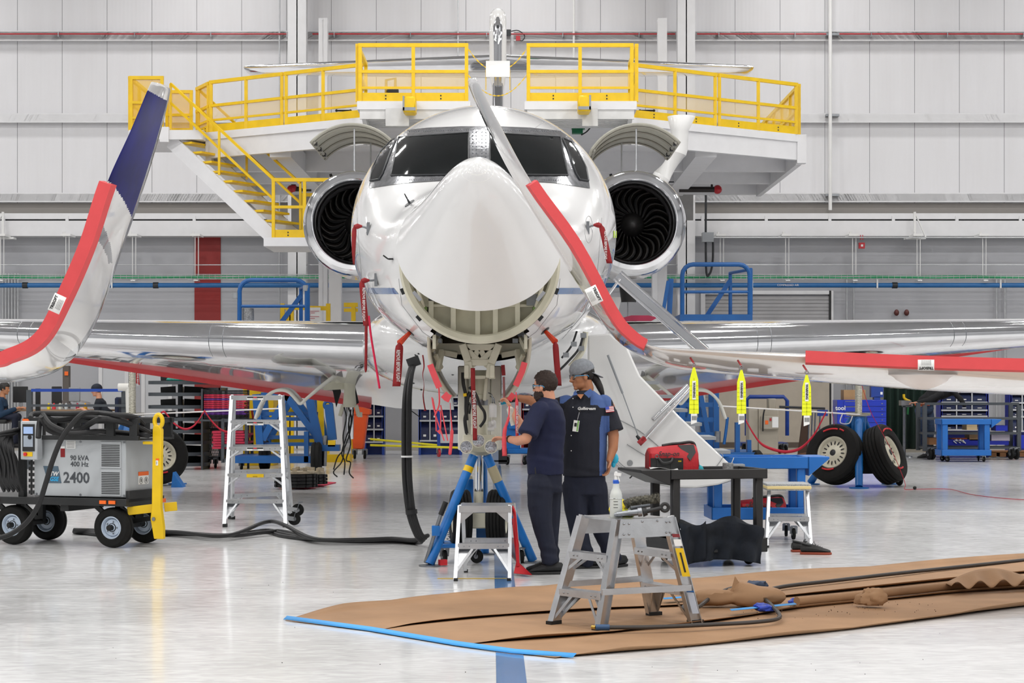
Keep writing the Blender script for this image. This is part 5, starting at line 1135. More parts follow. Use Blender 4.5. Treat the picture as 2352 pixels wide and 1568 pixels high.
# ================= ladders
def ladder(name,label,loc,pairs,steps,group=None,foot=.09,rail=(.028,.065),top=None,m=ALU,stepd=.085,gus=True,cat='ladder'):
    """pairs: list of (bot_a,top_a,bot_b,top_b) frames; steps: heights"""
    t=thing(name,label,cat,loc)
    for ba,ta,bb,tb in pairs:
        ba,ta,bb,tb=V(ba),V(ta),V(bb),V(tb); side=(bb-ba).normalized(); cen=(ba+bb)/2
        for b_,t_ in ((ba,ta),(bb,tb)):
            w=MB(m); w.beam(b_+(t_-b_)*.02,t_,rail[0],rail[1],up=side.cross(V((0,0,1)))); out=side*(rail[0]*.5)*(1 if b_ is bb else -1)
            nrm=side.cross(V((0,0,1))).normalized()
            for s_ in (-1,1): w.beam(b_+(t_-b_)*.02+out*.6+nrm*s_*rail[1]*.48,t_+out*.6+nrm*s_*rail[1]*.48,rail[0]*1.5,.006,up=nrm)
            r=obj('side_rail',w,t); w=MB(BLACK); w.box(b_+V((0,0,foot*.22)),(rail[0]*1.7,rail[1]*1.25,foot*.44),atan2(side.y,side.x)); obj('rubber_foot',w,r)
        for i,z in enumerate(steps):
            k=(z-ba.z)/(ta.z-ba.z); a=ba+(ta-ba)*k; b=bb+(tb-bb)*k; w=MB(m); w.beam(a,b,stepd,.012,up=(0,0,1)); n=side.cross(V((0,0,1))).normalized()
            for s_ in (-1,1): w.beam(a+n*stepd*.5*s_-V((0,0,.018)),b+n*stepd*.5*s_-V((0,0,.018)),.006,.045)
            w.use(STEEL)
            for q in (.12,.22,.78,.88):
                pz=a+(b-a)*q-V((0,0,.018)); [w.ball(pz+n*s_*(stepd*.5+.004),.006,6,4) for s_ in (-1,1)]
            so=obj('step',w,t)
            if gus:
                w=MB(m); d=min(.13,(b-a).length*.3); dz=d*1.0*(1.7 if z==steps[0] else 1)
                for e0,e1,rb,rt in ((a,b,ba,ta),(b,a,bb,tb)):
                    w=MB(m)
                    u=(e1-e0).normalized(); kk=(z-dz-rb.z)/(rt.z-rb.z); q=rb+(rt-rb)*kk
                    if kk>0: 
                        for s_ in (-1,1): w.beam(e0+u*d+n*s_*stepd*.42-V((0,0,.03)),q+n*s_*stepd*.30,.02,.004,up=n)
                        if z==steps[0]: w.prism([e0+n*-stepd*.48-V((0,0,.03)),e0+u*d*1.3-n*stepd*.48-V((0,0,.03)),q-n*stepd*.4],n*.004)
                    if w.f: obj('gusset_brace',w,so)
    return t
# tall five-step ladder
f0,f1=G(517,1210),G(655,1210); b0,b1=G(532,1192),G(667,1183); zt=1.53
tf=lambda px,Y:V((X_(px,Y),Y,zt))
L1=ladder('step_ladder','tall aluminium double sided platform ladder with five steps standing left of the nose','',[(f0,tf(534,22.45),f1,tf(642,22.45)),(b0,tf(536,22.75),b1,tf(645,22.7))],(.305,.61,.915,1.22),cat='ladder') if False else ladder('step_ladder','tall aluminium double sided platform ladder with five steps standing left of the nose',(f0+f1)/2,[(f0,tf(534,22.45),f1,tf(642,22.45)),(b0,tf(536,22.75),b1,tf(645,22.7))],(.31,.61,.92,1.23))
w=MB(ALU); a,b=tf(531,22.4),tf(646,22.4); w.prism([a,b,tf(647,22.8),tf(534,22.8)],(0,0,-.012)); w.beam(a-V((0,0,.025)),b-V((0,0,.025)),.006,.06); tp=obj('platform',w,L1)
for z,mm,tt in ((1.50,BLACK,'CAUTION'),(1.20,BLACK,'CAUTION'),(.90,BLACK,'CAUTION'),(.59,YEL,'NOTICE')):
    k=z/1.53; y=f0.y+(22.45-f0.y)*k-.055; w=MB(PAPERW if mm is BLACK else YEL); x=(X_(586,y)); w.bx(x-.10,x+.10,y-.003,y,z-.02,z+.02); 
    if mm is BLACK: w.use(BLACK); w.bx(x-.095,x+.095,y-.005,y-.002,z+.002,z+.017); w.use(REDBRT); w.bx(x-.02,x+.02,y-.0055,y-.002,z+.002,z+.017)
    lb=obj('caution_label',w,L1); txt(tt,.014,(x,y-.006,z-.010),INK,lb)
for px,py in ((682,1182),(674,1188)):
    c=(X_(px+2,22.0+.7*(px>680)),22.0+.7*(px>680),.085+.06*(px>680)); caster(L1,c,.075,.03,1.45); w=MB(ALU); w.beam((c[0]-.14,c[1],c[2]+.02),(c[0],c[1]-.02,c[2]),.02,.05); obj('wheel_bracket',w,L1)
# small two-step stand
f0,f1=G(1047,1334),G(1169,1334); b0,b1=G(1070,1314),G(1192,1313); zt=.615
tf=lambda px,Y:V((X_(px,Y),Y,zt))
L2_=ladder('step_stand','small two step aluminium work stand in front of the nose wheels',(f0+f1)/2,[(f0,tf(1057,15.95),f1,tf(1170,15.95)),(b0,tf(1064,16.3),b1,tf(1178,16.3))],(.30,),rail=(.02,.04),foot=.06,stepd=.06)
w=MB(ALU); w.prism([tf(1054,15.9),tf(1173,15.9),tf(1181,16.35),tf(1063,16.35)],(0,0,-.012))
w.beam(tf(1054,15.9)-V((0,0,.03)),tf(1173,15.9)-V((0,0,.03)),.005,.05); w.beam(tf(1173,15.9)-V((0,0,.05)),tf(1181,16.35)-V((0,0,.05)),.005,.09); 
w.prism([tf(1058,15.92)-V((0,0,.05)),tf(1090,15.92)-V((0,0,.05)),tf(1058,15.92)-V((0,0,.15))],(0,.005,0)); w.prism([tf(1169,15.92)-V((0,0,.05)),tf(1138,15.92)-V((0,0,.05)),tf(1169,15.92)-V((0,0,.15))],(0,.005,0)); obj('top_plate',w,L2_)
# large stand in the foreground
A0,A1=G(1272,1438),G(1377,1450); B0,B1=G(1502,1417),G(1597,1436); zt=.742
q=lambda px,py:(lambda Y:V((X_(px,Y),Y,zt)))(F*(CH-zt)/(py-HY))
An,Af,Bn=q(1418,1192),q(1342,1184),q(1534,1187); Bf=Af+(Bn-An)
L3=ladder('step_stand','large heavy duty aluminium step stand on the brown paper with tools on top',(A0+B1)/2,[(A0,Af,A1,An),(B0,Bf,B1,Bn)],(.25,.50),rail=(.03,.085),foot=.09,stepd=.10)
w=MB(ALU); w.prism([Af,An,Bn,Bf],(0,0,-.015)); e=(Bn-An).normalized()
for p0,p1,y in ((An,Bn,-.012),(Af,Bf,.012)):
    o=V((-e.y,e.x,0))*(1 if y>0 else -1)*.035; w.prism([p0+o,p1+o,p1+o+e*.035+V((0,0,-.125)),p0+o-e*.02+V((0,0,-.125))],o.normalized()*.005)
w.use(STEEL); o=V((e.y,-e.x,0))*.042
for u in (.06,.16,.42,.72,.9,.97):
    for dz in ((-.03,-.10) if u<.2 or u>.85 else (-.02,)): w.ball(An+(Bn-An)*u+o+V((0,0,dz)),.008,8,4)
tp3=obj('top_plate',w,L3)
w=MB(ALU); w.beam(A1+(An-A1)*.36+V((-.03,-.07,0)),B1+(Bn-B1)*.36+V((.03,-.07,0)),.02,.04); w.beam(A0+(Af-A0)*.38,B0+(Bf-B0)*.38,.02,.04); obj('spreader_bar',w,L3)
def onrail(k0,k1,m,wd,off=-.052):
    a,b=B1+(Bn-B1)*k0,B1+(Bn-B1)*k1; s_=V((.95,.1,0)).normalized()*wd/2; o=V((.02,off,0)); w=MB(m); w.prism([a-s_+o,a+s_+o,b+s_+o,b-s_+o],(0,.004,0)); return w
obj('yellow_warning_label',onrail(.46,.72,YEL,.055),L3); w=onrail(.74,.80,PAPERW,.05); obj('white_label',w,L3); w=onrail(.82,.85,mat('danger_red','#7d2228',.5),.05); obj('danger_label',w,L3); w=onrail(.315,.33,BLUE,.05); obj('blue_label',w,L3); w=onrail(.12,.31,mat('faint_label','#b9c3d3',.5),.045); obj('data_label',w,L3)
w=onrail(.50,.68,INK,.012,-.055); obj('label_figures',w,L3)
# things on the stand
def onp(u,v): return Af+(Bf-Af)*u+(An-Af)*v+V((0,0,0))
p=onp(.16,.72); t=thing('spray_bottle','clear white spray bottle with blue collar standing on the large step stand','bottle',p)
w=MB(mat('bottle_plastic','#d8dcd9',.25,trans=.25,spec=.5)); w.lathe([(0,0),(.040,0),(.042,.01),(.042,.15),(.036,.175),(.024,.2),(.021,.23)],p,(0,0,1),28); w.lathe([(.043,.125),(.045,.13),(.043,.135)],p,(0,0,1),28); bo=obj('bottle',w,t)
w=MB(mat('collar_blue','#1552b8',.4)); w.lathe([(.021,.228),(.022,.25),(.018,.255)],p,(0,0,1),20); obj('collar',w,t); w=MB(WHITE); w.lathe([(.013,.25),(.011,.29),(.009,.31),(0,.312)],p,(0,0,1),16); w.beam(p+V((-.01,0,.295)),p+V((.03,-.02,.29)),.018,.02); w.beam(p+V((.012,-.01,.285)),p+V((.022,-.015,.245)),.008,.006); obj('trigger_head',w,t)
w=MB(INK)
for k in range(4): w.bx(p.x-.02,p.x+.01,p.y-.0435,p.y-.042,p.z+.07+.02*k,p.z+.073+.02*k)
obj('printing',w,bo)
CY=mat('yellow_cloth','#e8d21a',.8,var=.15,vs=30)
def crumple(name,label,c,r,m,cat,seed=1,amp=.45,fr=22):
    w=MB(m); n0=0; w.ball(c,r,28,18); 
    for i,v in enumerate(w.v):
        d=v-V(c); k=1+amp*noise.noise(V((d.x*fr+seed,d.y*fr,d.z*fr)))+amp*.5*abs(noise.noise(V((d.x*fr*2.2,d.y*fr*2.2+seed,d.z*fr*2.2)))); w.v[i]=V(c)+d*k
        if w.v[i].z<c[2]-r[2]*.95 if not isinstance(r,(int,float)) else False: w.v[i].z=c[2]-r[2]*.95
    return obj(name,w,label=label,cat=cat)
c=onp(.40,.6); crumple('work_glove','crumpled yellow work gloves beside the spray bottle',(c.x,c.y,c.z+.025),(.07,.05,.026),mat('glove_yellow','#cfd428',.8,var=.35,vs=40),'gloves',3)
c=onp(.45,.35); crumple('cleaning_cloth','bright yellow cleaning cloth under the fuzzy brush',(c.x,c.y,c.z+.055),(.055,.05,.052),CY,'cloth',5)
t=thing('bottle_brush','fuzzy dark grey cylindrical brush lying on the yellow cloth','brush',onp(.7,.4)); Y=12.62
w=MB(mat('brush_fibres','#5b584d',.9,var=.6,vs=60)); cs=[P(1435,1160,Y),P(1450,1153,Y),P(1470,1149,Y),P(1490,1147,Y),P(1505,1145,Y),P(1514,1144,Y)]; w.tube(smoothpts(cs,8),[.01]+[.03]*38+[.026,.01] if False else .028,16)
for i,v in enumerate(w.v): n_=noise.noise(v*90)*.012; w.v[i]=v+V((n_,noise.noise(v*90+V((5,5,5)))*.012,noise.noise(v*90+V((9,2,5)))*.014))
random.seed(3)
for k in range(900):
    q_=random.random(); i=min(4,int(q_*5)); p_=cs[i]+(cs[i+1]-cs[i])*(q_*5-i); a=random.random()*2*pi; d=V((random.uniform(-.3,.3),cos(a),sin(a))); w.add([p_+d*.02+V((.0012,0,0)),p_+d*.02-V((.0012,0,0)),p_+d*random.uniform(.034,.044)],[(0,1,2)])
obj('bristles',w,t,fixn=False)
t=thing('air_tool','metal pneumatic die grinder with a black handle lying on the step stand','tool',onp(.8,.75)); Y=12.5; w=MB(mat('tool_metal','#8b8e92',.38,1)); w.cyl(P(1417,1181,Y),P(1442,1178,Y),.017,.019,16); w.cyl(P(1442,1178,Y),P(1465,1176,Y),.022,.022,16); w.cyl(P(1410,1182,Y),P(1417,1181,Y),.008,.016,12); w.cyl(P(1465,1176,Y),P(1474,1175,Y),.03,.03,16); obj('motor_body',w,t)
w=MB(mat('knurled_grey','#55585c',.4,.6)); w.cyl(P(1448,1166,Y),P(1492,1160,Y+.05),.012); w.use(BLACK).cyl(P(1476,1176,Y),P(1486,1174,Y),.032,.026,16); w.cyl(P(1486,1174,Y),P(1520,1166,Y),.014,.014,10); c=P(1527,1165,Y); w.tube([c+V((.024*cos(a),0,.024*sin(a))) for a in [2*pi*k/18 for k in range(18)]],.012,8,closed=True); obj('handle',w,t)
# ================= utility carts
def ucart(name,label,o,rz,Ln,D,m,ht=.86,sh=.18,tray=.09,handle=-1,leg=.075):
    t=thing(name,label,'cart',o,rz); w=MB(m); ov=.03
    def tray_(z,x0,x1,h):
        w.bx(x0,x1,-ov,D+ov,z-h,z-h+.015); 
        for y0,y1 in ((-ov,-ov+.02),(D+ov-.02,D+ov)): w.bx(x0,x1,y0,y1,z-h,z)
        for a,b in ((x0,x0+.02),(x1-.02,x1)): w.bx(a,b,-ov,D+ov,z-h,z)
    x0,x1=(-ov-.28,Ln+ov) if handle<0 else (-ov,Ln+ov+.22)
    tray_(ht,x0 if handle>0 else -ov,x1 if handle<0 else Ln+ov,tray); 
    hx=x0 if handle<0 else x1; ex=-ov if handle<0 else Ln+ov
    w.prism([(hx,-ov,ht),(hx,-ov,ht-.025),(ex,-ov,ht-tray*1.6),(ex,-ov,ht)],(0,D+2*ov,0)); top=obj('top_tray',w,t,local=True,bevel=.008,seg=2)
    w=MB(m); tray_(sh+.05,-ov,Ln+ov,.13); obj('bottom_tray',w,t,local=True,bevel=.008,seg=2)
    for x in (0,Ln-leg):
        for y in (0,D-leg): w=MB(m); w.bx(x,x+leg,y,y+leg,sh,ht-tray*.8); obj('leg',w,t,local=True,bevel=.01)
    for x in (.12,Ln-.12):
        for y in (.06,D-.06):
            n0=len(COL.objects); c=wm(t)@V((x,y,.065)); caster(t,c,.062,.03,rz+random.uniform(-.6,.6)+pi/2*0+.2)
    return t
bc=ucart('utility_cart','black plastic utility cart with a red tool bag on top, right of the workers',(X_(1545,16.9),16.9,0),R(15),.88,.62,mat('black_cart_plastic','#262627',.5,var=.15,vs=6),ht=.88,sh=.20)
bl2=ucart('utility_cart','bright blue plastic utility cart behind the black cart',(X_(1640,19.9),19.9,0),R(2),.98,.55,mat('blue_cart_plastic','#1565b4',.4,var=.06),ht=.89,sh=.30,handle=1,tray=.13,leg=.09)
ucart('utility_cart','small bright blue utility cart far right in front of the grey rack',(X_(2165,41.5),41.5,0),0,1.05,.6,mat('blue_cart_plastic','#1565b4'),ht=.95,sh=.22,handle=1,tray=.12,leg=.12)
def toolbag(label,o,rz,L,D,H,open_=True):
    t=thing('tool_bag',label,'tool bag',o,rz); RB_=mat('bag_red','#b3101e',.6,var=.12,vs=12,bump=.2,bs=60)
    w=MB(RB_)
    def ring(x,k,sag=0): return [(x,-D/2*k,0.0),(x,-D/2*k*1.02,H*.45),(x,-D/2*k*.9,H*.75),(x,-D*.18*k,H-sag),(x,D*.18*k,H-sag),(x,D/2*k*.9,H*.75),(x,D/2*k,H*.4),(x,D/2*k,0)]
    w.loft([ring(-L/2,.86,.04),ring(-L/2+.02,1,.02),ring(-L*.1,1,.0),ring(L*.2,1,-.01),ring(L/2-.03,1,-.015),ring(L/2,.85,.02)],True,True); b=obj('bag_body',w,t,local=True,bevel=.01,seg=2)
    w=MB(BLACK); w.bx(-L/2+.01,L*.17,-D/2-.016,D/2+.012,-.0,H*.60); w.tube(smoothpts([(-L*.2,-.02,H),(0,0,H+.015),(L*.15,.0,H+.02),(L*.4,0,H+.03),(L/2-.01,0,H-.02),(L/2+.015,0,H*.3)],5),.014,8); w.prism([(L*.10,-D*.20,H*1.01),(L*.42,-D*.20,H*1.03),(L*.43,-D*.47,H*.78),(L*.31,-D*.53,H*.50)],(0,-.008,.004)); obj('black_pocket',w,t,local=True)
    w=MB(BLACK); 
    for x in (-L*.33,-L*.05): w.beam((x,-D/2-.02,H*.1),(x,-D/2-.02,H*.62),.035,.006,up=(0,1,0))
    w.tube(smoothpts([(-L*.33,-D/2-.02,H*.6),(-L*.25,-D/2-.05,H*.45),(-L*.1,-D/2-.05,H*.48),(-L*.05,-D/2-.02,H*.6)],5),.012,8); obj('handle_strap',w,t,local=True)
    w=MB(STEEL); w.tube([V((-L*.36+.016*cos(a),-D/2-.022,H*.66+.016*sin(a))) for a in [2*pi*k/14 for k in range(14)]],.004,6,closed=True); w.use(YEL).box((L*.10,-D/2-.014,H*.50),(.03,.004,.012)); obj('ring',w,t,local=True)
    txt('Snap-on',L*.13,(-L*.12,-D*.515,H*.74),INK,b,'lettering',face=(0,-1,.25),local=True,bold=.001,shear=.3,ext=.002)
    return t
M=wm(bc); o=M@V((.10,.30,.882)); toolbag('red and black tool bag with lettering on top of the black cart',o-V((.0,0,.07)),R(6),.46,.26,.275)
o=wm(bl2)@V((.55,.25,.23)); toolbag('red tool bag lying on the lower tray of the blue cart behind the black cart',o,R(4),.50,.24,.20)
o=wm(bc)@V((.62,.22,.81)); t=thing('tin_can','small grey speckled can with a white swab stick, right end of the black cart top','can',o); w=MB(mat('speckled_grey','#8f9090',.6,var=.5,vs=60)); w.lathe([(0,0),(.05,0),(.05,.115),(.045,.117),(.045,.02),(0,.02)],o,(0,0,1),28); obj('can',w,t); w=MB(WHITE); w.cyl(o+V((.0,0,.03)),o+V((.055,0,.165)),.004); obj('swab_stick',w,t)
w=MB(PAPERW); q_=wm(bc)@V((-.18,.1,.883)); w.grid(lambda u,v:q_+V((.26*u,.28*v,.012*sin(u*5+v*3))),8,6); obj('paper_sheet',w,label='white papers lying on the handle end of the black cart',cat='paper',fixn=False,solid=.002)
w=MB(mat('teal_cloth','#2a9aa5',.8)); q_=wm(bc)@V((.36,.3,.82)); w.ball(q_+V((0,0,.04)),(.05,.04,.05),10,8); obj('teal_rag',w,label='small teal rag behind the red tool bag on the black cart',cat='rag')
# jacket draped over the lower tray
JK=mat('navy_jacket','#060f1b',.9,var=.3,vs=8,bump=.3,bs=30)
w=MB(JK); Mx=wm(bc)
def jk(u,v):
    x=.06+.78*u+.02*sin(v*5)*(u-.5)
    if v<.42: y=.50-.52*(v/.42); z=.36+.05*sin(u*pi)+.04*sin(u*9+v*5)-.10*(1-v/.42)*.5
    else: k=(v-.42)/.58; y=-.03-.05-.035*sin(u*22+k*2)*k-.02*sin(u*9); z=.36+.05*sin(u*pi)-(.345 if .3<u else .34-.0*u)*k-.004*sin(u*13)*0
    if u<.28 and v>.42: z+=.0
    p=V((x,y,max(.012,z)))+V((0,noise.noise(V((u*7,v*5,1)))*.035,noise.noise(V((u*6,v*6,4)))*.02*(v<.5)))
    p.z=max(p.z,.012); return Mx@p
w.grid(jk,60,34); w2=w; 
w.grid(lambda u,v: Mx@V((.02+.25*u,-.10-.03*sin(u*8),max(.03,.33+.10*u-.33*v+.03*sin(u*6)))),10,10)
obj('jacket',w,label='dark navy jacket draped over the lower tray of the black cart down to the floor',cat='jacket',solid=.012,fixn=False)
# white step stool
f0,f1=G(1758,1268),G(1866,1262); b0,b1=G(1752,1240),G(1850,1236); zt=.60
f0=V((X_(1762,19.0),19.0,0)); f1=V((X_(1862,19.0),19.0,0)); b0=V((X_(1760,19.7),19.7,0)); b1=V((X_(1850,19.7),19.7,0)); tf=lambda px,Y:V((X_(px,Y),Y,zt))
st2=ladder('step_stool','white step stool with masking tape wrapped seat, right of the black cart',(f0+f1)/2,[(f0,tf(1768,19.25),f1,tf(1852,19.25)),(b0,tf(1768,19.45),b1,tf(1848,19.45))],(.30,),rail=(.02,.035),foot=.05,stepd=.09)
w=MB(mat('speckled_seat','#a5a7a8',.7,var=.4,vs=80)); w.bx(X_(1760,19.2),X_(1860,19.2),19.12,19.6,.57,.64); w.use(mat('masking_tape','#d9c48b',.7)).bx(X_(1759,19.2),X_(1861,19.2),19.11,19.61,.585,.617); obj('taped_seat',w,st2,bevel=.006)
# shoes
def shoe(t,name,c,yaw,Ls=.29,par=None,sole='#8c3a22',up='#242322'):
    M=Matrix.Translation(V(c))@Matrix.Rotation(yaw,4,'Z'); w=MB(mat('shoe_upper_'+up[1:],up,.75,var=.3,vs=40)); rr=[]
    for x,hw,z0,h in ((-.135,.030,.03,.055),(-.125,.038,.025,.075),(-.08,.042,.022,.085),(-.02,.043,.02,.080),(.03,.047,.02,.065),(.08,.050,.02,.045),(.12,.042,.02,.032),(.145,.02,.02,.02)):
        rr.append([M@V((x*Ls/.29,hw*cos(a)*(1.0 if sin(a)<.3 else .8),z0+h*(.5+.5*sin(a)) if sin(a)>0 else z0+h*(.5+.5*sin(a)))) for a in [2*pi*k/18 for k in range(18)]])
    w.loft(rr,True,True); o=obj(name,w,par); w=MB(mat('shoe_sole_'+sole[1:],sole,.6)); so=[(-.14,.028),(-.10,.040),(0,.040),(.08,.052),(.13,.040),(.155,.01)]
    pl=[(x,y) for x,y in so]+[(x,-y) for x,y in so[::-1]]; w.prism([M@V((x*Ls/.29,y,.0)) for x,y in pl],(0,0,.024)); obj('sole',w,o,bevel=.005); w=MB(BLACK)
    for k in range(4): w.tube([M@V((.0+.02*k,-.025,.088-.008*k)),M@V((.01+.02*k,0,.10-.009*k)),M@V((.0+.02*k,.025,.088-.008*k))],.003,5)
    w.tube([M@V((.0,-.01,.10)),M@V((-.01,-.03,.13)),M@V((-.03,-.02,.10))],.003,5); obj('laces',w,o); return o
for px,Y,yw,lb in ((1872,18.2,R(-8),'nearer black running shoe with an orange sole on the floor right of the stool'),(1850,18.5,R(10),'black running shoe half hidden behind its mate right of the stool')):
    c=(X_(px,Y),Y,0); t=thing('running_shoe',lb,'shoe',c); shoe(t,'upper',c,yw,.30,t)
# ================= brown paper, tape, hoses
KP=mat('kraft_paper','#9b7857',.8,var=.10,vs=3,bump=.35,bs=9); BT=mat('blue_tape','#3f9be0',.6)
def sheet(name,label,top,bot,z,lift0,lift1,seed):
    n=90; tp_=smoothpts([G(*p) for p in top],30); bt=smoothpts([G(*p) for p in bot],30); a=lambda L,u:L[min(len(L)-1,int(u*(len(L)-1)))].lerp(L[min(len(L)-1,int(u*(len(L)-1))+1)],u*(len(L)-1)%1)
    w=MB(KP)
    def f(u,v):
        p=a(tp_,u).lerp(a(bt,u),v); e0=max(0,1-v/.10); e1=max(0,1-(1-v)/.07); nz=noise.noise(V((u*9+seed,v*1.5,0)))
        l=lift0*e0**2*(0.6+1.0*abs(noise.noise(V((u*5+seed,3,0)))))*min(1,u*8)+lift1*e1**2*(.6+abs(noise.noise(V((u*4+seed,7,0)))))*min(1,u*8)
        p=p+V((0,0,z*min(1,u*12)+.006+.008*nz*min(1,u*10)+l)); return p
    w.grid(f,n,26); return obj(name,w,label=label,cat='paper sheet',solid=.002,fixn=False)
sheet('kraft_paper','brown kraft paper sheet on the floor, the farthest strip with a raised rear edge',[(655,1426),(900,1392),(1250,1358),(1590,1341),(2000,1313),(2480,1277)],[(862,1451),(1100,1425),(1400,1405),(1650,1392),(1880,1370),(2480,1308)],.016,.045,.022,1)
sheet('kraft_paper','brown kraft paper sheet on the floor, middle strip running under the step stand',[(850,1450),(1100,1421),(1400,1399),(1650,1386),(1880,1364),(2480,1302)],[(1050,1484),(1350,1462),(1600,1438),(1850,1400),(2150,1370),(2480,1345)],.008,.0,.022,5)
sheet('kraft_paper','brown kraft paper sheet on the floor, nearest strip with a curled front edge',[(1040,1483),(1350,1458),(1600,1434),(1850,1396),(2150,1366),(2480,1341)],[(1275,1512),(1550,1490),(1830,1462),(2080,1432),(2250,1410),(2480,1380)],.0,.0,.035,9)
w=MB(BT); L_=[G(655,1424),G(850,1450),G(1050,1484),G(1180,1502),G(1320,1512)]; A_=[p+V((-.012,-.012,.008)) for p in L_]; B_=[p+V((.012,.014,.03)) for p in L_]; w.loft([A_,B_],False,False); obj('blue_tape_strip',w,label='blue masking tape along the left edge of the brown paper',cat='tape',solid=.002)
w=MB(BT)
for a,b in (((1525,1393),(1640,1384)),((1680,1420),(1830,1405))): p0,p1=G(*a),G(*b); w.add([p0+V((0,0,.055)),p1+V((0,0,.055)),p1+V((0,.10,.055)),p0+V((0,.10,.055))],[(0,1,2,3)],False)
obj('blue_tape_strip',w,label='two short pieces of blue tape on the brown paper right of the step stand',cat='tape',solid=.002,fixn=False)
HOS=mat('air_hose','#3a3532',.6,var=.15)
w=MB(HOS); w.tube(smoothpts([G(1375,1458)+V((0,0,.05)),G(1500,1457)+V((0,0,.05)),G(1640,1449)+V((0,0,.045)),G(1740,1443)+V((0,0,.045)),G(1790,1433)+V((0,0,.045)),G(1775,1412)+V((0,0,.06)),G(1740,1395)+V((0,0,.10)),G(1690,1386)+V((0,0,.12)),G(1640,1395)+V((0,0,.09)),G(1600,1412)+V((0,0,.05)),G(1568,1415)+V((0,0,.05)),G(1580,1402)+V((0,0,.05)),G(1625,1396)+V((0,0,.06))],8),.014,8); w.use(mat('hose_wrap_blue','#24486f',.5)).cyl(G(1368,1458)+V((0,0,.05)),G(1400,1458)+V((0,0,.05)),.02); w.use(mat('brass','#b89a4a')).cyl(G(1360,1457)+V((0,0,.05)),G(1369,1458)+V((0,0,.05)),.013)
obj('air_hose',w,label='dark air hose looping on the brown paper around the foot of the step stand',cat='hose')
w=MB(HOS); w.tube(smoothpts([G(1735,1371)+V((0,0,.03)),G(1800,1361)+V((0,0,.05)),G(1900,1349)+V((0,0,.05)),G(2000,1337)+V((0,0,.05)),G(2060,1330)+V((0,0,.05)),G(2200,1312)+V((0,0,.04)),G(2400,1288)+V((0,0,.03))],8),.016,8); obj('air_hose',w,label='straight dark hose running across the far brown paper to the right edge',cat='hose')
def ccrum(name,label,px,py,r,m,cat,seed,amp=.5,fr=14): g=G(px,py); return crumple(name,label,(g.x,g.y,r[2]*.9+.03),r,m,cat,seed,amp,fr)
ccrum('crumpled_paper','torn crumpled piece of brown paper right of the step stand',1700,1398,(.24,.10,.075),KP,'crumpled paper',2,.7,7)
w=MB(KP); g=G(1690,1400); w.add([g+V((-.06,0,.05)),g+V((.13,.03,.04)),g+V((.05,.1,.10)),g+V((.0,.05,.24))],[(0,1,3),(1,2,3),(0,2,3),(0,1,2)],False); obj('paper_peak',w,label='folded brown paper corner standing up beside the step stand',cat='crumpled paper',solid=.002)
ccrum('crumpled_paper','small crumpled ball of brown paper on the right part of the sheet',2000,1397,(.09,.07,.06),KP,'crumpled paper',8,.6,16)
g=G(2300,1385); w=MB(KP); w.grid(lambda u,v:G(2170+200*u,1362-10*u)+V((0,-.22*v,.05+.10*sin(u*pi)*(1-v)+.03*sin(u*24)*v+.03)),40,8); obj('torn_paper',w,label='torn wavy flap of brown paper near the right edge',cat='crumpled paper',solid=.002)
w=MB(KP); pts=smoothpts([G(1830,1398),G(1950,1386),G(2080,1372),G(2200,1360),G(2420,1345)],6); w.tube([p+V((0,0,.055)) for p in pts],.035,10); obj('rolled_paper_edge',w,label='rolled up seam of brown paper running to the right edge',cat='crumpled paper')
NG=mat('nitrile_blue','#1c3fae',.5,var=.3,vs=30); ccrum('rubber_glove','dark slate blue crumpled glove beside the hose on the brown paper',1732,1362,(.085,.06,.035),mat('slate_cloth','#33435c',.7,var=.3),'glove',4,.6,22); ccrum('rubber_glove','bright blue discarded glove on the tape near the hose loop',1755,1412,(.07,.06,.025),NG,'glove',6,.7,22); ccrum('rubber_glove','bright blue discarded glove under the paper seam further right',1830,1395,(.06,.05,.02),NG,'glove',9,.7,22)
# ================= background equipment
DGREY=mat('dark_grey_steel','#43484d',.5,.2,var=.1); DKB=mat('lift_blue','#0b5190',.4,var=.1)
# blue lift / stand with guard rails behind each wing
def guard(t,x0,x1,Y,z0,z1,m,d=1.2,round_=.22):
    w=MB(m)
    for y in (Y,):
        pts=[V((x0,y,z0)),V((x0,y,z1-round_))]+[V((x0+round_*(1-cos(a)),y,z1-round_*(1-sin(a)))) for a in (.4,.8,1.2)]+[V((x0+round_,y,z1)),V((x1-round_,y,z1))]+[V((x1-round_*(1-sin(a)),y,z1-round_*(1-cos(a)))) for a in (.4,.8,1.2)]+[V((x1,y,z1-round_)),V((x1,y,z0))]
        w.tube(pts,.045,8)
    w.cyl((x0,Y,(z0+z1)/2-.05),(x1,Y,(z0+z1)/2-.05),.03); obj('guard_rail',w,t)
    w=MB(m); w.tube([(x1+.02,Y,z0),(x1+.02,Y,z1-.1),(x1-.25,Y+d,z1-.1),(x1-.25,Y+d,z0)],.04,8); w.beam((x1-.25,Y+d,z1-.25),(x1-.75,Y+d,z0),.09,.09); obj('side_rail',w,t)
Y=37.5
t=thing('scissor_lift','blue wheeled lift platform with rounded guard rails behind the right wing','lift',(X_(1640,Y),Y,0))
x0,x1=X_(1567,Y),X_(1722,Y); zd0,zd1=Z_(740,Y),Z_(722,Y)
w=MB(DKB); w.bx(x0-.05,x1+.05,Y-.05,Y+1.3,zd0,zd1); obj('deck',w,t); guard(t,x0,x1,Y,zd1,Z_(607,Y),DKB)
w=MB(DKB); w.beam(P(1537,722,Y),P(1541,640,Y),.10,.10); w.beam(P(1524,712,Y-.1),P(1535,645,Y-.1),.07,.07); obj('gas_strut',w,t)
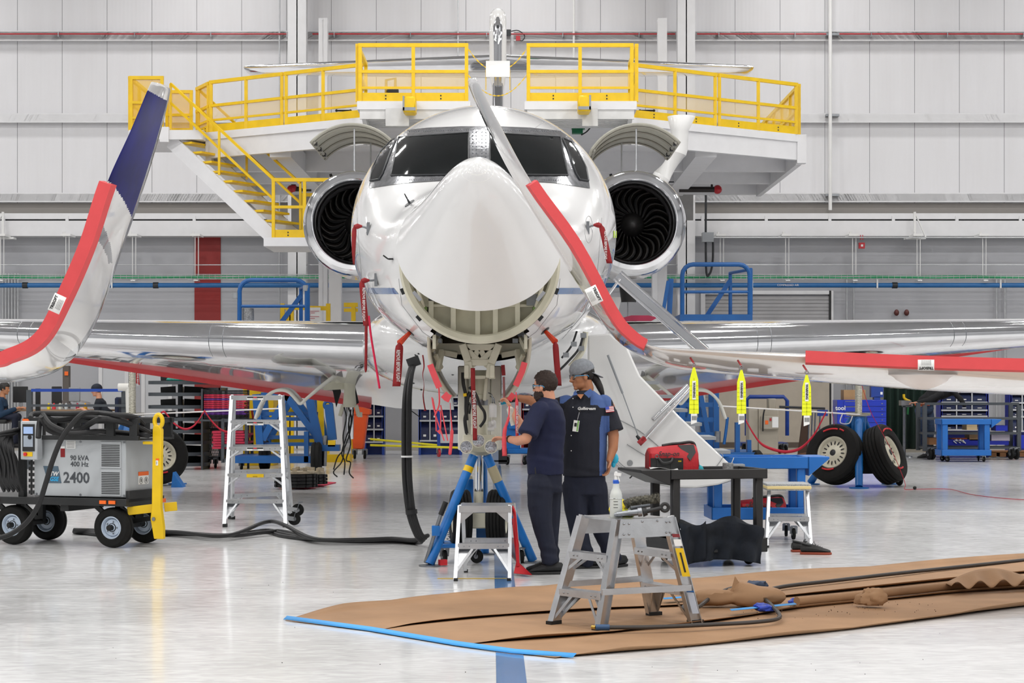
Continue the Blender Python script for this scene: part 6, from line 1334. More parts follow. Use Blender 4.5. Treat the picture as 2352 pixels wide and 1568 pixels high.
def lattice(t,x0,x1,Y,z0,z1,m,nz=5):
    w=MB(m)
    for y in (Y,Y+.9):
        for x in (x0,x1): w.beam((x,y,z0),(x+(.25 if x==x0 else -.02),y,z1),.11,.11)
        w.beam((x0+.05,y,z0+.1),(x1-.1,y,z1-.1),.09,.09,up=(0,1,0)); w.beam((x1-.1,y,z0+.1),(x0+.2,y,z1-.1),.09,.09,up=(0,1,0))
    for k in range(nz): z=z0+(z1-z0)*(k+.5)/nz; w.beam((x0+.1,Y,z),(x1-.05,Y,z),.08,.09)
    obj('scissor_frame',w,t)
lattice(t,X_(1560,Y),X_(1648,Y),Y+.2,.25,zd0,DKB,9)
w=MB(DKB); w.bx(X_(1545,Y),X_(1760,Y-1),Y-.3,Y+1.6,.2,.36); w.bx(X_(1687,Y),X_(1697,Y),Y-.2,Y,.3,.95); w.bx(X_(1714,Y),X_(1723,Y),Y-.2,Y,.3,.6); w.tube(smoothpts([P(1663,1020,Y-.2),P(1668,985,Y-.2),P(1671,958,Y-.2)],5),.03,6); w.use(STEEL).cyl(P(1648,1015,Y-.2),P(1648,990,Y-.2),.06); obj('chassis',w,t)
for px in (1560,1735): w=MB(RUBBER); w.lathe([(0,-.09),(.16,-.09),(.2,-.05),(.2,.05),(.16,.09),(0,.09)],(X_(px,Y),Y-.2,.2),(1,.3,0),20); obj('wheel',w,t)
Y=36.5
t=thing('scissor_lift','blue wheeled lift with diagonal braces behind the tall ladder, its rails above the left wing','lift',(X_(660,Y),Y,0)); x0,x1=X_(545,Y),X_(701,Y)
guard(t,x0,x1,Y+.3,Z_(750,Y),Z_(641,Y),DKB); w=MB(GREY); 
for a,b in (((541,672),(541,685)),((702,655),(702,668))): w.cyl(P(*a,Y+.3),P(*b,Y+.3),.055)
obj('foam_wrap',w,t)
w=MB(DKB); w.bx(x0-.05,x1+.3,Y,Y+1.4,Z_(770,Y),Z_(750,Y)); obj('deck',w,t)
xa,xb=X_(598,Y),X_(735,Y); w=MB(DKB)
for y in (Y,Y+1.1):
    w.beam((xa,y,.5),(xa-.08,y,Z_(905,Y)),.14,.14); w.beam((xb,y,.5),(xb-.22,y,Z_(905,Y)),.16,.16)
    w.beam((xa+.05,y,Z_(1010,Y)),(X_(660,Y),y,Z_(905,Y)),.12,.12,up=(0,1,0)); w.beam((xb,y,Z_(1012,Y)),(X_(655,Y),y,Z_(905,Y)),.12,.12,up=(0,1,0))
for r_ in (950,962,985,1004,1020,905): w.beam((xa,Y+.1,Z_(r_,Y)),(xb-.05,Y+.1,Z_(r_,Y)),.08,.07)
w.bx(X_(540,Y),X_(718,Y),Y-.3,Y+1.2,Z_(1062,Y),Z_(1046,Y)); w.bx(X_(702,Y),X_(712,Y),Y-.3,Y-.1,.2,Z_(990,Y)); obj('scissor_frame',w,t)
w=MB(DKB); w.beam(P(764,1010,Y-.3),P(755,928,Y-.3),.16,.16); w.tube([P(753,930,Y-.35)+V((.07*cos(a),0,.07*sin(a))) for a in [2*pi*k/14 for k in range(14)]],.03,6,closed=True); w.box(P(760,1028,Y-.3),(.35,.3,.12)); w.use(STEEL).cyl(P(745,1070,Y-.4),P(747,1000,Y-.4),.045); w.use(YEL).box(P(762,1018,Y-.4),(.14,.1,.12)); obj('tow_post',w,t)
for px,Yx in ((727,Y-.6),(608,Y+.5)): w=MB(RUBBER); w.lathe([(0,-.09),(.26,-.09),(.30,-.06),(.30,-.02),(.29,-.018),(.29,.018),(.30,.02),(.30,.06),(.26,.09),(0,.09)],(X_(px,Yx),Yx,.30),(1,0,0),28); obj('wheel',w,t)
w=MB(YEL); 
for a,b in (((640,945),(735,945)),((620,1012),(730,1012))): w.beam(P(*a,Y+1.4),P(*b,Y+1.4),.06,.12)
w.beam(P(735,900,Y+.8),P(738,1010,Y+.8),.12,.12); obj('yellow_brace',w,t)
t2=thing('yellow_cabinet','tall yellow cabinet behind the stacked red mats','cabinet',(X_(590,39.5),39.5,0)); w=MB(YEL); w.bx(X_(558,39.5),X_(628,39.5),39.5,40.4,.0,Z_(885,39.5)); w.use(BLACK); w.bx(X_(580,39.5),X_(590,39.5),39.48,39.5,Z_(945,39.5),Z_(938,39.5)); w.use(REDFAB); w.tube([P(565,965,39.4),P(570,940,39.4),P(578,940,39.4),P(582,965,39.4)],.025,5); obj('cabinet_body',w,t2,bevel=.02)
# yellow guard rails + sign above the left wing, cylinder on the lift
w=MB(YEL); Y=44
for px in (649,663,670,754,812): w.bx(X_(px,Y)-.05,X_(px,Y)+.05,Y-.05,Y+.05,0,Z_(697 if px in (649,754) else 705,Y))
w.beam(P(649,706,Y),P(755,708,Y),.08,.10); w.beam(P(790,700,Y),P(822,700,Y),.08,.10); w.beam(P(790,712,Y),P(822,712,Y),.06,.08); obj('barrier_rail',w,label='yellow steel barrier rail by the white column behind the left wing',cat='barrier')
w=MB(WHITE); Y=43.8; w.bx(X_(703,Y),X_(736,Y),Y,Y+.03,Z_(745,Y),Z_(706,Y)); o=obj('warning_sign',w,label='white notice board with faint red print behind the left wing',cat='sign')
w=MB(mat('faint_red_print','#b5616b',.6)); 
for k in range(7): w.bx(X_(706,Y),X_(733,Y)-.1*(k%3),Y-.01,Y,Z_(715+4.2*k,Y),Z_(713.7+4.2*k,Y))
obj('print_lines',w,o)
w=MB(mat('speckled_grey','#8f9090')); Y=36.9; w.cyl(P(570,748,Y),P(570,708,Y),.115,.115,20); obj('grey_drum',w,label='grey speckled drum standing on the left blue lift platform',cat='drum')
# white base with yellow kerb, orange bin
Y=41.5; w=MB(TRIM); w.bx(X_(757,Y),X_(786,Y),Y,Y+.35,0,Z_(905,Y)); obj('column_low',w,kind='structure'); w=MB(YEL); w.bx(X_(750,Y),X_(804,Y),Y-.1,Y+.5,0,.17); obj('trim_yellow_kerb',w,kind='structure')
Y=43.5; t=thing('waste_bin','tall bright orange wheeled bin left of the belly','bin',(X_(825,Y),Y,0)); w=MB(mat('bin_orange','#e9551a',.45,var=.06)); a,b=X_(806,Y),X_(844,Y); w.loft([[V((a+.05,Y,.22)),V((b-.1,Y,.22)),V((b-.1,Y+.4,.22)),V((a+.05,Y+.4,.22))],[V((a-.02,Y,Z_(950,Y))),V((b,Y,Z_(950,Y))),V((b,Y+.5,Z_(950,Y))),V((a-.02,Y+.5,Z_(950,Y)))]],True,True,False); obj('bin_body',w,t,bevel=.02); w=MB(mat('bin_orange','#e9551a')); w.prism([(a-.05,Y-.04,Z_(952,Y)),(b+.06,Y-.04,Z_(952,Y)),(b+.06,Y-.04,Z_(940,Y)),(a+.1,Y-.04,Z_(932,Y)),(a-.05,Y-.04,Z_(934,Y))],(0,.58,0)); obj('bin_lid',w,t,bevel=.015)
for px in (815,838): caster(t,(X_(px,Y),Y-.05,.10),.10,.05,.2)
# shelving with translucent blue bins
BB=mat('blue_bin','#152a86',.3,coat=.3,var=.15); BBD=mat('dark_blue_bin','#141c46',.3,coat=.3,var=.2); SHG=mat('shelf_grey','#b9bcc2',.4)
def binrack(label,px0,px1,Y,rows,cols,frame=DKBLUE,bm=BBD,base=0,zb=None,group=None,top=True,back=True):
    t=thing('bin_rack',label,'shelf rack',(X_((px0+px1)/2,Y),Y,0),0,group); x0,x1=X_(px0,Y),X_(px1,Y); d=.45
    w=MB(frame); zt=Z_(rows[0],Y); zb_=0 if zb is None else zb
    for x in (x0,x1): w.bx(x-.03,x+.03,Y,Y+d,zb_,zt)
    if back: w.bx(x0,x1,Y+d-.02,Y+d,zb_,zt)
    obj('rack_frame',w,t); w=MB(SHG)
    for r_ in rows: w.bx(x0,x1,Y-.01,Y+d,Z_(r_,Y)-.02,Z_(r_,Y)+.02)
    for c in range(cols+1): x=x0+(x1-x0)*c/cols; w.bx(x-.015,x+.015,Y,Y+.03,Z_(rows[-1],Y),zt)
    obj('shelves',w,t,label='light grey shelf bars'); bw=(x1-x0)/cols
    for i in range(len(rows)-1):
        z1_,z0_=Z_(rows[i],Y)-.03,Z_(rows[i+1],Y)+.025
        for c in range(cols):
            xx=x0+bw*c; w=MB(bm); h=(z1_-z0_); w.prism([(xx+.03,Y+.02,z0_),(xx+.03,Y+d-.05,z0_),(xx+.03,Y+d-.05,z0_+h*.92),(xx+.03,Y+.12,z0_+h*.92),(xx+.03,Y+.0,z0_+h*.55)],(bw-.06,0,0)); w.use(PAPERW).bx(xx+bw*.35,xx+bw*.62,Y-.012,Y+.0,z0_+h*.18,z0_+h*.3); bn=obj('storage_bin',w,t)
    return t
binrack('blue framed rack of dark storage bins between the orange bin and the belly',838,880,46,[868,897,926,956,986,1015],2)
binrack('blue framed rack of clear and dark bins seen behind the hanging red ribbons',964,1058,46,[893,912,931,966,1012],4)
# wheeled kit trolley legs, blue stand behind the bearded worker
w=MB(DKBLUE); Y=44; w.bx(X_(1004,Y),X_(1011,Y),Y,Y+.1,.15,Z_(895,Y)); w.bx(X_(1004,Y),X_(1060,Y),Y,Y+.1,Z_(900,Y),Z_(892,Y)); w.use(SHG).bx(X_(1008,Y),X_(1060,Y),Y+.02,Y+.5,.35,.55); o=obj('trolley',w,label='blue framed trolley standing in front of the bin rack left of the nose gear',cat='trolley'); caster(o,(X_(1008,Y),Y,.12),.10,.05,.3,m=REDP)
t=thing('engine_stand','bright blue equipment stand on casters between the nose gear and the workers','stand',(X_(1178,40),40,0)); Y=40; w=MB(JB); w.bx(X_(1160,Y),X_(1195,Y),Y,Y+.6,Z_(1035,Y),Z_(975,Y)); w.bx(X_(1145,Y),X_(1225,Y),Y-.05,Y+.7,Z_(1042,Y),Z_(1030,Y)); w.bx(X_(1168,Y),X_(1190,Y),Y-.1,Y,Z_(985,Y),Z_(955,Y)); obj('stand_body',w,t,bevel=.02); w=MB(DARK); w.bx(X_(1145,Y),X_(1165,Y),Y-.1,Y-.05,.02,.35); w.bx(X_(1130,Y),X_(1167,Y),Y-.1,Y-.05,Z_(1060,Y),Z_(1056,Y)); obj('foot_frame',w,t)
for px in (1165,1205,1213): caster(t,(X_(px,Y),Y,.09),.09,.04,.4)
binrack('narrow rack with red and blue posts behind the workers\' arms',1200,1222,47,[905,940,980,1015],1,frame=REDFAB)
# caution tape and cords
CT=mat('caution_tape','#e2d51f',.5)
for k,(a,b) in enumerate((((850,1008),(1004,1022)),((850,1022),(1130,1030)))):
    w=MB(CT); p,q_=P(*a,43.2),P(*b,43.2); w.add([p+V((0,0,.025)),q_+V((0,0,.025)),q_-V((0,0,.025)),p-V((0,0,.025))],[(0,1,2,3)]); obj('caution_tape',w,label='yellow caution tape stretched behind the thick black cable, %s strip'%('upper' if k==0 else 'lower'),cat='tape',solid=.003)
w=MB(CABM); w.tube(smoothpts([P(893,900,46),P(915,925,46),P(940,940,46),P(965,958,46)],6),.012,5); obj('thin_cable',w,label='thin black cable slanting across the grey wall left of the nose gear',cat='cable')
WR=mat('white_rope','#dcdcda',.6)
w=MB(WR); w.cyl(P(300,952,31),P(640,938,31),.014,seg=6); obj('barrier_rope',w,label='white rope stretched from the left wing jack behind the ladder',cat='rope')
w=MB(WR); w.cyl(P(1650,932,31),P(1975,952,31),.014,seg=6); w.tube(smoothpts([P(1935,950,31),P(1930,970,31),P(1950,972,31),P(1958,955,31)],5),.01,6); obj('barrier_rope',w,label='white rope stretched from the airstair to the right wing jack',cat='rope')
PR=mat('crimson_ribbon','#b3122f',.7)
def swag(lab,pts,Y,wd=.035):
    w=MB(PR); ps=smoothpts([P(x,y,Y) for x,y in pts],8); w.loft([[p+V((0,0,wd/2)) for p in ps],[p-V((0,.01,wd/2)) for p in ps]],False,False); obj('barrier_ribbon',w,label=lab,cat='ribbon',solid=.003)
swag('crimson ribbon sagging from the rope right of the fluorescent tags',[(1713,965),(1730,995),(1750,1020),(1780,1033),(1810,1037),(1840,1028),(1868,1000),(1885,970),(1897,946)],30.9,.05)
swag('short crimson ribbon end hanging from the rope beside the tool chest',[(1911,947),(1914,962),(1916,975)],30.9)
swag('crimson ribbon sagging between the tray tower and the mats, left half',[(368,952),(378,946),(400,972),(425,985),(448,975),(470,943)],30.9)
swag('crimson ribbon sagging from the rope towards the tall ladder',[(470,943),(485,965),(505,985),(522,992)],30.9)
w=MB(PR); w.tube(smoothpts([P(1978,880,30.6),P(2000,945,30.5),P(2030,1000,30.4),P(2060,1060,30.3),P(2079,1110,30.2),V((X_(2078,30),30,.01)),V((X_(2110,30),30,.01)),V((X_(2180,30),30,.01)),V((X_(2230,28.5),28.5,.01)),V((X_(2300,27.5),27.5,.01)),V((X_(2400,26.8),26.8,.01))],6),.005,5); w.use(BLACK).ball((X_(2101,30),30,.03),.03,8,6); obj('safety_line',w,label='thin red cord from the wing over the right tyre and along the floor',cat='cord')
# ---- desk area at far left
Y=39
w=MB(mat('desk_top','#8a6f55',.5)); w.bx(X_(-60,Y),X_(290,Y),Y-.1,Y+.7,Z_(944,Y),Z_(940,Y)); w.use(BLACK)
for px in (-20,90,180,280): w.bx(X_(px,Y)-.04,X_(px,Y)+.04,Y+.3,Y+.4,0,Z_(944,Y))
obj('work_desk',w,label='long workbench desk with monitors behind the power cart',cat='desk')
def monitor(px0,px1,py0,py1,lab,m=BLACK,rz=0):
    c=P((px0+px1)/2,(py0+py1)/2,Y+.2); wd=(px1-px0)*Y/F; h=(py1-py0)*Y/F; t=thing('monitor',lab,'monitor',(c.x,c.y,Z_(940,Y)),rz); w=MB(m); w.bx(-wd/2,wd/2,-.02,.03,c.z-h/2-Z_(940,Y),c.z+h/2-Z_(940,Y)); obj('screen_housing',w,t,local=True,bevel=.01); w=MB(ALU); w.bx(-.03,.03,.03,.08,0,c.z-Z_(940,Y)); w.bx(-.14,.14,-.05,.18,0,.02); w.beam((0,.06,c.z-Z_(940,Y)-.1),(.3,.15,c.z-Z_(940,Y)-.2),.04,.05); obj('stand_arm',w,t,local=True)
monitor(30,64,887,924,'black monitor back in front of the young seated man at the far left'); monitor(119,142,887,927,'dark monitor in the middle of the desk',rz=.3); monitor(158,184,889,922,'grey monitor nearest to the seated man with the dark cap',m=GREY)
for px,c,lab in ((112,'#e0c81c','small yellow bottle on the desk left of the middle monitor'),(124,'#d5333c','small red can on the desk beside the yellow bottle'),(178,'#a5304a','small dark red bottle on the desk by the grey monitor'),(196,'#e2a51a','orange yellow tape dispenser on the desk by the man in the cap'),(138,'#c8c9bb','pile of cream coloured parts on the desk'),(152,'#b9c0c2','pale cup on the desk between the monitors')):
    w=MB(mat('desk_item_'+c[1:],c,.5)); x=X_(px,Y-.05); z=Z_(940,Y); w.lathe([(0,0),(.035,0),(.04,.05),(.035,.10),(.015,.12),(.015,.135),(0,.135)],(x,Y-.05,z),(0,0,1),14); obj('desk_item',w,label=lab,cat='desk clutter')
def ledge(lab,py,m,x0,x1,hh=.06):
    w=MB(m); w.bx(X_(x0,37.8),X_(x1,37.8),37.78,37.82,Z_(py,37.8)-hh,Z_(py,37.8)+hh); obj('barrier_bar',w,label=lab,cat='barrier')
ledge('dark blue horizontal barrier bar in front of the seated man\'s cap',896,DKBLUE,72,281,.03); ledge('grey lower barrier bar in front of the desk',931,DGREY,70,310,.025)
for px in (68,286): w=MB(DGREY); w.bx(X_(px,37.9)-.055,X_(px,37.9)+.055,37.85,37.95,0,Z_(895,37.9)); obj('barrier_post',w,label='dark grey barrier post at the %s end of the desk'%('left' if px<100 else 'right'),cat='post')
w=MB(BLACK); w.bx(X_(87,38.2)-.05,X_(87,38.2)+.03,38.2,38.3,0,Z_(892,38.2)); obj('rack_post',w,label='black rack post beside the black monitor at the far left',cat='post')
w=MB(mat('duct_silver','#c8c7c2',.5)); w.cyl(P(272,889,36),P(296,889,36),.075,.075,16); w.use(BLACK).cyl(P(271.5,889,35.99),P(272,889,35.99),.055,.055,16); w.use(mat('duct_silver','#c8c7c2')).cyl(P(296,889,36),P(298,960,36),.07,.07,14); obj('flexible_duct',w,label='short silver flexible duct end beside the left jack column',cat='duct')
w=MB(mat('brown_post','#57504a',.6)); w.bx(X_(146,50),X_(160,50),49.9,50.1,0,Z_(840,50)); w.use(ORANGE).bx(X_(149,49.9),X_(157,49.9),49.86,49.9,Z_(862,50),Z_(853,50)); obj('service_post',w,label='brown service post with an orange label behind the desk',cat='post')
def chair(px,lab):
    t=thing('office_chair',lab,'chair',(X_(px,38.7),38.7,0)); w=MB(BLACK); x=X_(px,38.7); w.box((x,38.7,.95),(.5,.5,.09)); obj('seat',w,t,bevel=.03); w=MB(mat('navy_backrest','#101c38',.8)); w.box((x+.27*(1 if px>100 else -1),38.7,1.2),(.08,.48,.5)); obj('backrest',w,t,bevel=.03); w=MB(BLACK); w.cyl((x,38.7,.1),(x,38.7,.92),.035); 
    for k in range(5): a=2*pi*k/5; w.beam((x,38.7,.12),(x+.3*cos(a),38.7+.3*sin(a),.06),.05,.04)
    obj('pedestal',w,t)
chair(243,'black office chair with navy back under the man in the dark cap'); chair(-6,'black office chair under the young man at the left edge')
w=MB(REDFAB); w.prism([P(312,852,30.9),P(318,852,30.9),P(321,884,30.9),P(312,880,30.9)],(0,.01,0)); o=obj('remove_before_flight_streamer',w,label='small dark red REMOVE BEFORE FLIGHT ribbon beside the left jack column',cat='streamer'); txt('REMOVE BEFORE',.035,P(316,868,30.85),WHITE,o,up=(1,0,0))
# tray tower
Y=37.5; t=thing('tray_tower','tall rotating tower of dark grey half round trays left of the mesh cage','tray tower',(X_(406,Y),Y,0)); w=MB(DGREY); w.cyl((X_(406,Y),Y+.4,0),(X_(406,Y),Y+.4,Z_(868,Y)),.05); obj('pole',w,t)
for k,r_ in enumerate((880,907,936,964,992,1018,1044,1068)):
    z=Z_(r_,Y); w=MB(DGREY); cx,cy=X_(404,Y),Y+.4; Rr=.62
    w.lathe([(0,-.02),(Rr,-.02),(Rr,.05),(Rr-.02,.05),(Rr-.02,0),(0,0)],(cx,cy,z),(0,0,1),28)
    w.use(BLACK)
    for a in (.5,1.57,2.6): w.beam((cx+.1*cos(a),cy+.1*sin(a),z+.1),(cx+Rr*.8*cos(a),cy+Rr*.8*sin(a),z+.08),.01,.16)
    obj('tray',w,t)
w=MB(mat('teal_parts','#158a7a',.6,var=.3,vs=30)); 
for k in range(7): w.ball((X_(392+k*8,Y),Y,Z_(875,Y)+.03),(.09,.08,.05),8,6)
obj('teal_netting',w,label='teal netting heaped on the top tray of the tray tower',cat='netting')
# mesh cage cart + mats
def meshcart(px0,px1,Y,py,lab,mesh=True):
    t=thing('cage_cart',lab,'cart',(X_((px0+px1)/2,Y),Y,0)); x0,x1=X_(px0,Y),X_(px1,Y); zt=Z_(py,Y); w=MB(DGREY)
    for x in (x0,x1):
        for y in (Y,Y+.8): w.bx(x-.03,x+.03,y-.03,y+.03,.15,zt)
    for z in (.2,zt*.48,zt-.03):
        w.bx(x0,x1,Y-.03,Y+.83,z-.03,z+.03)
    obj('cart_frame',w,t)
    if mesh:
        w=MB(mat('expanded_mesh','#7e8388',.4,.5)); n=11; H=zt-.25; W_=(x1-x0)
        for k in range(-n,n):
            for s_ in (1,-1):
                a=max(0,k/n); b=min(1,k/n+1); za=(a-k/n); zb=(b-k/n)
                if b>a: w.beam((x0+W_*(a if s_>0 else 1-a),Y,.2+H*za),(x0+W_*(b if s_>0 else 1-b),Y,.2+H*zb),.012,.012)
        obj('mesh_panel',w,t)
    for x in (x0+.1,x1-.1): caster(t,(x,Y,.09),.09,.04,.3)
    return t
meshcart(468,506,38.3,890,'dark grey wire mesh cage cart beside the tray tower'); meshcart(512,566,37.2,962,'dark cart holding red rubber mats on its lower deck, left of the tall ladder',False)
MR=mat('mat_red','#b92744',.8,var=.3,vs=10); MP=mat('mat_purple','#5a2a80',.8,var=.3,vs=10); MK=mat('mat_black','#1c1c1f',.8,var=.2)
cols=[MK,MK,MR,MR,MP,MR,MR,MR,MR,MP,MP,MP,MK,MK]
for k,m in enumerate(cols):
    z=Z_(960,37.8)+.04*k*1.0 if False else Z_(896+4.7*k,37.8); w=MB(m); x0,x1=X_(474,37.8),X_(566,37.8); n=16; p=[(x0,37.6,z)]
    for i in range(n+1): p.append((x0+(x1-x0)*i/n,37.5+.022*(i%2),z))
    p+=[(x1+.06*((k%2)*2-1)*.5,37.5,z),(x1,38.2,z),(x0,38.2,z)]; w.prism(p,(0,0,-.032)); obj('rubber_mat',w,label='%s mat from the top, %s rubber, in the high stack left of the ladder'%(ORD[k],'black' if m is MK else 'red' if m is MR else 'purple'),cat='mat',group='stack of red, purple and black rubber mats')
w=MB(DGREY); w.bx(X_(470,38),X_(572,38),37.45,38.3,Z_(964,38)-.02,Z_(962,38)); w.bx(X_(471,38),X_(475,38),37.5,38.3,0,Z_(893,38)); w.bx(X_(566,38),X_(570,38),38.1,38.2,0,Z_(893,38)); obj('mat_rack',w,label='dark steel rack under the high stack of rubber mats',cat='rack')
for k in range(7):
    w=MB(MR); z=Z_(1027-6*k,37.2); w.bx(X_(487,37.2)+.02*(k%2),X_(560,37.2)+.04*(k%3),37.2,38.0,z-.03,z+.012); obj('rubber_mat',w,label='%s red rubber mat from the bottom of the pile on the dark cart'%ORD[k],cat='mat',group='pile of red mats on the lower cart deck')
w=MB(MR); w.prism([G(640,1119),G(700,1122),G(736,1118),G(772,1109),G(740,1107),G(655,1111)],(0,0,.015)); obj('floor_mat',w,label='red rubber mat lying on the floor under the brake discs',cat='mat')
t=thing('brake_stack','stacked black and cream aircraft brake discs on a red floor mat','brake parts',(X_(690,30.5),30.5,0))
for cx,cy,rr,nk,h0 in ((X_(680,30.3),30.3,.33,4,.03),(X_(716,30.9),30.9,.24,3,.05)):
    for k in range(nk): w=MB(BLACK); w.lathe([(0,0),(rr,0),(rr,.045),(0,.045)],(cx,cy,h0+.055*k),(0,0,1),24); [w.box((cx+rr*cos(a),cy+rr*sin(a),h0+.055*k+.022),(.04,.04,.044),a) for a in [2*pi*j/14 for j in range(14)]]; obj('brake_disc',w,t)
    w=MB(mat('brake_cream','#b9ad94',.5,.2,var=.3,vs=14)); z=h0+.055*nk; w.lathe([(.1,0),(rr*.92,0),(rr*.9,.04),(.12,.05)],(cx,cy,z),(0,0,1),24)
    for j in range(8): a=2*pi*j/8; w.cyl((cx+rr*.7*cos(a),cy+rr*.7*sin(a),z+.03),(cx+rr*.7*cos(a),cy+rr*.7*sin(a),z+.10),.04,.035,10)
    obj('brake_housing',w,t)
# ---- right background
Y=46; t=thing('test_cabinet','beige machine cabinet with a red switch standing before the beige wall','machine',(X_(1750,Y),Y,0)); w=MB(mat('beige_machine','#a79f90',.5,var=.06)); w.bx(X_(1720,Y),X_(1742,Y),Y,Y+.6,.02,Z_(940,Y)); w.bx(X_(1742,Y),X_(1787,Y),Y-.05,Y+.6,.02,Z_(938,Y)); w.bx(X_(1767,Y),X_(1784,Y),Y+.1,Y+.5,Z_(940,Y),Z_(915,Y)); w.bx(X_(1746,Y),X_(1787,Y),Y-.2,Y,Z_(985,Y),Z_(955,Y)); obj('cabinet_body',w,t,bevel=.015)
w=MB(REDP); w.bx(X_(1765,Y),X_(1769,Y),Y-.22,Y-.2,Z_(966,Y),Z_(960,Y)); w.use(PAPERW).bx(X_(1771,Y),X_(1785,Y),Y-.21,Y-.2,Z_(981,Y),Z_(957,Y)); w.use(ORANGE).bx(X_(1755,Y),X_(1762,Y),Y-.21,Y-.2,Z_(974,Y),Z_(965,Y)); w.use(CABM).tube(smoothpts([P(1756,940,Y-.25),P(1753,955,Y-.25),P(1752,990,Y-.25)],4),.02,5); obj('control_panel',w,t)
w=MB(DKBLUE); Y=46.8; w.tube([P(1715,1000,Y),P(1715,918,Y),P(1722,911,Y),P(1800,911,Y),P(1808,920,Y),P(1808,1000,Y)],.05,8); w.bx(X_(1700,Y),X_(1808,Y),Y-.1,Y+.8,.2,.28); o=obj('hoop_trolley',w,label='dark blue hoop handled trolley behind the beige machine cabinet',cat='trolley')
for px in (1708,1790,1802): caster(o,(X_(px,Y),Y-.1,.12),.11,.05,.3)
w=MB(mat('brown_board','#3d2719',.7)); w.prism([P(1833,1043,46),P(1856,1043,46),P(1858,945,46),P(1845,948,46)],(0,.1,0)); w.use(STEEL)
for px in (1855,1862,1869,1880): w.cyl(P(px,1043,46),P(px+4,945,46),.02,seg=6)
w.use(DKBLUE).box(P(1889,948,46),(.25,.1,.15)); w.use(DARK).cyl(P(1790,934,46.2),P(1895,938,46.2),.03); obj('tool_boards',w,label='brown board and metal rods leaning together beside the blue tool chest',cat='boards')
w=MB(mat('leather_brown','#5b3617',.8,var=.4,vs=20)); w.ball((X_(1862,44),44,.06),(.35,.2,.07),12,8); obj('leather_gloves',w,label='brown leather gloves lying on the floor left of the tool chest',cat='gloves')
Y=42.5; t=thing('tool_chest','wide royal blue tool chest with many drawers behind the right wing jack','tool chest',(X_(1980,Y),Y,0)); CB=mat('chest_blue','#0a2fae',.3,coat=.3,var=.05); x0,x1=X_(1923,Y),X_(2036,Y); zt=Z_(918,Y); w=MB(CB); w.bx(x0,x1,Y,Y+.6,.15,zt); obj('chest_body',w,t,bevel=.01)
for r0 in range(7):
    for a,b in ((1938,1976),(1980,2034)):
        z1_=Z_(921+12.5*r0,Y); w=MB(CB); w.bx(X_(a,Y),X_(b,Y),Y-.025,Y,z1_-.11,z1_); w.use(STEEL); w.bx(X_(2026,Y)-.02,X_(2026,Y)+.01,Y-.035,Y-.025,z1_-.065,z1_-.045) if a>1950 else w.bx(X_(a+3,Y),X_(b-3,Y),Y-.03,Y-.025,z1_-.012,z1_); obj('drawer',w,t)
txt('tool',.14,(X_(1930,Y),Y-.03,Z_(937,Y)),WHITE,t,'lettering',bold=.003)
for px in (1932,2026): caster(t,(X_(px,Y),Y+.1,.08),.08,.04,.3)
w=MB(mat('cardboard','#a5835c',.8,var=.08)); w.bx(X_(1940,Y),X_(1990,Y),Y+.1,Y+.5,zt,Z_(895,Y)); obj('cardboard_box',w,label='brown cardboard box on top of the blue tool chest',cat='box')
w=MB(DKBLUE); w.bx(X_(2003,Y),X_(2031,Y),Y+.1,Y+.3,zt+.06,Z_(897,Y)+.1); w.bx(X_(2010,Y),X_(2024,Y),Y+.1,Y+.3,zt,zt+.07); w.use(PAPERW).bx(X_(2024,Y),X_(2029,Y),Y+.09,Y+.1,zt+.12,zt+.18); obj('display_unit',w,label='small blue display unit on top of the tool chest',cat='display')
Y=44.5; w=MB(STEEL); w.cyl((X_(2077,Y),Y,.02),(X_(2077,Y),Y,Z_(935,Y)),.035); w.lathe([(0,0),(.2,0),(.18,.03),(0,.05)],(X_(2077,Y),Y,0),(0,0,1),18); w.box((X_(2079,Y),Y,Z_(925,Y)),(.24,.3,.12)); w.cyl(P(2072,931,Y),P(2096,931,Y),.03); w.use(YEL); w.tube(smoothpts([P(2076,905,Y),P(2077,914,Y),P(2084,919,Y),P(2090,921,Y)],4),.03,6); w.use(mat('green_rag','#1c6b3a',.7)).prism([P(2084,935,Y-.1),P(2088,935,Y-.1),P(2087,952,Y-.1),P(2083,951,Y-.1)],(0,.02,0)); obj('vise_stand',w,label='steel pedestal vise with a yellow air fitting before the dark green curtain',cat='vise')
# grey shelving cart with boxes
Y=42.8; t=thing('shelf_cart','long grey steel shelf cart on casters behind the small blue cart','shelf cart',(X_(2235,Y),Y,0)); x0,x1=X_(2124,Y),X_(2340,Y)
w=MB(DGREY)
for x in (x0,x1): 
    for y in (Y,Y+.7): w.bx(x-.045,x+.045,y-.04,y+.04,.2,Z_(930 if y==Y else 925,Y))
w.bx(x0,x1,Y-.03,Y+.03,Z_(930,Y),Z_(924,Y)); obj('post_frame',w,t)
for r_ in (961,995,1028): w=MB(DGREY); w.bx(x0,x1,Y-.04,Y+.74,Z_(r_+2.5,Y),Z_(r_-2.5,Y)); obj('shelf',w,t)
for px in (2134,2142,2322,2334): caster(t,(X_(px,Y),Y,.13),.12,.05,.3)
binrack('blue and grey bin cabinet standing behind the grey shelf cart',2162,2268,45.5,[900,924,942,956,973,987],3,frame=mat('royal_blue','#0c2490',.4),bm=mat('grey_blue_bin','#2a3455',.35,coat=.3)); binrack('blue bin cabinet at the right edge behind the grey cart',2322,2400,45.5,[905,925,941,957,990],3,frame=mat('royal_blue','#0c2490'),bm=mat('grey_blue_bin','#2a3455'))
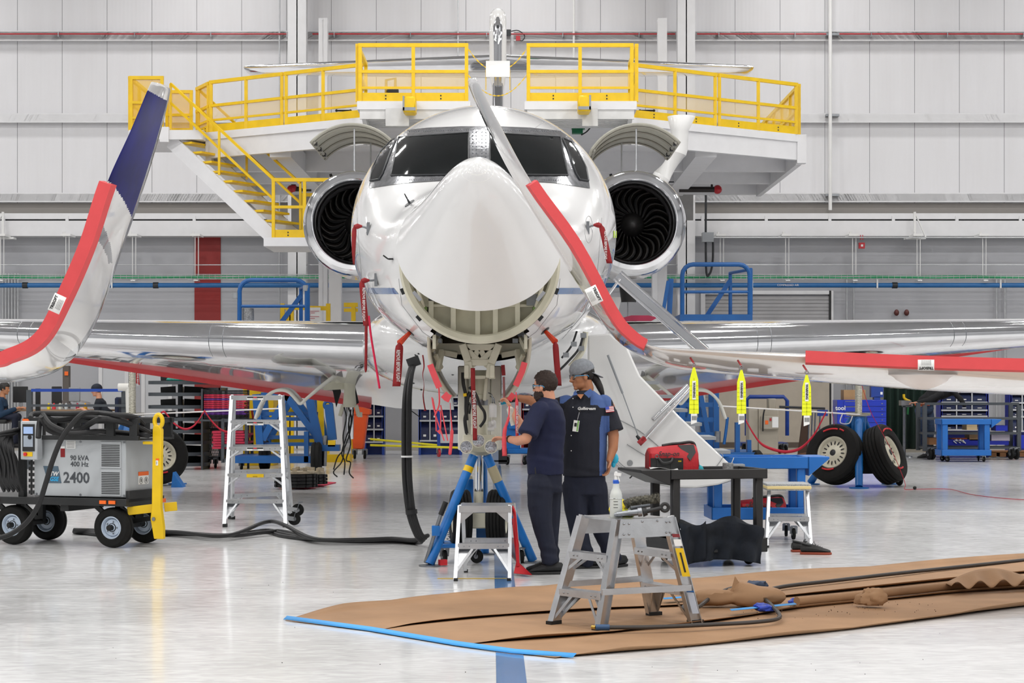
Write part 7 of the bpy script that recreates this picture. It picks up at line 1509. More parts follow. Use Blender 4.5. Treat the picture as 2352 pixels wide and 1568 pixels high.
for px0,px1,py0,py1,c,lab in ((2136,2156,1005,1021,'#96683f','brown box at the left end of the lowest shelf of the grey cart'),(2223,2247,974,987,'#cdb488','open tan carton on the middle shelf of the grey cart'),(2229,2256,996,1011,'#9a7a55','brown carton on the lower shelf seen through the blue cart'),(2280,2322,996,1012,'#b9b0bf','white and mauve printed carton on the lower shelf of the grey cart'),(2290,2317,977,989,'#0f2bb4','bright blue bin on the middle shelf of the grey cart'),(2160,2262,1009,1021,'#0d22a0','long blue bin on the lowest shelf seen through the blue cart'),(2264,2320,1012,1021,'#0d22a0','long blue bin on the lowest shelf right of the blue cart'),(2345,2420,1000,1030,'#0f2bb4','blue bin at the right edge of the photo')):
    w=MB(mat('box_'+c[1:],c,.6)); w.bx(X_(px0,Y),X_(px1,Y),Y+.1 if px0<2340 else Y+.3,Y+.55,Z_(py1+.4,Y),Z_(py0,Y)); obj('storage_box',w,label=lab,cat='box')
w=MB(ORANGE); w.bx(X_(2190,Y),X_(2225,Y),Y+.15,Y+.4,Z_(1009,Y),Z_(1006,Y)); w.use(WHITE)
for k in range(8): w.beam(P(2190+3*k,1012-k%3*2,Y+.08),P(2197+3*k,1018-(k*5)%7,Y+.08),.02,.02)
obj('loose_parts',w,label='orange and white small parts heaped in the long blue bin',cat='parts')
w=MB(mat('pallet_wood','#7d5531',.7)); Yp=44.2
for k in range(5): w.bx(X_(2275+k*22,Yp),X_(2289+k*22,Yp),Yp,Yp+.9,.02,.13)
w.bx(X_(2140,Yp),X_(2395,Yp),Yp,Yp+.9,.12,.15); obj('wood_pallet',w,label='wooden pallet on the floor behind the grey shelf cart',cat='pallet')
# bits above the right wing root
w=MB(BLACK); w.lathe([(.13,0),(.17,.28),(.16,.28),(.12,.02)],(X_(1444,33),33,Z_(694,33)),(0,0,1),20); w.use(STEEL).cyl((X_(1442,33),33,Z_(728,33)-.25),(X_(1442,33),33,Z_(694,33)),.012); w.lathe([(.0,0),(.12,0),(.125,.02),(0,.02)],(X_(1444,33),33,Z_(694,33)),(0,0,1),20); o=obj('black_bucket',w,label='black bucket on a thin stand above the right wing root',cat='bucket')
w=MB(mat('maroon_mat','#8d2440',.8,var=.15)); w.prism([P(1416,733,30),P(1450,724,30),P(1490,724,30),P(1511,729,30),P(1496,737,30),P(1430,738,30)],(0,.5,0)); o=obj('wing_mat',w,label='maroon mat lying on the right wing root',cat='mat')
w=MB(WHITE); Yv=34; w.prism([P(1400,682,Yv),P(1428,682,Yv),P(1418,725,Yv),P(1400,725,Yv)],(0,.5,0)); obj('white_funnel',w,label='white tapered duct piece behind the right wing root',cat='duct')
# ================= people
SKIN1=mat('skin_light','#c98f72',.5,var=.08,vs=12); SKIN2=mat('skin_tan','#a8714f',.5,var=.08,vs=12)
def remesh(mb,vox,sm=3,name='m'):
    me=mb.mesh('t'); o=bpy.data.objects.new('t',me); md=o.modifiers.new('r','REMESH'); md.mode='VOXEL'; md.voxel_size=vox; md.use_smooth_shade=True
    m2=o.modifiers.new('s','SMOOTH'); m2.iterations=sm; m2.factor=.5
    r=evalmesh(o); bpy.data.objects.remove(o); r.materials.clear()
    [r.materials.append(m) for m in mb.mats]; return r
def limb(mb,pts,rs,seg=14):
    mb.tube(pts,rs,seg)
    for p,r in zip(pts,rs): mb.ball(p,r if not isinstance(r,tuple) else min(r),seg,8)
def ell(mb,c,r,M=None,seg=20,rings=14): mb.ball(c,r,seg,rings,M)
def basis(f,u=(0,0,1)):
    f=V(f).normalized(); u=V(u); u=(u-f*u.dot(f)).normalized(); s=u.cross(f); return Matrix((f,s,u)).transposed()   # local x=front y=left z=up
def head(mb,c,M,sc=1.0,neck=None):
    T=lambda x,y,z:V(c)+M@V((x*sc,y*sc,z*sc))
    for cc,r in (((-.012,0,.045),(.100,.078,.092)),((.028,0,.0),(.062,.062,.080)),((.025,0,-.055),(.056,.052,.050)),((.066,0,-.085),(.020,.024,.018)),((.066,0,.040),(.024,.052,.016)),((.052,.034,-.012),(.026,.022,.022)),((.052,-.034,-.012),(.026,.022,.022)),((.082,0,-.046),(.010,.022,.007)),((.080,0,-.060),(.010,.019,.008)),((-.005,.078,.0),(.018,.009,.030)),((-.005,-.078,.0),(.018,.009,.030))): ell(mb,T(*cc),V(r)*sc,M)
    mb.tube([T(.080,0,.028),T(.096,0,.0),T(.108,0,-.016),T(.088,0,-.028)],[.008*sc,.010*sc,.014*sc,.010*sc],10); ell(mb,T(.092,.011,-.019),V((.010,.008,.007))*sc,M); ell(mb,T(.092,-.011,-.019),V((.010,.008,.007))*sc,M)
    if neck: limb(mb,[T(-.025,0,-.04),T(-.035,0,-.10),V(neck)],[.058*sc,.058*sc,.068*sc])
    return T
def hand(mb,wr,d,nrm,side,curl=.5,sc=1.0,spread=.10,thumb=1.0):
    """wr wrist, d finger direction, nrm palm normal (fingers curl toward it), side = thumb side vector"""
    d=V(d).normalized(); n=V(nrm); n=(n-d*n.dot(d)).normalized(); s=V(side); s=(s-d*s.dot(d)-n*s.dot(n)).normalized(); wr=V(wr)
    M=Matrix((d,s,n)).transposed(); ell(mb,wr+d*.045*sc,(.052*sc,.040*sc,.016*sc),M); ell(mb,wr+d*.07*sc,(.030*sc,.040*sc,.014*sc),M)
    for i,(o,L) in enumerate(((.031,.068),(.011,.077),(-.010,.071),(-.029,.056))):
        p=wr+d*.085*sc+s*o*sc; a=0; dd=(d+s*(o*spread*8)).normalized(); pts=[p-dd*.02*sc,p]; 
        for k,fr in enumerate((.45,.31,.24)):
            a+=curl*(.55+.25*k+.08*i); v=dd*cos(a)+n*sin(a); p=p+v*L*fr*sc; pts.append(p)
        mb.tube(pts,[.0085*sc,.0088*sc,.0082*sc,.0074*sc,.0062*sc],10); mb.ball(pts[-1],.0062*sc,8,6)
    p=wr+d*.022*sc+s*.030*sc; t1=p+(d*.6+s*.75+n*.3*thumb).normalized()*.034*sc; t2=t1+(d*.9+s*.3+n*.4*thumb).normalized()*.030*sc; mb.tube([wr+d*.012*sc+s*.012*sc,p,t1,t2],[.014*sc,.013*sc,.0105*sc,.008*sc],10); mb.ball(t2,.008*sc,8,6)
def cloth(me,amp=.006,fr=9,folds=None):
    out=[]
    for c,n in [(v.co.copy(),v.normal.copy()) for v in me.vertices]:
        k=noise.noise(V((c.x*fr,c.y*fr,c.z*fr*.45)))*amp*1.4+noise.noise(V((c.x*fr*2.6,c.y*fr*2.6,c.z*fr*1.2)))*amp*.6
        if folds:
            for z,a,w_ in folds: k+=a*math.exp(-((c.z-z)/w_)**2)*(.4+.8*sin(c.x*14+c.y*9+c.z*60))
        out+=list(c+n*k)
    me.vertices.foreach_set('co',out); me.update()
def glasses(T,par,sc=1):
    w=MB(mat('glasses_blue','#1f86b5',.35)); w.tube([T(.082,.062,.022),T(.03,.082,.018),T(-.02,.084,.014),T(-.035,.080,.0)],.0038,6); w.tube([T(.082,-.062,.022),T(.03,-.082,.018),T(-.02,-.084,.014),T(-.035,-.080,.0)],.0038,6); w.use(BLACK); 
    for s_ in (-1,1): w.tube([T(.094-.02*abs(cos(a)-0)*(.5),s_*.034+s_*.028*cos(a),.014+.020*sin(a)) if True else None for a in [2*pi*k/16 for k in range(16)]],.0028,5,closed=True)
    o=obj('safety_glasses',w,par); w=MB(mat('glasses_lens','#6f777b',.05,alpha=.55))
    for s_ in (-1,1): w.add([T(.094-.02*abs(cos(a))*.5,s_*.034+s_*.027*cos(a),.014+.019*sin(a)) for a in [2*pi*k/16 for k in range(16)]],[list(range(16))])
    obj('lens',w,o,fixn=False)
def eyes(T,par):
    for s_ in (-1,1): w=MB(PAPERW); w.ball(T(.072,s_*.031,.012),.0125,12,8); w.use(mat('iris_brown','#3a2417',.3)).ball(T(.080,s_*.031,.012),.0058,8,6); obj('eye',w,par)
def hairball(T,M,par,m,cc,r,cut,nm='hair',amp=.004,fr=60,sc=1):
    w=MB(m); w.ball((0,0,0),(1,1,1),72,48); 
    for i,v in enumerate(w.v):
        p=V((cc[0]+v.x*r[0],cc[1]+v.y*r[1],cc[2]+v.z*r[2])); 
        if cut(p): q_=V(cc)+(p-V(cc))*.80
        else: q_=p+V((v.x,v.y,v.z))*amp*noise.noise(p*fr)+V((0,0,amp*.6*sin(p.x*300)))
        w.v[i]=T(*q_)
    return obj(nm,w,par,ang=80)
def boot(par,c,yaw,m1='#17181a',name='shoe'):
    o=shoe(None,name,c,yaw,.30,par,'#1b1b1c',m1); return o
def ringl(mb,rows,n=32,yaw=0):
    """rows: (z,cx,cy,hx,hy) -> lofted torso"""
    rr=[]
    for z,cx,cy,hx,hy in rows:
        rr.append([V((cx,cy,z))+Matrix.Rotation(yaw,3,'Z')@V((hx*(abs(cos(a))**.85)*(1 if cos(a)>0 else -1),hy*(abs(sin(a))**.85)*(1 if sin(a)>0 else -1),0)) for a in [2*pi*k/n for k in range(n)]])
    mb.loft(rr,True,True)
# ---- bearded worker, seen from behind left
NAVYC=mat('navy_polo','#0e1638',.85,var=.12,vs=7,bump=.15,bs=160); PANTN=mat('navy_trousers','#0c1328',.85,var=.15,vs=7,bump=.15,bs=120)
Y1=16.35
def p1(x,y,d=0): return P(x,y,Y1+d)
def per(name,Yp,lab,px): return thing('person',lab,'person',(X_(px,Yp),Yp,0))
pr=thing('person','bearded man in a navy polo shirt working on the nose gear, back to camera','person',(X_(1250,Y1),Y1,0))
Mh=basis((-.88,.44,-.06)); hc=p1(1251,890,0)
b=MB(SKIN1); T1=head(b,hc,Mh,1.0,p1(1258,925,.0))
ringl(b,[(Z_(1100,Y1),X_(1253,Y1),Y1,.10,.075),(Z_(1000,Y1),X_(1256,Y1),Y1,.12,.09),(Z_(950,Y1),X_(1256,Y1),Y1,.12,.11),(Z_(926,Y1),X_(1256,Y1),Y1,.07,.07)])
# near arm (left arm)
limb(b,[p1(1232,948,-.16),p1(1215,990,-.22),p1(1208,1007,-.22)],[.052,.048,.046]); limb(b,[p1(1208,1007,-.22),p1(1190,1012,-.10),p1(1166,1008,.12)],[.047,.042,.028]); 
hand(b,p1(1164,1008,.14),(-.85,.55,.08),(-.25,-.25,-.9),(.25,.9,.35),.38,1.0)
# far arm (right)
limb(b,[p1(1248,948,.17),p1(1215,985,.20),p1(1203,985,.18)],[.05,.046,.044]); limb(b,[p1(1203,985,.18),p1(1190,965,.28),p1(1176,942,.38)],[.043,.038,.028]); hand(b,p1(1175,941,.39),(-.45,.1,.88),(-.9,-.2,-.3),(.0,-1,.2),.75,1.0)
for a_,k_ in (((1244,1100,-.09),(1240,1190,-.08)),((1262,1100,.09),(1258,1190,.07))): limb(b,[p1(a_[0],a_[1],a_[2]*.7),p1(*k_),p1(1264,1285,a_[2]*.8)],[.055,.045,.04])
body=obj('body',remesh(b,.0055,2),pr)
w=MB(NAVYC); ringl(w,[(Z_(1089,Y1),X_(1254,Y1),Y1,.158,.125),(Z_(1070,Y1),X_(1254,Y1),Y1,.160,.128),(Z_(1040,Y1),X_(1253,Y1),Y1,.158,.13),(Z_(1000,Y1),X_(1257,Y1),Y1,.157,.14),(Z_(965,Y1),X_(1260,Y1),Y1,.152,.165),(Z_(940,Y1),X_(1257,Y1),Y1,.135,.175),(Z_(926,Y1),X_(1256,Y1),Y1,.10,.14),(Z_(917,Y1),X_(1256,Y1),Y1,.075,.085),(Z_(911,Y1),X_(1256,Y1),Y1,.062,.066)])
limb(w,[p1(1240,942,-.14),p1(1229,960,-.175)],[.085,.080]); w.cyl(p1(1230,958,-.17),p1(1212,999,-.235),.080,.084,20); limb(w,[p1(1252,945,.15),p1(1240,960,.17)],[.08,.074]); w.cyl(p1(1240,958,.165),p1(1219,990,.20),.074,.076,20)
me=remesh(w,.009,3); cloth(me,.006,8,[(Z_(1050,Y1),.007,.05),(Z_(1000,Y1),.004,.06)]); sh=obj('polo_shirt',me,pr)
w=MB(NAVYC); cpts=[T1(-.035+.068*cos(a),.070*sin(a),-.112+.012*cos(a)) for a in [2*pi*k/24 for k in range(24)]]; w.loft([[p+V((0,0,.012)) for p in cpts],[p+(p-T1(-.035,0,-.11)).normalized()*.022-V((0,0,.028)) for p in cpts]],True,False); obj('collar',w,sh,solid=.006)
w=MB(BLACK); w.prism([p1(1228,1075,-.165),p1(1230,1072,-.165),p1(1232,1088,-.165),p1(1229,1089,-.165)],(0,.02,0)); obj('side_vent',w,sh)
w=MB(PANTN); ringl(w,[(Z_(1130,Y1),X_(1252,Y1),Y1,.150,.12),(Z_(1105,Y1),X_(1252,Y1),Y1,.152,.125),(Z_(1085,Y1),X_(1253,Y1),Y1,.148,.118)])
limb(w,[p1(1242,1115,-.06),p1(1240,1160,-.075),p1(1246,1205,-.08),p1(1257,1250,-.09),p1(1262,1282,-.09)],[.118,.108,.090,.078,.072]); limb(w,[p1(1264,1115,.06),p1(1262,1160,.075),p1(1262,1205,.08),p1(1262,1250,.08),p1(1266,1280,.08)],[.112,.100,.088,.078,.07]); w.cyl(p1(1262,1284,-.09),p1(1263,1293,-.09),.075,.07,18); w.cyl(p1(1266,1282,.08),p1(1266,1291,.08),.072,.068,18)
me=remesh(w,.009,2); cloth(me,.006,7,[(Z_(1265,Y1),.008,.06),(Z_(1120,Y1),.004,.05)]); obj('trousers',me,pr)
boot(pr,(X_(1256,Y1),Y1-.10,0),R(188)); boot(pr,(X_(1248,Y1),Y1+.09,0),R(182))
HB=mat('brown_hair','#2c1c14',.75,var=.35,vs=80,bump=.5,bs=150)
hairball(T1,Mh,body,HB,(-.012,0,.048),(.112,.088,.104),lambda p:(p.x>.052 and p.z<.085) or (p.z<-.045) or (p.z<.0 and p.x>-.012) or (p.x>.02 and p.z<.03),amp=.006)
hairball(T1,Mh,body,HB,(.032,0,-.066),(.072,.066,.064),lambda p:p.z>-.022+max(0,.05-p.x)*.5 or (abs(p.y)<.02 and p.x>.08 and p.z>-.05),'beard',.006)
glasses(T1,body); eyes(T1,body)
w=MB(BLACK); c0=p1(1170,1008,.08); c1=p1(1173,1009,.05); w.cyl(c0,c1,.034,.035,18); obj('wrist_watch',w,pr)
# spray can in the far hand and flashlight in the other man's hand
w=MB(mat('can_white','#c9c8bd',.35,var=.2,vs=30)); a=p1(1181,976,.34); b_=p1(1171,938,.34); w.cyl(a,b_,.030,.030,20); w.cyl(b_,b_+(b_-a).normalized()*.02,.030,.012,20); obj('spray_can',w,label='white aerosol can held by the bearded worker',cat='spray can')
# ---- taller worker with backwards grey cap
Y2=16.85
def p2(x,y,d=0): return P(x,y,Y2+d)
pr2=thing('person','tall man in a two tone blue shirt and backwards grey cap, facing left','person',(X_(1345,Y2),Y2,0))
M2=basis((-.93,-.33,-.16)); hc2=p2(1336,866,0)
b=MB(SKIN2); T2_=head(b,hc2,M2,1.05,p2(1344,908,.02))
ringl(b,[(Z_(1100,Y2),X_(1345,Y2),Y2,.15,.10),(Z_(960,Y2),X_(1345,Y2),Y2,.16,.11),(Z_(912,Y2),X_(1345,Y2),Y2,.09,.07)],yaw=.25)
limb(b,[p2(1398,935,.0),p2(1407,990,-.03),p2(1409,1000,-.03)],[.058,.052,.05]); limb(b,[p2(1409,998,-.03),p2(1408,1030,-.05),p2(1400,1056,-.08)],[.050,.044,.030]); hand(b,p2(1400,1057,-.08),(-.12,-.10,-1),(-.9,-.2,0),(-.3,-.9,.1),.55,1.05)
limb(b,[p2(1298,935,.02),p2(1262,935,.08),p2(1248,932,.10)],[.056,.050,.048]); limb(b,[p2(1248,932,.10),p2(1215,918,.12),p2(1188,914,.10)],[.050,.042,.030]); hand(b,p2(1186,914,.10),(-1,.02,-.05),(-.1,-.1,-1),(0,-1,-.2),.55,1.05)
for x_,k_ in ((1320,-.05),(1370,.05)): limb(b,[p2(x_,1115,k_*.5),p2(x_+9,1200,k_),p2(x_+28,1285,k_)],[.06,.045,.038])
body2=obj('body',remesh(b,.0055,2),pr2)
SH2=mat('navy_work_shirt','#090e1e',.8,var=.12,vs=7,bump=.15,bs=120); SHL=mat('blue_shirt_panel','#405a90',.8,var=.1,vs=7,bump=.15,bs=120)
w=MB(SH2); w.use(SHL); w.use(SH2); ringl(w,[(Z_(1092,Y2),X_(1343,Y2),Y2,.195,.15),(Z_(1060,Y2),X_(1343,Y2),Y2,.195,.155),(Z_(1010,Y2),X_(1344,Y2),Y2,.195,.16),(Z_(965,Y2),X_(1346,Y2),Y2,.20,.155),(Z_(935,Y2),X_(1347,Y2),Y2,.205,.145),(Z_(918,Y2),X_(1347,Y2),Y2,.175,.12),(Z_(905,Y2),X_(1346,Y2),Y2,.11,.085),(Z_(897,Y2),X_(1345,Y2),Y2,.075,.07)],yaw=.12)
limb(w,[p2(1386,928,.01),p2(1397,948,.0)],[.088,.083]); w.cyl(p2(1397,946,.0),p2(1411,991,-.035),.083,.090,20); limb(w,[p2(1302,928,.02),p2(1285,932,.05)],[.085,.078]); w.cyl(p2(1286,932,.05),p2(1262,935,.08),.078,.078,20)
me=remesh(w,.0055,4); cloth(me,.006,7,[(Z_(1080,Y2),.004,.04)])
def pxo(c): return CX+F*c.x/c.y, HY-F*(c.z-CH)/c.y
for p in me.polygons:
    x,y=pxo(p.center)
    yoke=(y<930+max(0,(x-1372))*1.0 and x>1356 and x<1404 and y<936) or (x<1322 and x>1286 and y<905+ (1322-x)*.75 and y<926) ; side=(x>1377+max(0,(985-y))*.15 and x<1400 and y>955)
    p.material_index=1 if (yoke or side) else 0
s2=obj('work_shirt',me,pr2)
w=MB(SH2); w.use(SHL)
w.prism([p2(1356,892,-.13),p2(1363,900,-.14),p2(1353,914,-.16),p2(1341,903,-.15)],(0,.012,0)); w.use(SHL); w.prism([p2(1322,896,-.12),p2(1317,902,-.12),p2(1318,908,-.15),p2(1327,906,-.15)],(0,.012,0)); obj('collar',w,s2)
w=MB(SKIN2); w.prism([p2(1324,905,-.10),p2(1341,905,-.10),p2(1334,916,-.155)],(0,-.012,0)); obj('neck_opening',w,s2)
txt('Gulfstream',.036,p2(1347,938,-.172),WHITE,s2,'embroidery',bold=.001,shear=.25,ext=.001); txt('Jose' if 0 else 'Noel',.03,p2(1297,938,-.165),WHITE,s2,'embroidery',bold=.001,shear=.25,ext=.001) if 0 else None
w=MB(PAPERW); fl=[p2(1390,934,-.098),p2(1409,932,-.09),p2(1411,945,-.095),p2(1392,947,-.103)]; w.prism(fl,(0,-.003,0)); fo_=obj('flag_patch',w,s2); w=MB(mat('flag_red','#c0323f',.7))
L_=lambda a,b,t:a+(b-a)*t
for k in range(4): t0,t1=(2*k)/7+.03,(2*k+1)/7; w.add([L_(fl[0],fl[3],t0)+V((0,-.0045,0)),L_(fl[1],fl[2],t0)+V((0,-.0045,0)),L_(fl[1],fl[2],t1)+V((0,-.0045,0)),L_(fl[0],fl[3],t1)+V((0,-.0045,0))],[(0,1,2,3)],False)
w.use(mat('flag_blue','#3b4fae',.7)); a,b_,c_,d_=fl; q1=L_(a,b_,.45); q2=L_(L_(a,d_,.52),L_(b_,c_,.52),.45); w.add([a+V((0,-.006,0)),q1+V((0,-.006,0)),q2+V((0,-.006,0)),L_(a,d_,.52)+V((0,-.006,0))],[(0,1,2,3)],False); obj('flag_stripes',w,fo_,fixn=False)
t=thing('id_badge','white and green photo ID badge clipped to the tall worker\'s shirt','badge',p2(1324,990,-.2)); w=MB(PAPERW); w.box(p2(1323,978,-.185),(.052,.004,.10),Matrix.Rotation(R(8),3,'Y')); w.use(mat('badge_green','#6fa84a',.5)).box(p2(1327,978,-.187),(.012,.004,.095),Matrix.Rotation(R(8),3,'Y')); w.use(INK).box(p2(1322,975,-.189),(.022,.003,.032),Matrix.Rotation(R(8),3,'Y')); obj('card',w,t); w=MB(CHROME); w.cyl(p2(1326,964,-.185),p2(1331,945,-.182),.003); w.use(BLACK).ball(p2(1331,944,-.182),.011,10,8); obj('clip_reel',w,t)
w=MB(WHITE)
for y_ in (915,935,1000,1035): w.ball(p2(1312 if y_>950 else 1316,y_,-.163),.005,8,6)
obj('buttons',w,s2,kind='stuff')
w=MB(PANTN); ringl(w,[(Z_(1135,Y2),X_(1343,Y2),Y2,.185,.13),(Z_(1100,Y2),X_(1343,Y2),Y2,.188,.135),(Z_(1085,Y2),X_(1343,Y2),Y2,.18,.13)],yaw=.12)
limb(w,[p2(1321,1120,-.02),p2(1322,1170,-.04),p2(1330,1225,-.05),p2(1344,1270,-.06),p2(1348,1288,-.06)],[.118,.105,.085,.075,.07]); limb(w,[p2(1366,1120,.02),p2(1372,1170,.04),p2(1385,1225,.05),p2(1402,1265,.06),p2(1410,1284,.06)],[.118,.105,.085,.075,.07])
me=remesh(w,.009,2); cloth(me,.006,7,[(Z_(1265,Y2),.007,.06)]); obj('trousers',me,pr2)
boot(pr2,(X_(1342,Y2),Y2-.06,0),R(190)); boot(pr2,(X_(1416,Y2),Y2+.04,0),R(230))
BH=mat('black_hair','#17110f',.6,var=.3,vs=70,bump=.4,bs=150)
hairball(T2_,M2,body2,BH,(-.02,0,.04),(.100,.086,.095),lambda p:(p.x>.035) or (p.z<-.03 and p.x>-.06) or (p.x>-.03 and p.z<.02))
w=MB(BH); w.tube(smoothpts([T2_(-.10,0,.0),T2_(-.135,.0,-.06),T2_(-.15,.02,-.13),T2_(-.16,.03,-.20)],5),[.030,.034,.036,.036,.035,.034,.034,.032,.032,.03,.028,.025,.022,.018,.012,.008],12); obj('ponytail',w,body2)
CAPM=mat('heather_grey_cap','#7d8187',.85,var=.15,vs=40,bump=.2,bs=200); c=hairball(T2_,M2,body2,CAPM,(-.012,0,.062),(.112,.092,.096),lambda p:p.z<.040-.22*(p.x+.02) ,'cap',.001)
w=MB(CAPM); w.loft([[T2_(-.075-.0*k,.075*sin(a_),.022+.045*0+.02*cos(a_)) for k,a_ in enumerate([-1.3+2.6*i/12 for i in range(13)])],[T2_(-.118-.075*cos(a_),.062*sin(a_),.0-.035*cos(a_)) for a_ in [-1.3+2.6*i/12 for i in range(13)]]],False,False); obj('cap_brim',w,c,solid=.004)
glasses(T2_,body2); eyes(T2_,body2)
w=MB(mat('cyan_glove','#27b3d8',.5)); w.ball(p2(1412,1053,.06),(.035,.03,.05),12,8); w.ball(p2(1409,1066,.06),(.02,.02,.03),10,6); obj('cyan_glove',w,pr2)
w=MB(mat('torch_teal','#1b8fae',.35,.4)); w.cyl(p2(1150,925,-.02),p2(1168,922,-.02),.020,.016,16); w.use(BLACK).cyl(p2(1168,922,-.02),p2(1192,919,-.02),.012,.012,12); w.use(CHROME).cyl(p2(1146,926,-.02),p2(1150,925,-.02),.023,.023,18); obj('flashlight',w,label='small teal flashlight held under the nose by the tall worker',cat='flashlight')
# ---- background people
def seated(name,lab,px,py,Yp,f,sc,shirt,hairm,cap=None,skin=SKIN1,arm=None,hairlong=False):
    t=thing('person',lab,'person',(X_(px,Yp),Yp,0)); c=P(px,py,Yp); M=basis(f); fx=1 if f[0]>0 else -1; b=MB(skin); T=head(b,c,M,1.0,c+V((-.05*fx,0,-.2)))
    s_=c+V((-.08*fx,0,-.22)); hip=V((c.x-.18*fx,Yp,1.02)); hx=arm
    ringl(b,[(hip.z-.05,hip.x,Yp,.13,.15),(s_.z-.15,s_.x,Yp,.12,.15),(s_.z,s_.x,Yp,.08,.12)])
    el=s_+V((.05*fx,-.22,-.30)); limb(b,[s_+V((0,-.19,-.03)),el,hx],[.05,.042,.028]); hand(b,hx,(fx,0,-.05),(0,0,-1),(0,1,0),.3)
    el2=s_+V((.05*fx,.22,-.30)); limb(b,[s_+V((0,.19,-.03)),el2,hx+V((0,.3,0))],[.05,.042,.028]); hand(b,hx+V((0,.3,0)),(fx,0,-.05),(0,0,-1),(0,-1,0),.3)
    for y in (-.1,.1): limb(b,[hip+V((0,y,0)),hip+V((.42*fx,y,.02)),hip+V((.40*fx,y,-.45))],[.07,.055,.04])
    bd=obj('body',remesh(b,.009,2),t); w=MB(shirt); ringl(w,[(hip.z-.06,hip.x,Yp,.16,.19),(hip.z+.15,hip.x+.02*fx,Yp,.16,.19),(s_.z-.12,s_.x,Yp,.15,.20),(s_.z,s_.x,Yp,.11,.17),(s_.z+.07,s_.x+.02*fx,Yp,.065,.07)])
    for q_,e_ in ((-1,el),(1,el2)): limb(w,[s_+V((0,.17*q_,-.03)),e_+(s_-e_)*.15]+([e_,hx+(e_-hx)*.25+(V((0,.3,0)) if q_>0 else V((0,0,0)))] if cap is None else []),[.085,.07]+([.06,.05] if cap is None else []))
    me=remesh(w,.012,2); cloth(me,.008,7); obj('shirt',me,t)
    w=MB(PANTN); 
    for y in (-.1,.1): limb(w,[hip+V((0,y,0)),hip+V((.42*fx,y,.02)),hip+V((.40*fx,y,-.48))],[.10,.085,.07])
    obj('trousers',remesh(w,.014,2),t)
    for y in (-.1,.1): boot(t,(hip.x+.46*fx,Yp+y,hip.z-.62),0 if fx>0 else pi)
    hairball(T,M,bd,hairm,(-.012,0,.05),(.112,.090,.105),lambda p:(p.x>.05 and p.z<.07) or (p.z<-.05) or (p.z<.0 and p.x>-.02))
    if cap:
        cc=hairball(T,M,bd,cap,(-.008,0,.062),(.114,.094,.095),lambda p:p.z<.045,'cap',.001); w=MB(cap); w.loft([[T(.085*cos(a),.08*sin(a),.045) for a in [-1.2+2.4*i/10 for i in range(11)]],[T(.09*cos(a)+.075,.07*sin(a),.035) for a in [-1.2+2.4*i/10 for i in range(11)]]],False,False); obj('cap_brim',w,cc,solid=.005)
seated('s','middle aged man with a dark cap and navy shirt seated at the desk, facing left',222,898,38.7,(-1,-.15,-.12),1,mat('dark_navy_shirt','#10151f',.85),HB,mat('dark_cap','#141a2a',.8),arm=P(188,938,38.7))
seated('s','young dark haired man in a teal blue jacket seated at the left edge, facing right',11,894,38.7,(1,-.2,-.12),1,mat('teal_blue_jacket','#0b2a44',.85),BH,None,SKIN2,arm=P(44,936,38.7))
# bending worker at the vise
Yp=44; t=thing('person','worker in blue jeans and an orange vest bending over by the dark green curtain','person',(X_(2122,Yp),Yp,0)); JE=mat('blue_jeans','#33435e',.85,var=.35,vs=16)
b=MB(SKIN1); hipz=Z_(935,Yp); q=lambda x,y,d=0:P(x,y,Yp+d)
limb(b,[q(2122,930),q(2150,905),q(2185,893)],[.12,.13,.11]); ell(b,q(2205,890),(.10,.08,.12)); 
for a_,k_,f_ in (((2112,935,-.1),(2115,980,-.1),(2118,1018,-.12)),((2132,938,.1),(2136,980,.12),(2132,1018,.12))): limb(b,[q(*a_),q(*k_),q(*f_)],[.09,.06,.045])
limb(b,[q(2160,905,-.2),q(2125,925,-.25),q(2102,925,-.2)],[.05,.045,.03]); hand(b,q(2101,925,-.2),(-1,0,0),(0,0,-1),(0,1,0),.6); bd=obj('body',remesh(b,.012,2),t)
w=MB(JE); limb(w,[q(2118,938),q(2130,938)],[.16,.15])
for a_,k_,f_ in (((2113,942,-.1),(2116,985,-.1),(2118,1016,-.12)),((2132,942,.1),(2138,985,.12),(2134,1016,.12))): limb(w,[q(*a_),q(*k_),q(*f_)],[.125,.10,.085])
me=remesh(w,.014,2); cloth(me,.010,7); obj('jeans',me,t)
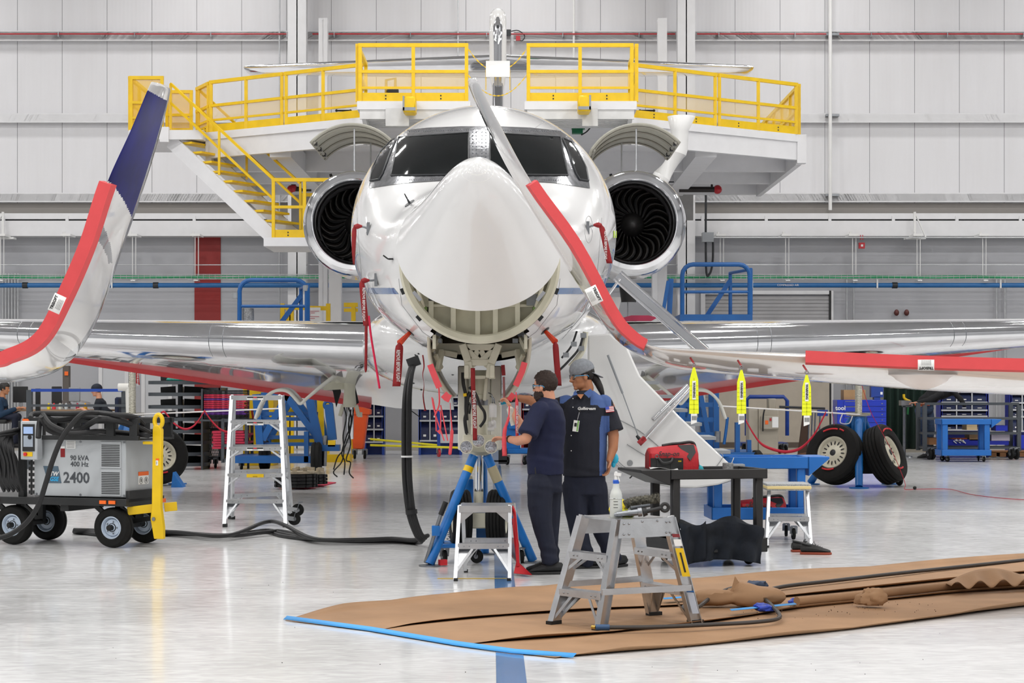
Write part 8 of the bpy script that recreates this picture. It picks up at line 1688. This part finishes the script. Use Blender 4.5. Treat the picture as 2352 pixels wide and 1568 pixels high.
w=MB(mat('dark_hoodie','#141518',.85)); limb(w,[q(2124,922),q(2150,903),q(2188,893)],[.15,.19,.15]); limb(w,[q(2160,905,-.2),q(2130,920,-.25),q(2110,924,-.2)],[.08,.07,.06]); limb(w,[q(2185,893,-.15),q(2205,915,-.2),q(2215,930,-.2)],[.07,.06,.05]); me=remesh(w,.014,2); cloth(me,.01,7); obj('hoodie',me,t)
w=MB(mat('vest_orange','#ef5a1c',.7)); ringl(w,[(Z_(931,Yp),X_(2119,Yp),Yp,.17,.20),(Z_(923,Yp),X_(2117,Yp),Yp,.175,.21)]); obj('vest_hem',w,t)
w=MB(MAT_DK if 0 else BH); w.ball(q(2205,886),(.11,.09,.12),14,10); obj('hair',w,bd)
boot(t,(X_(2118,Yp),Yp-.12,0),R(200)); boot(t,(X_(2132,Yp),Yp+.12,0),R(190))
# ================= collars on the running shoes, little floor litter
for o in [q for q in bpy.data.objects if q.name.startswith('running_shoe') and q.parent is None]:
    M=Matrix.Translation(o.location); yw=R(-8) if o.location.x>2.9 else R(10); M=M@Matrix.Rotation(yw,4,'Z')
    w=MB(BLACK); w.tube([M@V((-.075+.05*cos(a),.030*sin(a),.098-.012*cos(a))) for a in [2*pi*k/18 for k in range(18)]],.010,6,closed=True); w.add([M@V((-.075+.048*cos(a),.028*sin(a),.092)) for a in [2*pi*k/18 for k in range(18)]],[list(range(18))]); obj('ankle_collar',w,o)
random.seed(11)
w=MB(mat('grit_brown','#4a3424',.8))
for k in range(70):
    px=random.uniform(1700,2150); py=1398+ (2200-px)*.055+random.uniform(-16,14); g=G(px,py); w.ball((g.x,g.y,.035),random.uniform(.0018,.004),5,4)
obj('paper_debris',w,label='small brown flakes scattered on the nearest brown paper strip',cat='debris',kind='stuff')
w=MB(mat('grit_dark','#44413e',.8))
for k in range(60):
    g=G(random.uniform(200,2300),random.uniform(1180,1560)); w.ball((g.x,g.y,.001),random.uniform(.002,.004),5,4)
obj('floor_specks',w,label='tiny dark specks scattered over the polished floor',cat='debris',kind='stuff')
bpy.data.scenes.remove(TS)
